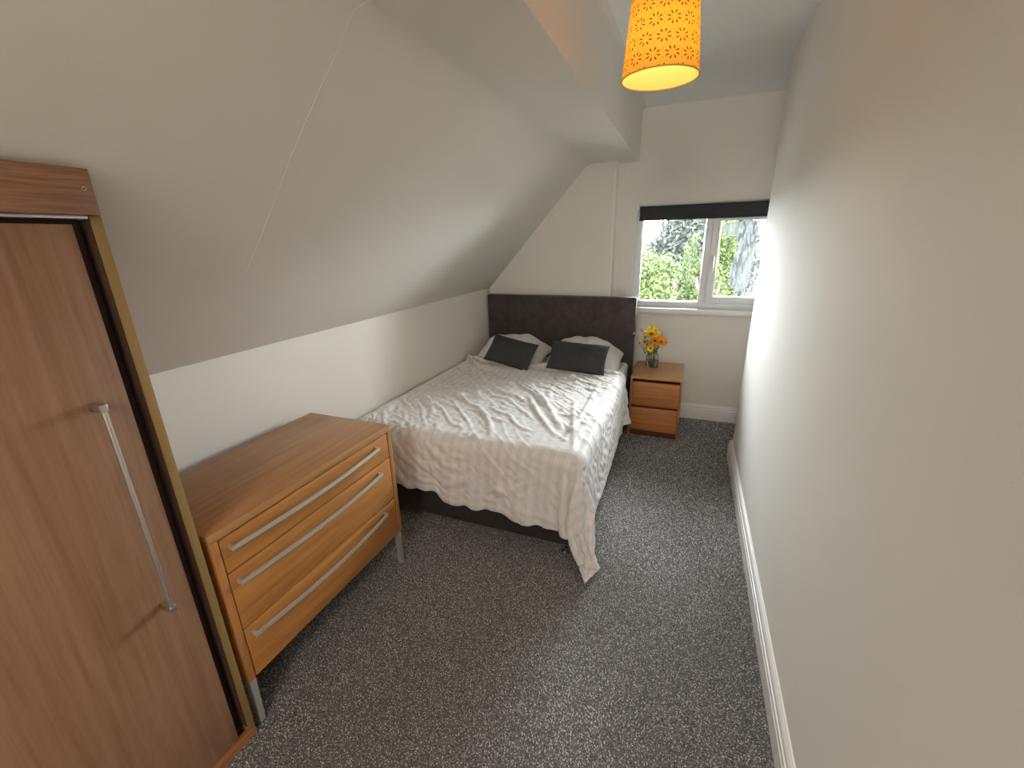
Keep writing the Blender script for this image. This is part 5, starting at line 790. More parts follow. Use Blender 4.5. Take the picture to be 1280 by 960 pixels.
-1,-3,0,1,1,0,-1,3,0,-3,5,-4,-16,5,-5,-1,7,3,0,-8,-3,-2,3,-1,-1,-1,2,2,0,0,-2,0,0,1,-1,-21,-1,3,1,-3,1,-2,0,6,-7,4,1,-3,5,-5,2,3,-3,5,-6,4,6,-9,1,6,0,1,1,-3,-2,1,2,3,1,0,1,0,-1,6,-3,2,-1,-1,2,0,0,0,0,0,-2,2,-5,11,-5,-1,
1,1,0,1,0,1,-8,9,-4,-4,10,-9,-14,7,-8,1,-1,3,9,4,0,-8,-9,3,2,-4,0,-1,-2,0,3,2,1,2,-20,-1,4,-6,9,-8,4,-2,0,9,-12,1,3,3,5,2,-5,2,-1,4,0,-3,3,7,-12,3,5,2,3,-1,-3,4,-4,1,1,1,1,1,-1,0,0,0,1,0,0,-1,0,-2,-2,7,-7,11,-6,-2,2,-1,
1,0,-1,-1,3,-5,-3,14,-16,20,-4,-11,-12,6,-9,0,0,-1,4,6,-6,3,-8,0,3,8,2,3,1,-3,-10,-3,1,-22,1,1,7,-10,13,-11,3,5,-2,5,6,2,-15,8,0,2,0,-1,3,2,-6,8,-8,11,-12,-4,5,7,4,2,-9,1,-2,-1,3,2,2,-2,1,0,-1,2,-3,2,1,0,3,1,-11,13,-6,
-3,3,-2,2,-1,1,-2,0,2,-2,-5,6,0,3,3,7,-16,-8,7,-10,-4,2,-3,0,17,-6,-3,-8,5,-7,1,1,2,4,11,6,-14,-19,0,0,0,10,-12,19,-10,-4,0,15,-9,5,4,-13,10,0,0,4,-1,-4,5,-8,9,-3,7,-6,-6,-2,2,2,5,6,0,-1,-4,1,-5,1,3,-5,6,-2,2,-4,3,-2,-7,
-1,15,-9,-1,6,-4,3,0,-5,4,-3,7,-5,0,-4,2,9,-4,5,-9,13,-16,-6,10,-9,-8,-1,-1,0,19,5,-5,-19,2,-2,1,0,0,-1,2,21,-13,1,-8,14,-11,17,-17,22,-8,0,-7,12,-9,4,4,-13,10,0,-3,2,4,-1,0,-7,3,6,6,-3,-7,-3,4,3,-2,1,-3,2,-4,-1,9,-12,
11,-4,-3,3,1,-1,-2,2,10,-12,3,3,-8,5,2,-4,3,-2,1,0,0,0,-5,0,3,5,-2,3,4,3,-17,-3,10,-8,-9,-3,0,-2,12,13,-4,-18,2,3,-6,-1,0,2,0,-8,-4,14,-23,22,-8,12,-21,22,-3,2,-14,14,-3,4,-1,-16,8,2,-5,4,5,5,-5,-4,3,5,3,-6,-4,-6,-1,-1,
0,11,-7,3,9,-17,14,-4,-6,6,-2,2,-3,0,9,-10,8,-2,-9,7,3,-5,0,2,-3,3,-5,2,4,-6,-4,8,-6,18,-3,-12,16,0,-21,1,12,-9,-10,-5,2,-2,7,21,-4,-15,-11,9,4,-6,1,1,-3,-9,4,21,-23,13,0,-1,-17,18,-2,4,-15,12,0,-3,1,-8,7,3,-9,4,-1,9,1,
-3,-3,-6,11,2,-1,-1,-4,5,-10,4,5,-10,9,-4,-5,10,-5,0,-1,0,5,-5,2,-4,-6,10,2,-3,-3,4,-1,0,1,3,-10,8,-3,-4,1,1,5,7,-3,-10,18,-2,-22,3,15,-8,-10,-10,1,-1,4,24,6,-14,-19,-1,16,1,-4,-18,9,-4,10,15,-21,6,11,-8,-16,13,4,5,-13,
5,10,-6,-3,-5,5,8,-14,2,-2,1,-2,1,-1,0,6,2,0,4,-4,4,0,-10,4,3,-2,6,-7,1,2,-3,1,-2,0,-3,-4,12,1,-2,-6,9,-6,2,-1,1,-1,6,-5,-1,-4,0,4,2,8,-3,-5,-1,12,1,-25,4,19,-7,5,-16,-8,-5,-1,11,18,2,-22,-6,0,3,18,-23,-5,2,-1,20,-18,5,
13,-11,-14,11,6,1,-9,1,17,-1,-10,-6,0,14,-9,-5,-1,4,-8,13,-2,-4,-1,-1,-2,0,-1,-1,5,7,-4,1,-5,3,1,-5,6,-7,1,2,-1,12,-4,-2,-8,11,-8,3,0,-1,1,-4,4,0,-2,-2,-3,5,0,8,3,-5,-7,7,4,0,-20,5,19,-15,16,-10,-8,-12,-5,7,-1,32,-1,-8,
-26,1,-9,0,-2,13,-11,16,-12,1,16,-13,-12,5,10,0,-6,-3,8,8,-2,-10,1,11,1,-7,-8,9,-6,-5,6,2,-1,-5,-4,2,5,5,-5,1,-2,2,-1,0,3,-13,3,0,3,15,-8,0,-7,11,-8,1,2,-2,2,-1,5,-8,3,0,-3,-1,1,0,7,4,-4,3,-10,8,6,-4,-18,6,15,-16,21,-4,
9,-9,-25,16,1,-2,-18,-2,0,-10,1,1,-1,15,-12,10,-3,-3,13,-11,-11,-2,14,2,-5,-3,1,5,6,-13,6,3,6,0,-10,-5,3,2,-4,-2,6,5,4,1,-7,-3,0,-1,0,2,1,-5,14,3,-6,6,-10,-2,-4,8,-6,-2,4,-1,0,1,-3,2,5,-6,0,-2,1,-1,3,1,5,0,-7,10,-10,8,4,
-7,-13,8,8,-15,23,-6,-16,25,-13,-4,-18,0,-1,-2,-1,5,-12,3,-3,17,-10,4,5,-1,2,-7,-4,-6,8,5,-2,-3,-1,2,6,-12,1,0,6,9,2,-3,-10,3,5,2,1,-3,-4,-4,2,2,2,-3,0,-3,10,-4,-4,12,-10,-3,-1,6,-7,1,4,-3,1,-3,4,-2,-2,3,0,-1,-2,0,-2,-1,
4,6,5,-7,3,5,-11,10,1,-10,-9,9,0,-9,12,3,-22,23,-26,2,-1,1,-2,2,-1,-4,-5,2,-4,20,-12,2,3,4,3,-8,-6,-3,6,6,0,-3,-4,-1,5,1,3,-1,-1,4,4,3,-1,-5,-3,-3,-4,-3,8,-1,-8,3,6,-5,7,-11,7,6,-7,-2,-1,7,-10,8,-1,-1,3,-4,7,-10,8,-6,3,
-1,0,-1,2,-4,1,0,4,6,-4,-2,9,-2,-9,12,-4,-9,-2,3,1,-2,10,-8,-20,2,-3,2,2,-3,3,-1,-3,-4,-3,2,4,12,-12,-2,9,2,5,-7,-6,-7,4,6,5,2,-4,-4,-4,-3,-1,1,0,1,1,1,3,-1,-3,2,6,-5,-2,11,-2,-3,-2,-6,8,-4,3,-2,2,6,-8,6,-4,1,0,-3,6,-5,
6,-8,5,-1,-1,0,-2,0,0,3,-4,4,7,1,-17,9,12,-6,-8,15,-12,-4,1,1,1,-6,-1,-9,-4,1,1,1,0,-7,-2,9,-2,-1,-2,-2,4,7,-4,-4,2,3,8,-4,-5,-10,5,0,4,4,1,2,1,0,-2,0,2,-3,-1,-3,1,4,-1,-3,3,3,-6,-1,0,6,2,-2,-2,-7,4,1,-6,3,0,1,-2,2,0,1,
3,-5,3,-3,0,-1,0,0,-1,-1,2,-4,4,8,-1,-6,-4,9,9,-7,-1,9,-20,10,1,-15,-5,5,-5,0,-1,0,-2,-1,-8,-1,4,4,-1,1,-5,1,4,7,1,0,-4,-2,5,3,0,-17,1,1,1,3,0,1,-1,0,-1,-2,2,0,2,-2,-3,0,2,-2,3,2,-1,0,-2,0,1,0,3,-2,-3,3,3,2,-2,-3,3,0,-3,
2,2,-3,3,-2,0,0,-2,1,-1,1,1,-3,7,4,0,-14,5,8,7,-13,9,4,-24,4,-8,3,1,1,-2,-3,-1,-1,-1,0,-1,-5,4,0,-1,-4,-2,-1,2,1,2,3,4,1,1,2,6,-4,-4,0,-2,0,-1,1,1,0,-1,0,1,0,2,3,1,-2,2,-4,-1,1,0,1,0,-2,-1,-1,4,2,1,-3,-4,0,-3,1,4,-3,-3,
2,-1,1,2,-1,1,-5,-2,10,-10,3,2,3,3,4,-7,-7,9,1,2,0,3,-3,-24,0,4,-2,1,-1,1,-3,-1,605,0,0,0,0,0,0,0,0,0,0,0,0,0,0,0,0,0,0,0,0,0,0,0,0,0,0,0,0,0,0,0,0,0,0,0,0,0,0,0,0,0,0,0,0,0,0,0,0,0,0,0,0,0,0,0,0,0,0,0,0,0,0,0,4,0,0,1,
-4,-10,-16,-21,-23,-22,-21,-22,-22,-22,-22,-22,-22,-22,-22,-22,-22,-22,-21,-22,-22,0,61,-17,5,5,-1,-5,-4,-4,-6,-10,-13,-8,6,8,7,-13,8,5,-7,-14,10,10,0,-1,1,-2,-3,2,-1,-15,-1,15,3,5,8,7,5,2,-1,-7,-7,-1,3,-13,-16,-2,5,4,
-9,9,9,4,-7,-13,-1,10,6,3,-3,2,4,5,1,-7,-1,-5,-9,-3,0,-5,-2,-1,-1,-1,1,0,1,0,0,0,0,0,0,0,1,-1,0,0,0,-1,17,-25,-9,11,-5,2,-7,-2,0,11,13,-12,-6,-3,26,-19,7,-3,5,-11,2,-8,0,-2,2,3,-3,15,15,1,-18,-13,-2,-2,3,1,5,7,-4,-1,8,0,
-3,7,0,-8,-3,14,-17,6,-11,3,21,-8,-12,-3,5,9,-7,-8,-4,2,5,3,5,4,-11,5,1,2,2,1,0,-2,0,-1,0,1,-1,1,0,0,0,0,0,0,1,0,-15,15,12,-15,-16,21,-12,5,4,0,2,-4,13,-13,-2,-12,25,-23,23,-4,5,-21,10,6,-4,-1,1,2,-17,15,-9,-3,12,-3,-8,
-9,-1,0,2,19,9,-22,-5,27,1,-11,7,-3,-8,8,-18,22,-7,-9,19,-9,-4,-8,-1,13,3,-8,-6,-3,-4,3,1,18,-15,8,-2,0,0,1,0,0,0,0,-1,0,-1,0,1,0,-1,0,0,0,0,-16,-1,22,7,-12,-19,25,-8,4,-2,6,1,-11,13,-11,6,-19,25,-25,26,-17,17,-2,-6,-3,
1,-1,-2,7,-21,25,-2,-7,0,4,-4,-5,-7,-6,-2,5,25,-12,-15,20,10,-18,8,6,1,-2,-22,25,-11,-10,21,-12,5,-7,-7,7,10,-4,0,0,-3,1,-5,8,-10,1,2,0,-1,1,0,0,0,0,1,0,0,-1,0,-2,0,1,-1,0,-6,-10,0,23,6,-10,-21,26,-13,4,-7,0,12,-10,9,1,
-3,-16,25,-24,25,-21,1,2,9,-2,0,1,-4,10,-22,22,1,-9,-2,4,0,4,-6,-6,5,-6,15,0,-23,15,14,-20,0,8,8,4,-25,24,-13,-10,25,-18,8,-5,-7,-1,15,-6,1,0,2,-9,-2,8,-1,-1,0,-1,-1,1,0,0,0,0,0,1,0,-1,-1,1,-1,1,0,-3,-9,-5,3,21,7,-7,-23,
23,7,-12,4,-14,9,9,-16,6,2,-14,22,-25,27,-12,-1,-1,4,0,-2,4,-9,10,-20,18,9,-13,1,0,-3,9,-8,-11,-4,0,5,17,-20,11,18,-16,-11,-1,5,21,-21,23,-15,-12,25,-18,11,-4,-2,-9,15,-5,-1,-5,6,-2,-8,7,1,-2,-1,0,1,1,0,0,0,0,-1,1,1,1,
-1,0,-1,0,-8,0,-6,-3,4,20,9,-3,-25,4,23,-20,2,8,-13,7,9,-6,-1,-13,24,-26,26,-10,-2,-3,1,2,-4,14,-13,7,-17,13,15,-16,1,0,-3,12,-7,2,-2,5,-13,7,-11,1,22,-11,-3,-1,-10,20,-15,22,-14,-14,24,-17,6,0,1,-9,12,-4,0,-2,-3,1,-6,3,
3,0,0,-2,1,3,-1,0,0,0,-1,0,2,-1,0,0,0,-8,4,-2,-9,-1,4,16,13,-2,-21,-4,25,3,-21,-1,6,-6,15,-7,-3,-12,22,-26,26,1,-1,-3,-3,-5,1,-1,-1,3,-14,10,18,-16,-1,-2,-2,12,-9,5,-8,13,3,-10,-5,-4,19,-10,-2,1,-13,17,-7,18,-11,-15,19,
-8,0,0,4,-9,9,-7,-1,0,0,0,-5,3,2,1,0,-3,-1,5,-2,2,-1,0,0,0,1,0,-2,0,13,-5,-9,6,-19,-3,6,8,16,0,-21,-8,13,19,-4,-18,1,1,16,-2,-9,-10,16,-22,17,-7,-3,3,6,-1,-1,1,-1,2,-12,8,20,-14,-4,-2,4,1,-7,3,-7,-1,22,-12,-4,-6,20,0,
-11,6,-18,11,1,18,-8,-18,15,-6,4,-7,7,-3,2,-6,0,0,-1,0,-3,2,0,2,0,-1,-5,6,-3,3,0,0,0,0,0,3,0,4,-9,14,-4,-5,-10,-9,7,9,19,0,-18,-12,-2,23,8,-16,-9,-4,20,5,-11,-5,6,-17,25,-4,-6,5,-3,2,-3,7,-7,6,-20,0,26,0,-9,-12,17,-6,-2,
1,-1,-9,22,-15,1,-10,2,19,-14,10,-16,1,4,21,-1,-22,12,-10,5,-4,-5,6,-1,1,-1,0,0,-1,-1,3,-2,1,-2,2,-5,6,-2,1,0,0,2,0,-1,0,-1,2,-5,6,-2,0,-5,-13,8,8,11,7,-17,-2,-13,20,11,-16,-2,-13,19,10,-13,0,7,-21,23,1,-16,-5,19,-8,-8,
17,-15,8,-6,-10,16,10,-2,-22,21,-7,-4,0,-1,2,15,-15,1,-1,-9,20,-14,6,-7,-5,-1,19,5,-20,14,-7,0,0,-7,6,-2,0,0,0,0,-1,-2,2,0,-1,0,2,-5,5,-3,2,1,-2,1,1,0,-2,4,5,-21,23,-10,5,-5,-12,7,-8,6,24,-16,-1,-16,16,17,-17,1,-15,15,
15,-13,-8,5,-3,-3,14,-3,-14,18,-6,-14,17,-6,2,1,-16,2,13,11,-23,20,3,-1,-5,-18,10,16,-13,-1,1,-12,21,-10,1,-4,-7,-1,17,8,-22,14,-1,-6,1,-3,-1,-1,1,0,1,0,-1,0,-1,2,-1,0,-1,2,1,-2,-1,1,1,-1,0,-1,7,-17,10,-9,19,-14,10,-12,
-1,2,9,-14,22,-3,-3,-19,12,17,-16,7,-21,12,19,-10,-6,-11,18,-15,3,5,-9,17,3,-16,5,-1,4,-2,-3,-8,1,20,-23,11,-6,0,7,-8,11,13,-10,-2,6,-21,20,-9,0,-2,-8,2,13,8,-21,-1,11,-7,1,-1,1,-1,1,0,1,0,-2,2,-1,0,-1,1,-6,7,-1,1,-1,-2,
2,0,-7,-4,10,1,0,-10,20,-16,12,-21,25,-20,18,-19,0,10,2,-7,-2,23,-20,15,-23,5,22,-3,-12,-8,21,-12,-1,4,-13,8,15,0,-3,-16,14,-8,0,-1,-9,21,-21,15,1,-8,-2,0,-5,21,1,-6,3,-21,21,-9,-1,0,-10,0,12,10,-4,-17,11,-6,0,0,1,-1,0,
-1,1,0,0,1,0,0,1,-1,-6,6,-1,1,0,-1,0,-7,7,3,-3,0,4,-14,20,-15,6,-13,24,-25,24,3,-17,2,-7,2,-4,22,-20,20,-24,-1,21,-1,-9,-8,21,-1,-10,8,-16,-3,13,-3,9,-16,17,-9,0,0,-10,20,-17,2,11,-2,-17,16,-17,8,-5,5,14,-19,21,-7,-3,-1,
1,-12,2,2,15,-8,-2,1,-1,1,0,-1,0,-1,1,-1,1,0,0,-1,1,1,-5,3,0,0,-1,0,0,-1,-3,10,-6,-3,8,-14,20,-12,-1,2,3,-16,2,25,-7,-4,-4,-2,-4,16,-20,25,-23,-6,24,6,-16,-10,3,13,-10,14,-12,-11,18,1,5,-19,18,-7,-2,0,-8,17,-10,-3,1,4,
-11,15,-16,6,6,-6,11,-18,19,2,-1,-16,12,-4,3,-7,-4,7,-1,0,-2,1,0,0,0,-1,1,-1,1,0,0,-1,1,0,0,-1,1,0,0,14,-14,0,-7,15,-7,-6,5,-7,20,-12,-12,23,-10,-2,-14,25,3,-2,-14,4,-10,9,-13,26,-19,-10,3,25,-13,-1,-6,6,-7,16,-9,-11,10,
6,4,-18,17,-4,-4,-1,2,1,-1,0,0,0,2,0,-1,-5,2,2,1,-12,12,2,8,-15,4,-1,-5,4,-7,7,1,-1,-1,0,0,1,0,-1,0,0,2,0,0,-2,0,-1,1,-1,1,0,10,5,-14,0,-9,17,-1,-8,-2,2,11,-12,-5,19,-13,0,-14,17,-4,4,-9,6,0,0,-12,26,-13,-2,-13,26,-13,1,
0,1,-6,14,-10,-11,-1,11,3,-12,16,3,-7,-9,17,-8,-2,1,-1,3,6,-8,3,-3,-5,10,-5,-7,-3,0,18,-2,-10,3,-3,3,-8,5,2,-1,0,0,0,-1,1,0,0,1,0,0,0,0,-2,1,0,0,0,-1,-4,16,-10,8,-19,1,13,-5,-1,-8,11,-7,4,11,-11,0,-14,25,2,-11,4,3,2,-7,
-14,24,0,0,-25,25,-13,1,1,4,0,1,-6,-1,-5,6,7,-17,3,14,-4,-13,17,2,-8,0,-3,3,7,-12,12,-9,-5,11,-9,3,7,-15,8,7,-5,-1,0,-1,-4,1,1,1,0,-1,1,-1,0,1,-3,3,-1,0,1,0,-2,1,0,0,0,-2,-7,17,-16,9,9,-17,11,-12,8,10,-11,-3,5,0,-2,-3,
-11,25,-4,-10,-3,6,7,-4,-15,8,-3,20,-25,25,-12,-1,-5,4,9,4,-11,4,3,-5,8,-12,-6,4,4,-10,2,15,-7,-10,1,6,8,-15,17,-4,-8,10,-5,-6,11,-13,5,-1,0,-1,3,0,-1,1,-1,1,0,0,0,0,-1,1,-2,1,0,0,1,-1,-1,1,0,1,8,-10,-9,9,13,-7,10,-18,1,
8,-17,19,-16,8,2,-2,6,-9,0,15,-11,-1,-8,4,1,7,-12,6,-10,23,-24,25,-11,-2,-10,-1,4,17,-13,-3,7,0,12,-13,6,1,-5,-2,-8,17,-8,-2,-3,6,5,-14,6,3,-5,8,-4,-4,10,-14,9,-3,-1,-2,1,3,-1,0,-1,0,0,0,0,1,0,-2,1,0,-1,0,1,0,0,0,-8,-5,
26,-6,-2,-5,-13,0,25,0,-20,8,-8,13,-15,19,-8,-6,3,-2,7,8,-13,3,-4,4,-4,4,-1,6,-17,22,-25,25,-9,-2,0,-3,-6,18,-9,-8,-1,-2,23,-18,1,6,0,-1,-9,19,-12,6,-8,8,7,-11,0,0,-3,3,0,-7,12,-11,5,-1,0,-1,-3,5,-1,0,0,0,0,0,0,0,2,-4,1,
0,-1,1,1,-1,0,-15,12,0,13,1,-11,-1,10,-23,16,1,1,0,-8,4,-8,18,-3,-7,-8,-5,20,1,-9,5,2,3,1,-2,-12,11,-18,21,-24,24,-10,0,5,-6,1,3,-2,5,-6,-11,21,-10,0,0,0,0,-10,23,-18,9,-11,9,12,-9,-3,-3,1,-1,2,-8,8,-3,0,1,-2,2,-5,3,1,
-1,0,0,0,-2,2,-1,2,-1,1,0,0,-1,0,0,0,-1,-10,-5,0,4,18,-14,18,-24,24,-13,0,3,0,-3,-1,-2,7,-10,8,-11,23,-6,-9,-2,-3,8,-4,4,4,-1,-12,19,-23,26,-12,-5,10,-10,13,-8,-5,6,4,-15,20,-9,3,4,2,-6,-16,23,-17,6,-10,7,11,2,-5,-6,0,1,
-1,-1,-2,2,0,1,-2,1,-1,-1,1,-1,1,0,0,-2,1,0,-1,3,0,0,0,-1,0,9,1,-1,-1,-1,-5,-8,5,-8,20,-24,24,-12,1,0,1,-8,10,9,-9,-10,0,-6,23,-8,-3,1,-9,17,1,-17,17,-8,-9,15,-20,26,-3,-13,8,-1,8,-8,2,-2,-1,-14,20,-12,-6,-2,16,5,-21,20,
-10,0,-10,-3,5,16,3,-4,-8,1,-5,6,-2,0,0,0,0,-1,2,-2,2,-1,0,0,-1,-1,1,0,0,1,-3,2,1,0,-9,0,2,2,0,9,5,0,-3,-16,21,-25,26,-14,2,0,10,2,-5,-1,-6,-1,-3,-10,23,1,-10,0,-1,0,1,-6,18,-12,-6,9,-16,15,-1,-1,-4,-1,12,-7,1,-3,3,-12,
18,-5,-1,-5,-1,14,-17,15,-8,1,1,-6,1,-3,2,10,-7,1,-2,1,0,0,-1,0,1,-2,2,-1,1,0,0,1,-1,0,1,-2,-2,1,2,-1,0,1,-2,-3,2,3,-8,-1,-1,4,6,-10,22,-26,25,-14,6,-2,-6,-7,18,0,2,-10,1,-12,4,17,-10,-2,-3,6,-4,1,16,-13,-2,2,-11,19,-17,
-3,5,-2,14,-3,-2,0,1,-9,14,-5,-7,2,-4,17,-16,13,-7,1,5,-14,7,5,-10,11,-2,-4,0,0,0,1,-1,-1,0,1,0,0,-1,2,-2,1,0,0,-1,1,0,-1,1,0,12,-6,4,-12,-1,3,4,-1,-3,0,0,-11,24,-25,24,-18,-6,1,3,-6,18,2,-3,-3,1,-2,-6,14,-16,11,-2,1,
-10,2,22,-15,0,-1,-9,21,-6,-5,-2,-10,5,16,-10,4,-3,-7,11,-1,-3,0,-8,16,-14,12,-7,-2,9,1,-11,7,-3,-3,2,-2,1,0,0,0,0,0,-1,3,-2,0,-1,-1,0,1,0,1,0,1,-1,-1,0,8,3,-5,7,-13,5,-10,3,2,6,1,-2,-16,23,-24,24,-12,0,5,-6,-11,4,19,
-11,0,0,3,-8,7,-5,4,-1,1,-7,2,20,-13,-4,0,-1,0,6,-4,6,-10,-5,18,-13,9,-4,-5,2,2,0,0,-7,14,-13,12,-6,-5,-2,9,-5,-4,6,-2,2,-1,0,0,0,0,-1,2,-1,-1,1,-1,1,0,1,0,-2,1,0,-1,0,0,-1,-6,-1,2,17,-15,5,-1,0,-6,0,2,4,-9,19,-23,25,
-12,-4,5,0,-8,-3,22,-13,1,-3,8,2,-7,-1,1,0,0,-5,-8,26,-5,-10,-7,13,-9,5,-4,13,-9,-10,17,-12,12,-7,0,0,0,0,0,0,1,-6,10,-5,1,-4,2,0,-4,5,-2,1,0,0,-1,1,0,-1,-1,1,0,0,1,1,-2,0,0,0,0,0,0,0,0,5,-11,0,5,4,-3,2,-2,0,-1,1,0,-1,
-7,18,-23,24,-11,0,0,1,-5,-7,24,-15,0,-4,-1,14,-8,2,-1,1,-7,4,-15,25,4,-14,-5,13,-7,-1,5,7,-8,-10,12,-11,14,-7,0,0,0,0,-6,12,-7,2,0,-2,2,-1,0,0,-2,1,-1,0,0,1,-1,1,-1,-1,1,1,0,0,-1,1,-1,0,0,0,-1,0,0,-9,-2,23,-13,-9,16,-4,
-5,3,0,0,0,0,0,0,-7,14,-20,25,-10,-3,3,4,-7,-6,22,-16,1,-1,-6,14,-9,2,0,1,-1,2,-19,22,-1,-4,-6,11,-4,-9,11,-4,3,-7,4,1,1,-1,0,0,0,2,-9,15,-7,-2,3,-1,-3,2,-1,-1,-1,1,0,0,0,1,0,0,0,0,-1,0,0,0,-1,1,0,-1,1,0,0,0,-6,4,-10,24,
-12,-9,16,-6,-1,0,0,4,-4,0,0,0,-6,13,-20,24,-1,-13,-2,9,-5,5,13,-16,0,-2,-6,13,-6,0,0,2,-4,8,-23,28,-11,0,-4,4,-1,-1,3,3,-2,-2,-7,12,-5,0,0,0,-2,3,-9,8,1,-1,-3,6,-4,1,-4,4,-2,-1,0,2,-1,0,0,0,0,0,0,0,0,0,0,0,1,-2,1,0,0,
13,-2,-10,-12,21,-12,1,8,-7,0,4,-4,0,0,4,-4,1,-7,10,-18,18,9,-13,-3,6,-8,5,17,-13,-5,2,-6,7,-2,0,-3,7,-7,6,-17,27,-13,0,0,4,-5,1,-5,11,2,-3,-10,10,-5,0,0,0,0,1,-9,11,-5,5,-3,-1,-2,3,-2,1,-1,1,-1,1,-1,1,0,-1,0,0,0,1,0,0,
0,-2,1,0,0,0,5,-3,-2,0,-10,17,-16,12,-2,-2,-4,1,4,0,3,-3,0,3,-6,4,-14,12,16,-16,-6,-6,3,6,18,-1,-10,3,-9,3,0,0,-3,3,0,1,-14,25,-13,1,-7,-3,14,-3,-2,-6,2,4,-4,10,-5,0,0,0,0,1,-4,4,-4,1,-1,3,-2,-1,1,2,-1,0,-1,1,-1,0,0,0,0,
1,-1,0,0,0,1,-1,0,1,0,-11,-1,12,1,-1,-6,6,-11,21,-9,0,-1,0,0,-1,1,0,-2,7,-5,0,-11,8,18,-16,1,-7,1,-2,14,7,-11,11,-10,-4,1,0,0,0,0,1,-12,22,-12,1,2,-6,4,-2,2,-1,7,-7,-4,7,-2,2,1,-3,0,0,-1,0,-3,6,-4,1,1,-2,1,1,-1,0,0,0,0,
0,0,0,-1,1,0,0,0,-1,0,1,-1,0,-10,10,0,0,0,1,-1,1,-12,22,-11,0,0,0,-6,6,0,0,2,-2,1,-1,-4,2,17,-15,1,-9,0,-5,10,11,-3,11,-1,-12,-4,1,2,-2,0,0,-10,22,-13,0,5,-4,-4,4,1,-8,13,-6,1,-1,-2,-1,3,0,0,0,0,0,-5,5,-1,0,0,0,0,1,0,-1,
0,0,1,0,0,0,-1,0,-1,0,1,0,-1,0,0,-3,5,6,3,5,0,0,-4,-5,-18,21,-9,0,4,0,-2,-2,2,-10,12,-6,1,-8,-5,4,22,-14,1,-2,-3,-10,-2,2,6,2,20,-3,-9,-1,8,-8,0,0,-10,22,-14,-2,8,1,-5,0,1,-6,10,-2,-3,0,0,0,0,0,0,1,-2,3,-2,-1,0,1,-1,0,
-1,0,0,0,0,0,1,0,-1,1,0,0,-1,0,1,-1,0,0,7,-13,-1,-1,2,2,-8,1,4,7,-11,20,-7,-8,1,2,6,-6,3,0,0,0,0,0,-5,-4,22,-12,-1,1,1,-1,-4,-9,5,-6,18,1,-5,-5,14,-10,-1,-1,-1,12,-10,2,-6,11,-7,1,0,-5,-1,7,-1,0,0,0,1,1,-3,4,-2,-3,2,-1,
0,0,0,0,0,0,0,0,1,-2,0,1,-1,0,0,0,0,0,0,1,0,-1,13,-15,1,-7,-3,14,-4,2,0,1,-14,20,-1,-6,4,-8,8,-3,-5,9,-5,0,3,-4,3,-10,20,-7,-2,-1,-2,0,1,-1,-3,-9,17,-2,5,-6,7,-9,0,-9,11,-1,-7,11,-12,15,-9,3,-3,1,-1,1,0,0,0,-1,0,1,0,-2,
2,0,-1,0,0,0,0,0,0,0,0,-1,2,-1,0,0,-1,-1,2,0,0,0,-1,0,10,-6,8,-15,3,0,-4,10,-6,4,-3,11,-22,4,6,-6,11,-9,4,-1,-3,11,-7,-3,9,-12,3,2,10,1,1,2,-1,-1,-11,0,-2,-9,16,-5,-8,3,11,-5,0,-10,17,-7,-6,6,-9,17,-12,8,-5,1,-1,0,0,0,0,
-1,3,-5,3,-1,0,0,0,0,-1,0,0,0,1,0,0,0,0,0,0,2,-1,-2,0,1,0,-1,0,-4,-6,5,18,-14,1,-1,-4,11,-10,11,-4,13,1,-2,-8,-12,4,-1,1,0,-7,16,-8,-6,12,-8,-4,-5,-2,0,0,2,5,17,-10,-1,-1,-10,4,5,-2,0,7,-3,-1,-7,14,-6,0,1,-7,18,-18,9,-3,
0,3,-3,0,0,2,-3,1,-3,2,-1,1,0,0,0,0,-1,2,-1,0,0,-1,1,-1,0,0,1,0,1,0,0,-1,0,-10,5,5,-5,20,-14,-1,0,-7,12,-13,-3,-2,3,10,12,5,0,-1,-3,-6,-6,-8,15,-8,-6,12,-12,3,3,6,-6,-1,-4,-2,17,-10,0,0,-5,3,3,3,-7,3,0,0,-6,10,-4,0,-1,1,
11,-15,9,2,-11,9,-5,0,-2,2,-1,1,-1,0,0,0,0,0,0,1,-2,1,1,-2,0,0,0,1,-1,1,1,-1,-1,2,1,0,-2,6,-10,8,-3,15,-12,-3,1,-6,10,-5,-2,-5,-8,12,7,2,-10,-3,1,7,-1,-7,17,-8,-6,12,-7,0,-5,12,1,-8,-4,-1,15,-11,1,3,3,0,-3,-3,0,0,0,0,-4,
6,-2,-2,-3,-2,14,-14,9,5,-12,11,-5,-1,-1,3,-3,0,0,0,0,0,0,0,0,1,-1,-1,0,-1,0,2,-1,1,1,0,1,-1,-1,1,0,10,-14,8,-13,0,3,19,-9,-3,-1,-5,5,2,-1,3,-17,7,5,-1,-1,3,0,6,-7,-2,7,-4,-7,14,-7,-1,-7,1,15,-6,-8,-5,20,-9,-3,-3,-2,-1,
15,-6,4,-4,0,0,-2,2,1,-8,5,-6,14,-16,11,1,-9,12,-5,-1,-1,3,-1,0,-1,-1,0,1,0,0,-1,1,-1,0,0,2,-1,1,-1,0,0,-1,2,-1,0,0,9,4,-18,7,-5,1,-2,17,1,-2,-4,-3,-4,2,-5,2,-16,0,22,4,-10,5,-11,7,-2,-3,4,0,-8,15,-7,1,-1,-8,11,-3,1,-9,
15,-7,0,0,1,-7,12,-10,4,0,0,4,-1,-3,1,-1,2,-7,8,-11,11,-3,-6,10,-4,-1,1,-1,1,0,-1,1,-2,1,0,0,-2,1,2,0,-2,0,-1,2,-1,0,1,-1,1,0,0,-2,-1,17,-18,3,-7,-2,-3,10,3,4,1,1,-4,0,-1,1,-8,-8,12,14,-18,6,3,-7,6,-2,3,4,-15,17,-10,1,1,
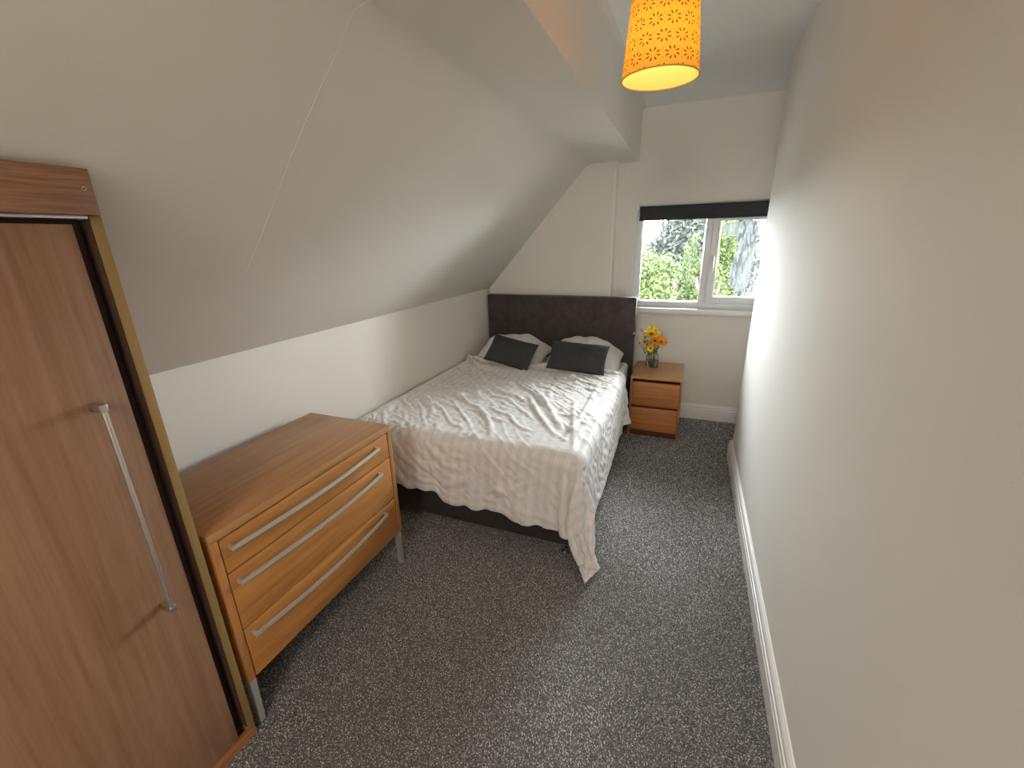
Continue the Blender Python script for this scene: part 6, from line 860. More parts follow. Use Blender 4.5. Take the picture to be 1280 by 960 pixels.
-7,10,-1,-2,-8,15,-8,1,-1,0,-5,5,0,0,0,-4,1,5,4,-5,0,0,-3,2,-1,1,1,-6,8,-2,-1,0,-2,-1,1,0,2,-1,0,-1,0,1,-1,1,0,0,1,-2,1,1,-1,0,-1,1,0,-13,13,-2,17,-18,5,-5,4,-14,1,-1,2,3,12,-5,5,-3,1,-3,-9,3,21,-12,-6,4,-2,5,-7,-2,6,-2,
12,-10,4,2,-10,1,2,1,-8,16,-8,0,0,-1,1,0,0,0,0,0,-2,7,5,-2,-2,1,0,-9,6,-5,2,-5,5,-1,-2,-1,1,3,-1,-1,0,0,1,0,-3,2,0,0,1,-2,1,0,0,0,0,0,-1,0,-3,-6,-1,4,21,-18,4,-6,11,-4,0,-1,-2,-7,10,-7,11,-4,-2,0,-5,-6,22,-2,-10,0,-2,5,
-2,1,-8,2,11,-11,6,5,-2,-3,-1,0,-8,16,-6,-2,0,0,0,0,0,0,0,0,-5,-4,0,2,0,1,11,-8,7,-5,1,-3,0,1,2,1,-2,0,0,0,0,1,1,0,-1,0,0,-1,1,-1,0,0,0,0,0,0,0,7,-10,3,-6,-3,24,-15,0,-6,11,3,-1,-2,-3,-6,4,-8,14,2,-8,-1,-2,-10,15,9,-3,
-5,-5,2,0,0,3,-7,4,-7,1,2,3,1,0,0,-8,15,0,-7,-1,1,0,0,0,0,0,-6,4,2,0,0,0,-7,14,-11,4,-1,0,-1,1,0,0,0,-1,0,1,0,0,0,1,0,-1,-1,2,1,-2,1,-1,0,0,0,0,0,9,4,-15,2,-3,-7,24,-13,1,-10,7,-5,7,4,-1,-3,0,-10,11,-2,0,0,-1,-10,6,5,5,
2,-6,-1,0,-5,12,3,-7,-3,0,0,0,0,0,0,-9,10,1,-1,-1,0,0,0,0,0,1,-1,0,0,0,0,0,-2,6,-4,0,-1,1,0,0,-1,1,0,1,-2,0,0,0,1,0,0,1,0,-2,1,-2,0,0,1,1,-1,0,-4,0,15,-11,0,-3,-8,24,-10,0,-12,16,-15,1,8,6,-3,-3,-11,20,-11,2,0,0,-6,-2,
-1,3,7,-1,-1,-2,-7,8,9,0,-5,-2,-2,1,0,0,0,-8,12,-4,1,1,1,-3,0,0,-1,4,-3,0,0,0,4,-9,1,5,-2,0,-1,1,0,0,-1,1,-1,1,0,0,-1,0,1,1,0,-2,1,1,0,-1,2,-2,-1,0,0,-10,6,0,13,-4,-5,-3,-9,21,0,-3,-15,17,-9,-4,-1,7,6,0,-12,18,-15,2,0,1,
-1,0,-1,-2,2,0,1,1,-10,0,8,8,1,1,-9,0,0,0,0,-6,10,-5,-1,0,7,-5,0,3,-7,8,-4,1,2,-7,4,0,0,0,-1,0,0,0,1,-1,0,0,0,0,0,1,0,-1,0,0,0,0,0,0,1,-1,0,1,0,0,-3,3,-5,-4,13,3,-6,-3,-10,11,10,3,-15,5,-3,-2,-2,0,5,6,-5,12,-14,1,-1,5,2,
1,1,-1,-4,-4,0,4,-5,-5,-2,-1,2,16,-8,3,0,-3,0,-4,7,-3,-1,-4,10,-5,-4,12,-13,12,-8,-2,3,0,0,1,-1,0,-1,0,0,-1,1,0,0,0,0,0,0,0,0,0,0,-1,1,-1,1,1,-1,1,-1,1,0,12,-16,8,-5,-9,11,8,-8,-2,-9,1,10,15,2,-4,-11,-4,-1,-4,-4,-2,4,19,
-12,1,-4,-2,-1,-1,4,9,1,-5,-4,7,-4,-1,2,-1,-7,13,-9,0,4,-1,0,-3,3,0,0,-5,9,-3,-8,16,-17,16,-7,-1,0,0,-1,0,0,0,0,-1,0,0,1,0,0,0,0,0,-1,0,0,1,0,-1,1,1,-1,0,0,0,0,0,8,1,-14,11,1,-15,4,14,-10,-1,-3,-8,2,0,15,8,-4,-10,0,1,0,
-3,-6,19,-11,1,0,0,0,-3,-4,7,6,-3,-6,3,-1,1,0,-2,3,1,-2,-1,1,0,0,2,-2,0,0,-4,6,-2,-3,4,-8,17,-9,-1,1,-3,1,1,0,-2,1,0,1,-2,1,0,0,0,-1,1,0,1,-1,0,0,1,-1,0,0,0,0,0,0,-11,20,-5,-11,0,14,-11,-2,18,-11,-2,1,-10,2,-6,10,8,8,
-12,-1,1,0,-1,-7,18,-11,1,0,0,0,0,-5,1,11,3,3,-2,-9,-2,1,-9,15,-5,-2,0,0,0,-2,2,0,0,0,-2,2,-5,5,-1,-2,13,-5,-5,0,1,-2,0,0,0,1,-2,2,0,-1,0,0,1,-1,1,-1,0,1,0,-1,0,0,0,0,0,0,0,-7,-6,22,4,-11,-11,16,-7,-6,19,-12,-1,1,-2,-3,
-7,-1,4,20,-12,0,0,0,-1,-6,17,-10,0,0,0,0,0,-3,-5,1,2,6,8,0,-3,-3,-12,16,-6,-1,0,0,0,0,0,0,0,0,0,0,0,0,-8,2,1,5,0,-1,1,0,-1,0,0,1,-1,-1,2,0,-1,0,1,-1,0,0,-1,0,0,0,0,0,0,0,1,0,7,-12,-9,3,20,3,-22,14,2,-6,13,-13,0,0,3,-3,
0,-3,-8,21,-11,1,0,0,-2,-7,17,-8,0,0,0,0,0,-1,-2,-6,-4,1,3,4,6,0,-9,15,-4,-3,0,0,0,0,0,0,0,0,0,0,0,0,-5,5,0,0,-1,1,-1,1,0,-1,0,0,1,-1,0,0,0,0,0,-1,0,1,0,0,0,0,0,0,-1,0,0,5,-5,1,-2,-10,3,20,-22,-1,-2,1,24,-12,0,-3,8,-5,0,
0,-10,19,-9,0,0,0,0,-9,16,-7,0,0,0,3,-3,0,4,-2,-1,-1,-1,-2,3,-1,-7,14,2,-1,-7,0,0,0,0,0,0,1,-1,0,0,0,0,0,0,0,-1,1,-1,0,1,0,0,-1,0,0,0,0,0,-1,1,-1,0,0,0,0,0,0,0,1,-1,0,0,2,2,-4,2,-4,-5,17,-10,0,3,-15,23,-11,0,-5,10,-5,0,
1,-10,17,-8,0,3,-3,1,-9,15,-7,0,2,-5,6,-2,-4,3,0,0,0,0,-1,1,0,-9,9,1,5,-4,-2,0,0,0,0,0,6,-6,0,0,0,0,0,0,0,-1,1,-1,0,0,0,0,0,0,1,-1,0,0,0,1,0,0,-1,0,0,0,0,0,-1,0,-5,15,-15,11,-7,2,-4,-2,12,-6,-5,4,-10,20,-9,-1,-5,11,1,-1,
-4,-11,17,-7,-4,5,1,-2,-10,14,-5,-2,2,-3,3,3,0,-3,0,0,0,0,0,0,0,-8,0,2,5,1,0,0,0,0,-1,-5,12,-7,1,0,-1,0,0,-1,1,0,0,0,0,-1,0,0,0,0,1,-1,1,0,-1,0,0,1,0,0,0,0,0,1,0,10,-5,-3,-7,11,-7,4,-5,-3,13,-1,-1,-8,-1,10,-8,1,-6,-1,1,
9,0,-12,15,-5,-3,-1,3,1,-6,9,-4,0,0,-1,-2,0,5,-2,0,0,0,0,0,0,0,0,2,-3,1,0,0,0,0,0,0,-7,13,-5,-1,0,-1,0,1,-1,0,0,-1,0,1,0,0,0,0,-1,1,-1,0,0,0,0,0,1,0,0,0,0,0,0,9,-3,-2,-5,-4,12,-10,6,-5,-6,1,2,11,-14,10,0,-2,0,0,0,-4,2,3,
-9,14,-5,-1,0,6,-6,-4,7,-3,0,0,0,0,-3,4,-1,0,0,0,0,0,0,0,-2,8,-6,0,0,0,-1,3,-2,1,-7,5,1,0,1,0,-2,0,0,0,0,-1,1,-1,0,0,0,1,0,0,0,1,-1,0,0,-1,0,0,0,0,0,0,-4,-4,15,-8,-1,4,0,-6,9,-5,0,-1,-4,10,-15,18,-10,2,0,0,0,0,0,1,-8,13,
0,-3,2,-3,-2,-3,4,-1,0,1,-1,1,-2,1,0,0,0,0,0,0,0,0,-6,6,0,0,0,1,-3,2,0,1,-1,0,0,0,0,0,1,-2,-1,0,0,2,0,-2,-1,2,0,0,2,0,0,0,-1,0,0,0,0,0,0,-1,0,-12,9,3,-1,1,-10,12,-2,-5,11,-6,0,0,-4,6,-11,20,-12,4,-3,0,0,1,-1,2,-9,4,7,-4,
6,-6,0,-1,1,0,0,4,-1,-2,-1,0,0,0,0,3,-3,0,0,0,0,0,0,0,0,0,0,0,0,0,0,1,-1,1,-1,-2,1,0,0,-1,-3,5,-1,1,-2,0,0,-1,0,1,1,-1,1,0,0,-1,0,0,1,0,-9,12,-8,7,-1,0,-5,6,-2,-6,14,-8,4,-3,-3,2,-9,19,-14,4,0,0,4,-1,-5,2,-3,-4,-3,2,13,
-5,0,0,1,-2,-3,1,3,0,0,0,0,0,-3,3,0,0,0,0,0,0,0,0,0,0,0,2,-2,0,0,0,-1,-1,-1,0,1,1,2,0,-5,1,0,0,1,-1,1,0,-1,1,2,-1,0,-1,1,0,0,0,0,-2,-10,18,0,-7,1,0,5,1,-6,-7,17,-14,8,-5,1,0,-8,17,-10,1,0,2,-4,2,0,0,0,0,0,-5,5,0,4,-5,1,
0,0,-1,1,2,-2,0,0,0,0,1,2,-2,-1,0,0,0,1,0,0,-1,-2,2,0,-1,1,-1,0,-2,0,0,-1,0,0,1,1,0,0,-1,0,-1,0,1,-1,0,1,2,0,0,0,0,-1,0,-1,0,-11,19,2,-9,0,-2,-4,6,-1,-3,4,-6,13,-7,0,-1,-6,16,-5,0,-10,9,-3,0,0,0,0,0,0,1,2,-3,0,7,-3,-3,
-1,0,-2,2,0,0,0,-1,-1,-2,1,2,-1,-1,0,-1,0,0,2,-1,-1,0,0,-1,0,-2,3,0,0,0,1,0,-1,1,0,0,0,1,-1,0,-1,0,1,-1,2,1,0,0,0,0,0,8,-10,1,-12,18,0,-5,-5,5,0,0,-1,1,1,-3,3,0,-1,-1,-7,9,-5,6,-5,6,0,-3,0,2,-2,-1,0,-4,-1,9,-7,1,3,-1,-1,
0,-2,0,-1,0,1,-1,-1,1,-2,1,0,-1,-1,-1,0,-3,1,0,0,-2,0,3,1,1,-1,6,0,-1,0,0,1,0,1,0,1,1,0,1,0,-1,0,-2,0,0,1,0,0,0,9,-6,3,-5,-16,21,-3,-3,-1,1,4,-10,11,-5,-2,6,-3,3,-5,2,-7,8,-7,2,-3,0,3,-1,-2,2,0,-2,2,-1,-6,-2,3,1,-3,4,-4,
5,-3,-1,0,-1,0,0,-1,1,-1,0,0,2,0,-3,1,-3,-1,-1,0,-2,-3,11,1,5,-5,6,3,1,3,0,1,-1,1,-1,0,0,-1,0,0,0,-2,0,0,-1,0,1,0,-10,23,-21,15,-5,-15,21,-7,1,-1,-5,7,-9,9,-7,-3,8,-9,10,-7,4,-6,3,-2,0,-2,-2,-1,0,0,-1,0,-1,0,0,1,-1,-5,9,
-9,5,-2,-2,1,0,-1,-1,0,0,-1,0,0,4,-3,-1,0,-2,1,0,-2,-1,2,3,-4,12,-1,4,-4,-1,4,0,2,2,1,0,0,0,0,1,0,0,0,-1,1,0,0,0,0,0,5,-19,28,-23,14,-3,-15,20,-10,0,2,-5,7,-11,10,-2,-10,11,-13,8,-3,-4,-1,1,-1,2,1,-3,-3,-1,1,0,-1,0,0,0,
-1,3,-6,5,-3,-2,3,0,-2,1,1,-2,0,0,-1,2,-3,1,0,1,0,0,-1,1,-2,0,1,2,3,7,-3,4,0,-4,1,0,1,2,3,3,0,1,-1,0,0,0,1,-1,0,1,0,0,0,8,4,-24,21,-19,10,0,-15,16,-10,-3,8,-10,9,-6,-4,5,-7,7,-5,-3,7,-1,-6,0,-1,-2,3,1,-1,-1,-1,0,0,-1,0,
-1,0,0,0,1,-1,1,-1,1,0,-2,0,1,0,1,-1,-1,0,1,0,0,-1,1,-1,3,-1,0,-1,2,4,7,-3,3,1,-2,-1,-1,-1,0,1,9,-3,0,3,0,0,0,1,0,-1,1,0,0,-3,-11,19,-20,17,-14,3,2,-12,15,-1,-7,-4,-3,-1,4,-3,1,-2,0,0,0,-2,5,-3,-3,1,0,0,0,0,0,1,-1,0,0,0,
0,1,-1,0,0,-1,1,0,-1,1,1,-1,0,1,-1,0,0,-1,0,1,0,0,0,0,1,0,3,-2,2,3,4,-2,3,1,0,-1,-1,-1,4,-3,7,1,-3,4,-2,0,-1,0,2,-1,0,-4,-4,-1,-9,16,-18,15,-7,-6,3,-4,-2,-1,9,-7,0,-1,0,0,0,-1,2,-3,3,-1,1,2,-2,-1,-1,1,0,0,0,1,-1,-1,1,-1,
0,1,-1,1,0,-1,0,0,0,0,1,0,-1,0,0,-1,1,0,0,0,0,0,1,0,0,1,0,-1,2,5,1,-1,3,1,0,0,0,-7,3,3,6,2,-3,1,1,0,0,-2,2,1,-12,2,-1,3,-12,16,-18,4,3,0,-7,3,-2,-2,7,-6,1,0,-1,0,1,-1,0,0,0,1,-1,1,1,0,-2,0,0,0,-1,1,1,-1,0,0,0,1,-1,0,0,
-1,0,1,0,1,0,0,0,-1,1,-1,1,-1,1,-1,1,-1,1,0,0,0,1,1,1,5,0,-1,2,1,2,-1,1,-7,-1,1,6,1,4,-1,1,1,0,7,3,-17,-1,13,-17,9,-9,9,-9,1,0,2,-3,1,0,-1,4,-4,0,1,0,-1,0,0,0,0,1,0,-1,0,1,0,-1,0,0,1,0,-1,0,1,1,-1,-1,0,0,1,0,0,-1,3,-3,0,
0,0,1,-1,1,-1,0,0,1,-1,0,1,0,0,-1,1,1,1,2,3,0,0,2,1,1,0,0,-4,-3,1,7,2,1,0,0,-1,-7,2,-21,2,-2,9,-9,0,0,7,-7,-1,1,1,-2,1,-1,1,2,-2,-1,1,0,-1,1,-1,1,-1,-1,3,-1,-1,1,1,0,-2,0,0,0,2,0,-2,-1,1,0,1,-1,0,0,2,-2,1,0,0,0,-1,0,-1,
1,0,0,-1,1,1,0,0,0,1,2,-1,-1,1,2,3,0,-1,2,2,1,0,-1,-3,-4,1,3,7,1,0,2,1,1,-20,2,-2,0,0,-1,0,-1,7,-7,0,1,2,-3,1,-1,-1,2,0,0,0,0,-1,0,0,-1,1,1,-1,1,0,0,-1,2,-2,0,1,-1,0,0,1,0,0,-1,0,0,1,-1,0,0,2,-1,-1,0,1,0,-1,1,-1,0,0,0,0,
1,0,0,-1,2,0,0,2,2,1,1,-1,1,2,2,3,1,-5,-7,1,2,7,6,6,1,-4,-11,-9,3,-4,2,-1,-2,2,-2,7,-6,-1,1,1,-2,1,-1,1,0,-1,1,0,0,0,-1,2,0,0,0,-1,-1,0,1,-1,1,0,0,0,-1,0,0,0,0,0,0,1,-1,0,0,0,-1,1,1,0,-2,0,1,-1,1,1,0,-1,1,0,0,-1,-1,1,2,
1,0,2,0,3,-1,0,1,1,-1,1,4,0,-7,-4,1,3,2,9,7,-10,-11,2,0,0,0,-2,-1,3,-3,5,-4,-1,0,1,0,3,-1,-3,1,0,1,-1,0,0,-1,1,-1,0,0,1,0,0,0,0,1,-1,0,0,0,0,-1,1,0,-1,0,0,-1,0,2,-1,0,1,0,0,-1,-1,2,0,0,0,-1,0,1,1,-1,0,-1,2,0,1,-1,6,-3,2,
0,-1,0,3,0,1,1,4,-4,3,3,-3,-6,10,-21,0,-1,2,-1,1,0,-2,1,3,-4,4,-2,-1,-1,0,0,-1,4,-1,-2,0,3,0,-3,0,0,-2,2,0,0,0,1,0,0,-1,0,0,0,0,0,1,-1,0,2,-1,-1,0,3,-3,1,0,-1,-1,1,1,0,-1,0,0,0,1,0,0,-1,1,0,0,0,1,1,1,-2,5,1,-1,0,1,-2,3,
-3,5,-3,4,-6,1,1,13,4,-22,0,1,1,-1,0,0,0,-2,0,3,-1,2,1,-3,0,0,0,-1,0,1,0,-1,0,2,0,-2,0,0,1,0,0,-1,0,1,0,0,-1,0,1,0,-1,0,1,1,1,-1,3,-4,0,-2,2,-2,1,0,0,0,0,0,1,0,-1,1,0,0,-1,0,1,1,1,-1,1,0,0,3,1,-1,-1,1,-1,3,-2,11,-1,-3,
-5,12,5,-3,-22,2,0,1,-1,0,-1,0,0,-1,1,0,-1,0,2,-2,-1,1,0,0,0,0,0,0,0,0,2,1,-2,-1,0,1,1,0,-1,-1,0,0,0,0,0,0,0,0,-1,-1,3,-2,0,1,1,-2,1,0,0,0,0,0,1,-2,0,1,0,0,1,0,0,0,-1,1,2,0,1,0,0,3,0,-1,0,0,0,0,-4,6,2,8,12,-9,1,-21,0,-1,
1,1,-1,3,-2,-1,0,-1,1,1,-2,1,1,-1,-1,0,1,0,0,-1,0,1,0,0,-1,2,2,0,-2,-2,0,0,1,-1,-1,2,-1,0,0,0,0,-1,1,-1,0,1,0,1,-1,0,1,0,0,0,0,-1,1,-1,0,1,0,-1,1,0,0,0,1,0,0,2,-1,0,1,5,-1,-1,0,1,-1,-4,21,-3,1,0,0,0,-22,1,-1,1,1,2,-2,0,
-1,0,1,-1,-1,2,-1,0,2,-1,-1,-1,0,0,1,0,1,1,-1,1,-1,-1,-1,1,0,0,0,-1,1,1,-1,0,0,0,0,-1,1,-1,1,-1,1,-1,0,0,1,-1,0,0,0,0,0,0,1,0,-1,1,0,-2,1,0,1,0,1,2,-1,1,0,0,0,3,0,0,0,1,4,-8,32,-10,-9,10,-5,-21,0,1,-1,0,0,0,0,0,0,-1,0,0,
1,1,-1,-1,3,-2,0,0,0,0,0,0,0,0,0,0,-1,0,0,1,-1,0,1,0,0,-1,0,0,0,-1,1,0,1,-1,1,-1,1,-1,0,0,0,0,0,0,0,0,0,0,0,0,0,0,0,-1,1,1,1,0,1,-1,2,0,-1,0,3,1,2,1,0,10,13,-10,13,-3,-16,5,-21,0,1,0,0,-1,0,1,0,-1,-1,0,1,-1,0,1,1,0,0,0,
-1,0,-1,1,-1,0,0,0,1,0,0,-1,0,1,-1,1,0,-1,0,1,-1,-1,2,-1,0,0,1,0,0,-1,0,1,0,0,0,0,-1,1,0,0,-1,0,0,0,1,-1,0,0,0,1,2,1,-1,0,0,2,-2,1,3,0,0,24,-10,-14,-2,2,11,3,0,-22,2,-1,0,0,0,1,0,1,0,0,0,-1,-1,-1,0,1,-1,2,-1,0,0,-1,0,1,
-1,0,0,-1,1,0,1,-1,1,1,-1,0,-1,0,0,0,1,-1,1,0,-1,-1,1,0,0,0,0,0,0,0,0,0,0,0,0,1,-1,1,0,-1,3,-2,0,0,0,0,2,1,-2,2,-1,-1,0,0,16,3,-8,25,-13,-3,-1,-9,10,0,]
def duvet():
    nx, ny = 88, 90
    q = np.array(DRAPE, dtype=np.int64).reshape(3, ny+1, nx+1)
    q = np.cumsum(np.cumsum(q, axis=2), axis=1)
    G = q.transpose(1, 2, 0)*.001
    K = 3
    def up(A, ax):      # Catmull-Rom refinement of the grid
        A = np.moveaxis(A, ax, 0); n_ = len(A); t_ = np.arange((n_-1)*K+1)/K; i1 = np.minimum(t_.astype(int), n_-2); f = (t_-i1)[:, None, None]
        g = lambda i: A[np.clip(i, 0, n_-1)]
        p0, p1, p2, p3 = g(i1-1), g(i1), g(i1+1), g(i1+2)
        o_ = .5*(2*p1+(p2-p0)*f+(2*p0-5*p1+4*p2-p3)*f**2+(3*p1-p0-3*p2+p3)*f**3)
        return np.moveaxis(o_, 0, ax)
    G = up(up(G, 0), 1); NY, NX = G.shape[:2]
    N = np.cross(np.gradient(G, axis=1), np.gradient(G, axis=0)); N /= np.linalg.norm(N, axis=2)[:, :, None]+1e-9
    if N[NY//2, NX//2, 2] < 0: N = -N
    W, L = 2.0, 2.02
    U, V = np.meshgrid(np.arange(NX)/(NX-1)*W, np.arange(NY)/(NY-1)*L)
    Dp = np.zeros((NY, NX))
    # soft creases: ridged noise drawn out along a slanting direction
    ca, sa = math.cos(R(38)), math.sin(R(38))
    for j in range(NY):
        for i in range(NX):
            u, v = U[j, i], V[j, i]
            wx = noise.noise(Vector((u*2.3, v*2.3, 1))); wy = noise.noise(Vector((u*2.3, v*2.3, 8)))
            a_ = ca*(u+.16*wx)+sa*(v+.16*wy); b_ = -sa*(u+.16*wx)+ca*(v+.16*wy)
            r1 = 1-abs(noise.noise(Vector((a_*3.0, b_*9.5, 3))))*2.6
            r2 = 1-abs(noise.noise(Vector((b_*5+4, a_*17, 6))))*2.6
            msk = min(1, max(0, .5+1.5*noise.noise(Vector((u*2.1, v*2.1, 20)))))
            Dp[j, i] = .0062*max(r1, 0)**2.2*(.3+.7*msk)+.0018*max(r2, 0)**2*(1-.6*msk)
    # the long individual folds on top of the bed (start, bend, end in world x/y)
    X, Y = G[:, :, 0], G[:, :, 1]; top_ = np.clip((G[:, :, 2]-.5)/.08, 0, 1)
    for (x0, y0), (x1, y1), (x2, y2), hh, ww in (
        ((-1.10, 2.95), (-.85, 2.72), (-.62, 2.25), .022, .020), ((-.98, 2.72), (-.85, 2.45), (-.60, 2.12), .016, .016),
        ((-1.62, 3.0), (-1.40, 2.80), (-1.30, 2.55), .016, .018), ((-1.55, 2.75), (-1.38, 2.62), (-1.18, 2.50), .013, .014),
        ((-.90, 3.28), (-.70, 3.10), (-.46, 3.02), .014, .018), ((-1.02, 3.12), (-.78, 3.18), (-.52, 3.26), .010, .014),
        ((-.56, 3.1), (-.52, 2.6), (-.55, 2.1), .012, .015), ((-.64, 2.7), (-.58, 2.4), (-.47, 2.0), .012, .014),
        ((-1.25, 2.42), (-1.05, 2.25), (-.95, 2.0), .013, .016), ((-1.72, 2.5), (-1.5, 2.35), (-1.42, 2.1), .012, .018)):
        dm = np.full((NY, NX), 9.0); tm = np.zeros((NY, NX))
        for k in range(141):
            t_ = k/140; px = x0*(1-t_)**2+2*x1*t_*(1-t_)+x2*t_*t_; py = y0*(1-t_)**2+2*y1*t_*(1-t_)+y2*t_*t_
            dd = np.hypot(X-px, Y-py); m_ = dd < dm; dm[m_] = dd[m_]; tm[m_] = t_
        Dp += hh*np.exp(-(dm/ww)**2)*np.sin(np.pi*np.clip(tm*.94+.03, 0, 1))**.6*top_
    G = G+N*Dp[:, :, None]
    # the foot side hangs unevenly: soft vertical waves and a wandering hem
    drop_ = np.clip((.56-G[:, :, 2])/.30, 0, 1)*np.clip((2.02-G[:, :, 1])/.05, 0, 1)*np.clip((-.58-G[:, :, 0])/.08, 0, 1)
    G[:, :, 2] += drop_*(.014*np.sin(X*13.0+.6)+.010*np.sin(X*29.0+1.9)+.006*np.sin(X*57))
    G[:, :, 1] -= drop_*(.012+.011*np.sin(X*17.0+2.0)+.006*np.sin(X*41.0))
    # the trailing corner gathers into a narrow tail that ends on the carpet
    w_ = np.clip((.26-G[:, :, 2])/.26, 0, 1)**.8*np.clip((2.04-G[:, :, 1])/.14, 0, 1)*np.clip((G[:, :, 0]+.60)/.08, 0, 1)
    ax = -.40+.11*np.clip((.26-G[:, :, 2])/.26, 0, 1); ay = 1.86-.10*np.clip((.26-G[:, :, 2])/.26, 0, 1)
    G[:, :, 0] += (ax-G[:, :, 0])*.62*w_; G[:, :, 1] += (ay-G[:, :, 1])*.25*w_
    G[:, :, 2] = np.maximum(G[:, :, 2], .016)
    me = bpy.data.meshes.new('duvet')
    idx = np.arange(NX*NY).reshape(NY, NX)
    F = np.stack([idx[:-1, :-1], idx[:-1, 1:], idx[1:, 1:], idx[1:, :-1]], -1).reshape(-1, 4).astype(np.int32)
    me.vertices.add(NX*NY); me.vertices.foreach_set('co', G.reshape(-1)); nf = len(F)
    me.loops.add(nf*4); me.loops.foreach_set('vertex_index', F.reshape(-1)); me.polygons.add(nf)
    me.polygons.foreach_set('loop_start', np.arange(nf, dtype=np.int32)*4); me.polygons.foreach_set('loop_total', np.full(nf, 4, dtype=np.int32))
    me.update(calc_edges=True)
    uvl = me.uv_layers.new(name='UVMap')
    uvl.data.foreach_set('uv', np.stack([U.reshape(-1)[F.reshape(-1)], V.reshape(-1)[F.reshape(-1)]], 1).reshape(-1).astype(np.float32))
    o = link('duvet', me, M_duvet, None, True)
    s = o.modifiers.new('thick', 'SOLIDIFY'); s.thickness = .010; s.offset = 0.0
    tag(o, 'white satin-striped duvet spread over the bed, one corner trailing to the carpet', 'duvet')
duvet()

def pillow(name, w_, h_, th, m, loc, rot, label, cat, group, seed=0, puff=1.0, nx=26, ny=18, sag=0.0, crease=.012, parent=None):
    """cushion of width w_ and height h_; both faces bulge and meet in a thin seam"""
    bm = bmesh.new(); rnd = Vector((seed*7.3, seed*3.1, seed*1.7))
    def pt(i, j, s):
        u = -1+2*i/nx; v = -1+2*j/ny
        # edges pull in between the corners
        pin = 1-.055*(1-v*v)*abs(u)**3; pin2 = 1-.075*(1-u*u)*abs(v)**3
        x = u*w_/2*pin; y = v*h_/2*pin2
        e = ((1-abs(u)**2.3)*(1-abs(v)**2.3))
        e = max(e, 0)**.5
        z = s*th/2*e*puff
        nn = noise.noise(Vector((x*9, y*9, s*2))+rnd)*crease*2 + noise.noise(Vector((x*24, y*24, s*3))+rnd)*crease*.7
        rad = math.atan2(y, x); nn += math.sin(rad*9+seed)*crease*.5*(abs(u)**2+abs(v)**2)*.5
        z += nn*min(1, e*2.0)
        z -= sag*(abs(u)**3*.6+abs(u*v)*.4)
        return (x, y, z)
    top = [[bm.verts.new(pt(i, j, 1)) for i in range(nx+1)] for j in range(ny+1)]
    bot = [[(top[j][i] if i in (0, nx) or j in (0, ny) else bm.verts.new(pt(i, j, -1))) for i in range(nx+1)] for j in range(ny+1)]
    for j in range(ny):
        for i in range(nx):
            bm.faces.new((top[j][i], top[j][i+1], top[j+1][i+1], top[j+1][i]))
            bm.faces.new((bot[j][i], bot[j+1][i], bot[j+1][i+1], bot[j][i+1]))
    bmesh.ops.recalc_face_normals(bm, faces=bm.faces[:])
    o = obj(name, bm, m, None, smooth=True)
    sb = o.modifiers.new('sub', 'SUBSURF'); sb.levels = 1; sb.render_levels = 1
    o.location = loc; o.rotation_euler = rot
    tag(o, label, cat, group)
    return o
pillow('pillow', .72, .44, .19, M_cotton, (-1.508, 3.70, .690), (R(22), R(0), R(-3)), 'white pillow behind the left charcoal cushion, nearest the sloping wall', 'pillow', 'white pillows at the headboard', 1, sag=.13, crease=.02)
pillow('pillow', .69, .44, .19, M_cotton, (-.805, 3.70, .695), (R(22), R(2), R(3)), 'white pillow behind the right charcoal cushion, nearest the bedside table', 'pillow', 'white pillows at the headboard', 2, sag=.13, crease=.02)
pillow('cushion', .46, .28, .105, M_cush, (-1.385, 3.40, .735), (R(48), R(8), R(-9)), 'charcoal rectangular cushion, smaller and on the left, nearest the sloping wall', 'cushion', 'charcoal cushions on the bed', 3, crease=.006)
pillow('cushion', .50, .29, .11, M_cush, (-.790, 3.40, .735), (R(46), R(3), R(1)), 'charcoal rectangular cushion on the right, nearest the bedside table', 'cushion', 'charcoal cushions on the bed', 5, crease=.008)

# ------------------------------------------------------------------ chest of drawers
cx1, cx0, cy0, cy1, cz0, cz1 = -1.295, -1.80, .672, 1.576, .208, .820
ch = thing('chest_of_drawers', 'orange oak three-drawer chest with bowed silver handles on grey metal legs', 'chest of drawers', ((cx0+cx1)/2, (cy0+cy1)/2, 0))
CO = Vector(((cx0+cx1)/2, (cy0+cy1)/2, 0))
def cb(name, a, b, m, bev=.0015, parent=ch, **k):
    return box(name, tuple(a[i]-CO[i] for i in range(3)), tuple(b[i]-CO[i] for i in range(3)), m, parent, bev)
M_chest_side = wood('oak_veneer_side', (.44, .20, .06, 1), (.31, .125, .034, 1), 'Z', .4)
cb('top_panel', (cx0, cy0, cz1-.030), (cx1, cy1, cz1), M_chest_top, .002)
cb('side_panel', (cx0, cy0, cz0), (cx1, cy0+.026, cz1-.0305), M_chest_side)
cb('side_panel', (cx0, cy1-.026, cz0), (cx1, cy1, cz1-.0305), M_chest_side)
cb('back_panel', (cx0, cy0+.027, cz0+.01), (cx0+.008, cy1-.027, cz1-.032), M_chest_dark)
cb('bottom_panel', (cx0+.01, cy0+.027, cz0+.004), (cx1-.025, cy1-.027, cz0+.02), M_chest_dark)
cb('drawer_box', (cx0+.02, cy0+.032, cz0+.022), (cx1-.030, cy1-.032, cz1-.040), M_chest_dark)
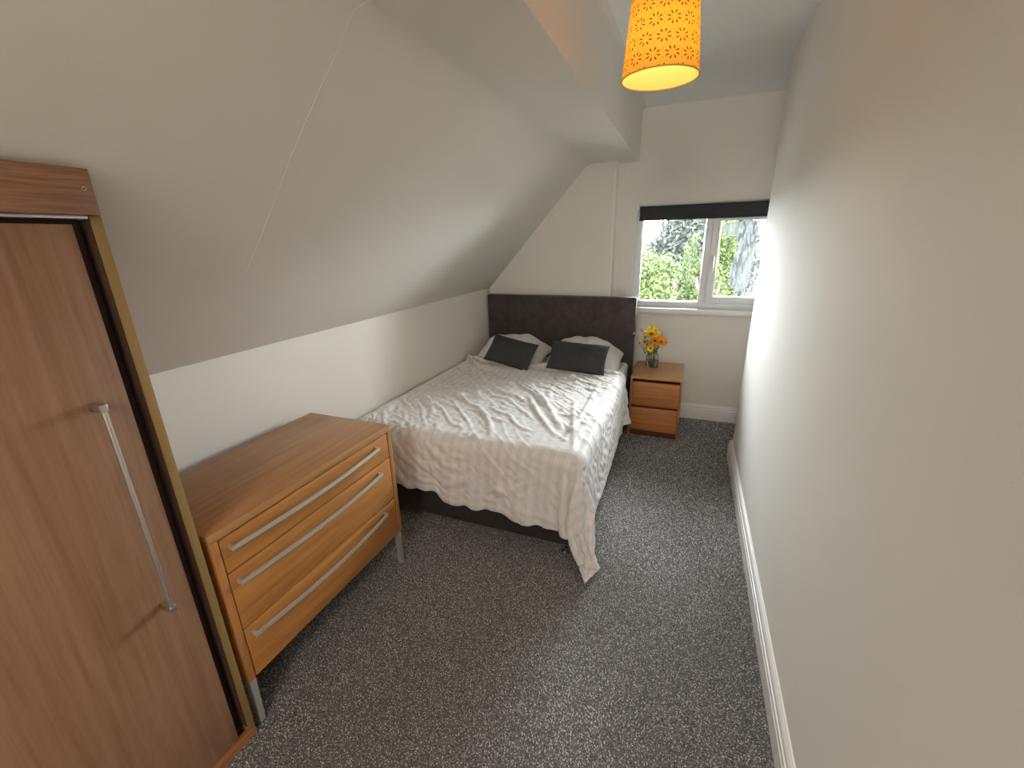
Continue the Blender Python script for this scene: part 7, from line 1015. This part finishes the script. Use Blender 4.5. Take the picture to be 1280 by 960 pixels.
def bow_handle(z, y0, y1, x, parent):
    bm = bmesh.new(); path = []
    for k in range(25):
        t = k/24; path.append((x+.020+.022*math.sin(PI*t)-CO.x, y0+(y1-y0)*t-CO.y, z))
    add_sweep(bm, path, [(-.0035, -.0075), (.0035, -.0075), (.0035, .0075), (-.0035, .0075)], ups=(0, 0, 1))
    for y in (y0+.006, y1-.006):
        add_box(bm, (x-CO.x, y-.006-CO.y, z-.0075), (x+.022-CO.x, y+.006-CO.y, z+.0075), .0015)
    return obj('handle', bm, M_alu, parent, auto=30)
for z0, z1, hz in ((.658, .785, .748), (.426, .652, .612), (.211, .420, .385)):
    d_ = cb('drawer', (cx1-.022, cy0+.030, z0), (cx1-.001, cy1-.030, z1), M_chest, .0015)
    bow_handle(hz, .722, 1.462, cx1-.001, d_)
# flat tapered metal legs at the four corners
for ix, x in enumerate((cx1-.006, cx0+.006)):
    for y, sy in ((cy0+.004, 1), (cy1-.004, -1)):
        bm = bmesh.new(); sx_ = -1 if ix == 0 else 1
        def q(w, z, o=0): 
            return [(x-CO.x, y-CO.y, z), (x+sx_*w-CO.x, y-CO.y, z), (x+sx_*w-CO.x, y+sy*w*.85-CO.y, z), (x-CO.x, y+sy*w*.85-CO.y, z)]
        r0 = [bm.verts.new(p) for p in q(.024, .002)]; r1 = [bm.verts.new(p) for p in q(.030, cz0-.0005)]
        fs = [bm.faces.new(r0), bm.faces.new(r1)]+[bm.faces.new((r0[i], r0[(i+1) % 4], r1[(i+1) % 4], r1[i])) for i in range(4)]
        bmesh.ops.recalc_face_normals(bm, faces=fs)
        bmesh.ops.bevel(bm, geom=bm.edges[:], offset=.002, segments=2, affect='EDGES')
        obj('leg', bm, M_leg, ch, auto=30)

# ------------------------------------------------------------------ wardrobe
WXF, WY1, WY0 = -1.292, .650, -.50
wd = thing('wardrobe', 'beech veneer wardrobe with long steel door handle, under the sloping ceiling', 'wardrobe', (-1.55, .1, 0))
WO = Vector((-1.55, .1, 0))
def wb(name, a, b, m, bev=.0015, parent=wd):
    return box(name, tuple(a[i]-WO[i] for i in range(3)), tuple(b[i]-WO[i] for i in range(3)), m, parent, bev)
def zslope(x): return HK+(x-XL)*sl
# side panels cut to the slope behind
for n_, (ya, yb) in enumerate(((WY1-.022, WY1), (WY0, WY0+.022))):
    bm = bmesh.new(); g = .022
    pts = [(WXF-.004-WO.x, 0), (WXF-.004-WO.x, 1.742), (-1.405-WO.x, 1.742 if zslope(-1.405)-g > 1.742 else zslope(-1.405)-g), (XL+.024-WO.x, zslope(XL+.024)-g), (XL+.024-WO.x, 0)]
    add_prism(bm, pts, 'Y', ya-WO.y, yb-WO.y); obj('side_panel', bm, M_wrail, wd)
    wb('panel_edge', (WXF-.004, ya, .034), (WXF, yb, 1.740), M_wedge, .0006)
wb('top_panel', (-1.405, WY0+.022, 1.744), (-1.3355, WY1-.022, 1.760), M_wrail)
wb('back_panel', (XL+.026, WY0+.023, .03), (XL+.036, WY1-.023, zslope(XL+.036)-.03), M_winside)
wb('floor_panel', (XL+.04, WY0+.023, .04), (WXF-.03, WY1-.023, .056), M_winside)
wb('plinth_rail', (WXF-.022, WY0+.0225, 0.001), (WXF+.004, WY1-.001, .033), M_wrail, .002)
wb('inner_shade_sheet', (XL+.045, WY1-.0245, .057), (WXF-.0042, WY1-.0221, 1.2), M_winside, 0)  # dark sheet added for the shade on the panel's inner face
wb('inner_shade_sheet', (-1.44, WY1-.0245, 1.2005), (WXF-.0042, WY1-.0221, 1.733), M_winside, 0)
wb('inner_upright', (WXF-.16, WY1-.04, .057), (WXF-.045, WY1-.0247, 1.69), M_winside)
wb('slot_shade_board', (WXF-.062, WY0+.0225, 1.640), (WXF-.046, WY1-.025, 1.7405), M_winside, 0)  # dark board added so the slot under the cornice reads as shade
# tracks above the doors
wb('track', (WXF-.042, WY0+.0225, 1.7340), (WXF-.002, WY1-.024, 1.7405), M_alu, .001)
d1 = wb('door', (WXF-.030, .095, .036), (WXF-.012, .597, 1.722), M_wdoor, .0015)
d2_ = wb('door', (WXF-.030, WY0+.03, .036), (WXF-.012, .091, 1.722), M_wdoor, .0015)
def bar_handle(y, par):
    bm = bmesh.new(); x = WXF+.028
    add_tube(bm, [(x-WO.x, y-WO.y, .695), (x-WO.x, y-WO.y, 1.315)], .0062, 14)
    add_box(bm, (WXF-.012-WO.x, y-.009-WO.y, 1.298), (x+.006-WO.x, y+.009-WO.y, 1.318), .003)
    add_box(bm, (WXF-.012-WO.x, y-.009-WO.y, .692), (x+.006-WO.x, y+.009-WO.y, .712), .003)
    obj('handle', bm, M_steel, par, auto=35)
bar_handle(.524, d1); bar_handle(-.33, d2_)
# hinge plates seen in the slot under the cornice
for y in (.43, .20):
    wb('roller_bracket', (WXF-.034, y-.03, 1.7225), (WXF-.014, y+.03, 1.7285), M_alu, .0005)
co_ = wb('cornice', (-1.335, WY0-.01, 1.741), (-1.268, WY1-.010, 1.838), M_wcorn, .002)
bm = bmesh.new()
add_tube(bm, [(WO.x*-1-1.304, WY0-.01-WO.y, 1.842), (-WO.x-1.304, WY1-.012-WO.y, 1.842)], .008, 10); obj('top_bead', bm, M_wrail, wd, smooth=True)
bm = bmesh.new(); add_tube(bm, [(-1.2685-WO.x, .622-WO.y, 1.796), (-1.2668-WO.x, .622-WO.y, 1.796)], .0042, 12)
sc_ = obj('screw_cap', bm, M_steel, co_, auto=40)
bm = bmesh.new(); add_tube(bm, [(-1.2670-WO.x, .622-WO.y, 1.796), (-1.2664-WO.x, .622-WO.y, 1.796)], .0020, 10); obj('screw_hole', bm, M_black, co_)

# ------------------------------------------------------------------ bedside table
nx0, nx1, ny0, ny1 = -.375, .042, 3.61, 4.13
ns = thing('bedside_table', 'small oak bedside table with two drawers, right of the headboard', 'bedside table', ((nx0+nx1)/2, (ny0+ny1)/2, 0))
NO = Vector(((nx0+nx1)/2, (ny0+ny1)/2, 0))
def nb(name, a, b, m, bev=.0012, parent=ns):
    return box(name, tuple(a[i]-NO[i] for i in range(3)), tuple(b[i]-NO[i] for i in range(3)), m, parent, bev)
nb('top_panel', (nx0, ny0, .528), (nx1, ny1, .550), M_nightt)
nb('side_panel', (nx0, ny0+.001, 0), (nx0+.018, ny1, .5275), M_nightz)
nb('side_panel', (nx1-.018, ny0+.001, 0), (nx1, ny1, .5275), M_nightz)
nb('back_panel', (nx0+.019, ny1-.01, .02), (nx1-.019, ny1-.002, .527), M_nightd)
nb('carcass', (nx0+.022, ny0+.035, .05), (nx1-.022, ny1-.015, .50), M_nightd)
nb('plinth', (nx0+.0185, ny0+.030, .001), (nx1-.0185, ny0+.046, .060), M_nightd)
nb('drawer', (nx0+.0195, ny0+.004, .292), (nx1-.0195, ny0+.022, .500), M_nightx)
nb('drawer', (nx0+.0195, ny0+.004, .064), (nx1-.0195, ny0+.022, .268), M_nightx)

# ------------------------------------------------------------------ vase and flowers
vx, vy, vz = -.232, 3.925, .550
M_vglass, vnt, vb = new_mat('jar_glass'); vb.inputs['Base Color'].default_value = (.93, .97, .95, 1); vb.inputs['Transmission Weight'].default_value = 1; vb.inputs['Roughness'].default_value = .02; vb.inputs['IOR'].default_value = 1.45
M_water, wnt, wb2 = new_mat('jar_water'); wb2.inputs['Base Color'].default_value = (.93, .96, .90, 1); wb2.inputs['Transmission Weight'].default_value = 1; wb2.inputs['Roughness'].default_value = 0; wb2.inputs['IOR'].default_value = 1.33
vs_ = thing('glass_vase', 'clear glass jar vase half full of water, holding yellow flowers on the bedside table', 'vase', (vx, vy, vz))
bm = bmesh.new()
add_lathe(bm, [(.036, .001), (.045, .004), (.048, .014), (.048, .088), (.045, .100), (.034, .112), (.033, .124), (.036, .126), (.037, .130), (.034, .132), (.030, .130), (.030, .112), (.041, .098), (.0445, .088), (.0445, .014), (.040, .008), (.001, .008)], n=36)
vs_.scale = (1.14, 1.14, 1.14)
obj('jar', bm, M_vglass, vs_, auto=50)
bm = bmesh.new(); add_lathe(bm, [(.001, .0085), (.039, .0085), (.0438, .0145), (.0438, .060), (.001, .060)], n=36); obj('water', bm, M_water, vs_, auto=40)
M_stem = simple('green_stem', (.10, .17, .04, 1), .6)
M_leafg = simple('olive_leaf', (.12, .17, .035, 1), .6)
def petalmat(name, a, b):
    m, nt, p = new_mat(name); tc = nd(nt, 'ShaderNodeTexCoord'); n = nd(nt, 'ShaderNodeTexNoise', Scale=60, Detail=2)
    nt.links.new(tc.outputs['Object'], n.inputs['Vector']); rp = ramp(nt, [(.35, a), (.65, b)]); nt.links.new(n.outputs['Fac'], rp.inputs['Fac'])
    nt.links.new(rp.outputs['Color'], p.inputs['Base Color']); p.inputs['Roughness'].default_value = .6
    return m
M_yel = petalmat('yellow_petal', (.80, .46, .01, 1), (.92, .68, .03, 1)); M_org = petalmat('orange_petal', (.80, .27, .01, 1), (.90, .48, .02, 1))
M_disc = simple('brown_flower_centre', (.16, .06, .01, 1), .9); M_pale = petalmat('pale_yellow_bud', (.78, .74, .35, 1), (.85, .80, .50, 1))
def stem_path(p0, p1, bend):
    a = Vector(p0); b = Vector(p1); m_ = (a+b)/2+Vector(bend)
    return [a*(1-t)**2+m_*2*t*(1-t)+b*t*t for t in [k/8 for k in range(9)]]
def petal(bm, M4, L, W_, cup, n=4):
    pv = None
    for k in range(n+1):
        t = k/n; w_ = W_*math.sin(PI*min(.97, .12+.86*t))**.8; z = cup*L*t*t
        row = [bm.verts.new(M4 @ Vector((L*t, s*w_/2, z-abs(s)*.0*W_)) ) for s in (-1, 0, 1)]
        if pv:
            for i in range(2): bm.faces.new((pv[i], pv[i+1], row[i+1], row[i]))
        pv = row
def flower(label, base, head, dirn, r, n, mp, md, rings=2, cup=.35, group='flowers in the glass jar', disc=.35, bend=(0, 0, 0)):
    t = thing('flower', label, 'flower', base, group=group)
    b0 = Vector(base); hd = Vector(head)-b0; dirn = Vector(dirn).normalized()
    bm = bmesh.new(); add_tube(bm, stem_path((0, 0, 0), hd-dirn*.004, bend), .0022, 7); obj('stem', bm, M_stem, t, smooth=True)
    rot = dirn.to_track_quat('Z', 'Y').to_matrix().to_4x4()
    bm = bmesh.new(); rnd = random.Random(label)
    for rg in range(rings):
        for k in range(n):
            a = 2*PI*(k+.5*rg)/n+rnd.uniform(-.08, .08)
            Mx = Matrix.Translation(hd+dirn*.002*rg) @ rot @ Matrix.Rotation(a, 4, 'Z') @ Matrix.Rotation(-.15-cup*rg*.6+rnd.uniform(-.1, .1), 4, 'Y')
            petal(bm, Mx, r*(1-.18*rg)*rnd.uniform(.9, 1.05), r*.42, cup)
    pm = obj('petals', bm, mp, t, smooth=True); so = pm.modifiers.new('s', 'SOLIDIFY'); so.thickness = .0008
    bm = bmesh.new(); bmesh.ops.create_icosphere(bm, subdivisions=2, radius=r*disc, matrix=Matrix.Translation(hd+dirn*.004) @ rot @ Matrix.Diagonal((1, 1, .45, 1)))
    for v in bm.verts: v.co += Vector([random.uniform(-1, 1)*.0008 for _ in range(3)])
    obj('flower_centre', bm, md, t, smooth=True)
    return t
h1 = (-.254, 3.90, .850); h2 = (-.175, 3.895, .795)
flower('large yellow sunflower with dark centre, highest bloom in the glass jar', (vx-.004, vy, vz+.011), h1, (0.1, -.6, .8), .080, 16, M_yel, M_disc, bend=(0, 0, .02))
flower('orange yellow bloom on the right side of the bouquet, tilted right', (vx+.006, vy+.002, vz+.011), h2, (.6, -.6, .6), .064, 15, M_org, M_disc, bend=(-.01, 0, .03))
flower('orange bloom tucked between the large sunflower and the right bloom', (vx+.002, vy+.006, vz+.011), (-.222, 3.885, .800), (.2, -.9, .5), .048, 13, M_org, M_disc, bend=(0, 0, .02))
flower('yellow bloom hanging low over the front of the jar rim', (vx-.002, vy-.006, vz+.011), (-.250, 3.872, .735), (-.1, -.9, .25), .042, 11, M_yel, M_disc, bend=(0, 0, .06), disc=.3)
flower('small yellow bloom with dark centre on the left side of the bouquet', (vx-.008, vy-.002, vz+.011), (-.300, 3.89, .785), (-.5, -.7, .4), .036, 11, M_yel, M_disc, bend=(0, 0, .04), disc=.45)
def sprig(label, base, tips, bud, leaves=8, seed=1):
    t = thing('flower_sprig', label, 'sprig', base, group='flowers in the glass jar'); rnd = random.Random(seed)
    b0 = Vector(base); bm = bmesh.new(); lf = bmesh.new(); bd = bmesh.new()
    for tip in tips:
        pts = stem_path((0, 0, 0), Vector(tip)-b0, (rnd.uniform(-.01, .01), 0, .04)); add_tube(bm, pts, .0012, 5)
        for k in range(leaves):
            i = rnd.randint(4, 8); p = pts[i]
            Mx = Matrix.Translation(p) @ Matrix.Rotation(rnd.uniform(0, 6.28), 4, 'Z') @ Matrix.Rotation(rnd.uniform(-1.1, .3), 4, 'Y')
            petal(lf, Mx, rnd.uniform(.018, .034), .011, .1, 3)
        for k in range(5):
            v = Vector(tip)-b0+Vector([rnd.uniform(-1, 1)*.010 for _ in range(3)])
            bmesh.ops.create_icosphere(bd, subdivisions=1, radius=rnd.uniform(.0035, .006), matrix=Matrix.Translation(v))
    obj('stem', bm, M_stem, t, smooth=True); tag(obj('leaves', lf, M_leafg, t), kind='stuff'); tag(obj('buds', bd, bud, t, smooth=True), kind='stuff')
sprig('thin sprig with pale yellow buds rising above the sunflower', (vx, vy+.010, vz+.011), [(-.258, 3.93, .935)], M_pale, 6, 1)
sprig('thin sprig with pale buds reaching out to the upper right', (vx+.010, vy-.004, vz+.011), [(-.160, 3.92, .895), (-.190, 3.94, .90)], M_pale, 4, 2)
sprig('thin sprig with one pale bud reaching far left past the headboard', (vx-.010, vy+.004, vz+.011), [(-.395, 3.87, .862)], M_pale, 3, 3)
sprig('leafy sprig with a yellow bud low on the left side', (vx-.006, vy-.010, vz+.011), [(-.350, 3.90, .762), (-.300, 3.88, .74)], M_yel, 8, 4)
sprig('grey green leafy sprig standing left of the sunflower', (vx-.012, vy-.001, vz+.011), [(-.338, 3.93, .875), (-.305, 3.92, .83)], M_leafg, 9, 5)
sprig('olive foliage sprig filling the right side under the orange bloom', (vx+.008, vy-.006, vz+.011), [(-.205, 3.89, .76), (-.185, 3.90, .75), (-.225, 3.885, .78)], M_yel, 10, 7)
sprig('dense olive foliage sprig under the blooms', (vx+.003, vy-.012, vz+.011), [(-.28, 3.88, .80), (-.25, 3.885, .77), (-.22, 3.88, .76), (-.27, 3.90, .74)], M_leafg, 12, 6)

# ------------------------------------------------------------------ outside the window
def leafmat(name, a, b):
    m, nt, p = new_mat(name); g = nd(nt, 'ShaderNodeNewGeometry')
    rp = ramp(nt, [(0, a), (1, b)]); nt.links.new(g.outputs['Random Per Island'], rp.inputs['Fac'])
    nt.links.new(rp.outputs['Color'], p.inputs['Base Color']); p.inputs['Roughness'].default_value = .75
    p.inputs['Specular IOR Level'].default_value = .15
    return m
M_lime = leafmat('lime_leaves', (.010, .018, .004, 1), (.030, .041, .009, 1))
M_green = leafmat('mid_green_leaves', (.008, .014, .005, 1), (.021, .031, .010, 1))
M_dark = leafmat('hazed_conifer_leaves', (.012, .016, .0145, 1), (.019, .024, .022, 1))  # distance haze is put into these greyed, low-contrast greens
M_bark = simple('bark', (.10, .07, .05, 1), .9, bump=.4, bscale=20)
M_bounce = simple('pale_bounce_ground', (.60, .585, .55, 1), .95, bump=.3, bscale=8)  # unseen ground made pale to bounce daylight up to the ceiling
GZ = -3.2
tag(box('garden_ground', (-30, D+1.0, GZ-.3), (30, 60, GZ), M_bounce), kind='structure')
def tree(name, label, cat, x, y, top, rx, ry, rz, m, seed, n=9000, leaf=.11, group='trees outside the window', clumps=34):
    t = thing(name, label, cat, (x, y, GZ), group=group)
    rng = np.random.default_rng(seed)
    cz = top-GZ-rz
    # clump centres on the crown's skin
    cc = rng.normal(size=(clumps, 3)); cc /= np.linalg.norm(cc, axis=1)[:, None]; cc *= rng.uniform(.45, .88, (clumps, 1)); 
    ci = rng.integers(0, clumps, n)
    dv = rng.normal(size=(n, 3)); dv /= np.linalg.norm(dv, axis=1)[:, None]
    P = cc[ci]*np.array([rx, ry, rz]) + dv*rng.uniform(.55, 1, (n, 1))*np.array([rx, ry, rz])*.33
    P[:, 2] += cz
    a = rng.normal(size=(n, 3)); a /= np.linalg.norm(a, axis=1)[:, None]
    b = np.cross(a, rng.normal(size=(n, 3))); b /= np.linalg.norm(b, axis=1)[:, None]
    s = leaf*rng.uniform(.6, 1.2, (n, 1))
    V = np.stack([P-a*s*.5, P+b*s*.26, P+a*s*.5, P-b*s*.26], 1).reshape(-1, 3)
    me = bpy.data.meshes.new('foliage'); me.vertices.add(n*4); me.vertices.foreach_set('co', V.reshape(-1))
    me.loops.add(n*4); me.loops.foreach_set('vertex_index', np.arange(n*4, dtype=np.int32)); me.polygons.add(n)
    me.polygons.foreach_set('loop_start', np.arange(n, dtype=np.int32)*4); me.polygons.foreach_set('loop_total', np.full(n, 4, dtype=np.int32))
    me.update(calc_edges=True)
    link('foliage', me, m, t)
    bm = bmesh.new(); add_tube(bm, [(0, 0, 0), (.05, .03, cz*.4), (0, .08, cz*.75), (.05, 0, cz+rz*.5)], lambda q: .22-.15*q, 10)
    for k in range(5):
        aa = k*1.3; add_tube(bm, [(0, .05, cz*.7), (rx*.3*math.cos(aa), ry*.3*math.sin(aa), cz), (rx*.6*math.cos(aa), ry*.6*math.sin(aa), cz+rz*.3)], lambda q: .08-.06*q, 7)
    obj('trunk', bm, M_bark, t, smooth=True)
    return t
tree('garden_tree', 'lime green leafy tree filling the left side of the left window pane', 'tree', -1.0, 9.0, 1.85, 1.0, 1.1, 1.9, M_lime, 11, 22000, .085)
tree('garden_tree', 'tallest lime green leafy tree, in the middle of the window behind the mullion', 'tree', .42, 9.9, 2.4, .62, .8, 2.2, M_lime, 12, 20000, .085)
tree('garden_tree', 'mid green leafy tree filling the lower window between the two lime ones', 'tree', -.35, 12.2, 1.6, 1.2, 1.0, 2.0, M_green, 13, 16000, .10)
tree('garden_tree', 'lime green leafy tree low behind the opening sash', 'tree', 1.45, 8.2, 1.42, .72, .8, 1.7, M_lime, 15, 14000, .08)
tree('conifer_tree', 'tall hazy dark green tree far behind the lime trees', 'tree', .30, 17.5, 3.7, 1.9, 1.8, 3.4, M_dark, 14, 50000, .17, clumps=60)
# neighbouring house glimpsed through the opening sash
hs = thing('neighbour_house', 'house with a red tiled roof glimpsed at the right edge of the opening sash', 'house', (4.28, 22.0, GZ-1.25))
M_render = simple('pale_render', (.05, .05, .047, 1), .9, bump=.2, bscale=15); M_tile = simple('red_roof_tile', (.026, .007, .006, 1), .8)
box('wall', (-1.9, 0, 0), (5, 5, 4.3), M_render, hs)
bm = bmesh.new(); add_prism(bm, [(-.35, 4.25), (2.6, 6.9), (5.3, 4.3), (5.3, 4.2), (2.6, 6.75), (-.35, 4.15)], 'X', -2.1, 5.2); obj('roof', bm, M_tile, hs)
bm = bmesh.new()
for r in range(12):
    t0 = r/12; y = -.36+2.95*t0; z = 4.25+2.65*t0
    for k in range(46):
        x = -2.1+k*.158+(r % 2)*.05
        add_box(bm, (x, y, z), (x+.145, y+.26, z+.05+.02*(k % 2)))
tag(obj('roof_tiles', bm, M_tile, hs), kind='stuff')
for x in (-1.0, 1.0, 3.0):
    wf = box('window', (x, -.05, 2.6), (x+.9, .02, 3.7), M_upvc, hs); box('pane', (x+.07, -.06, 2.67), (x+.83, -.052, 3.63), simple('house_glass', (.05, .06, .07, 1), .1), wf)
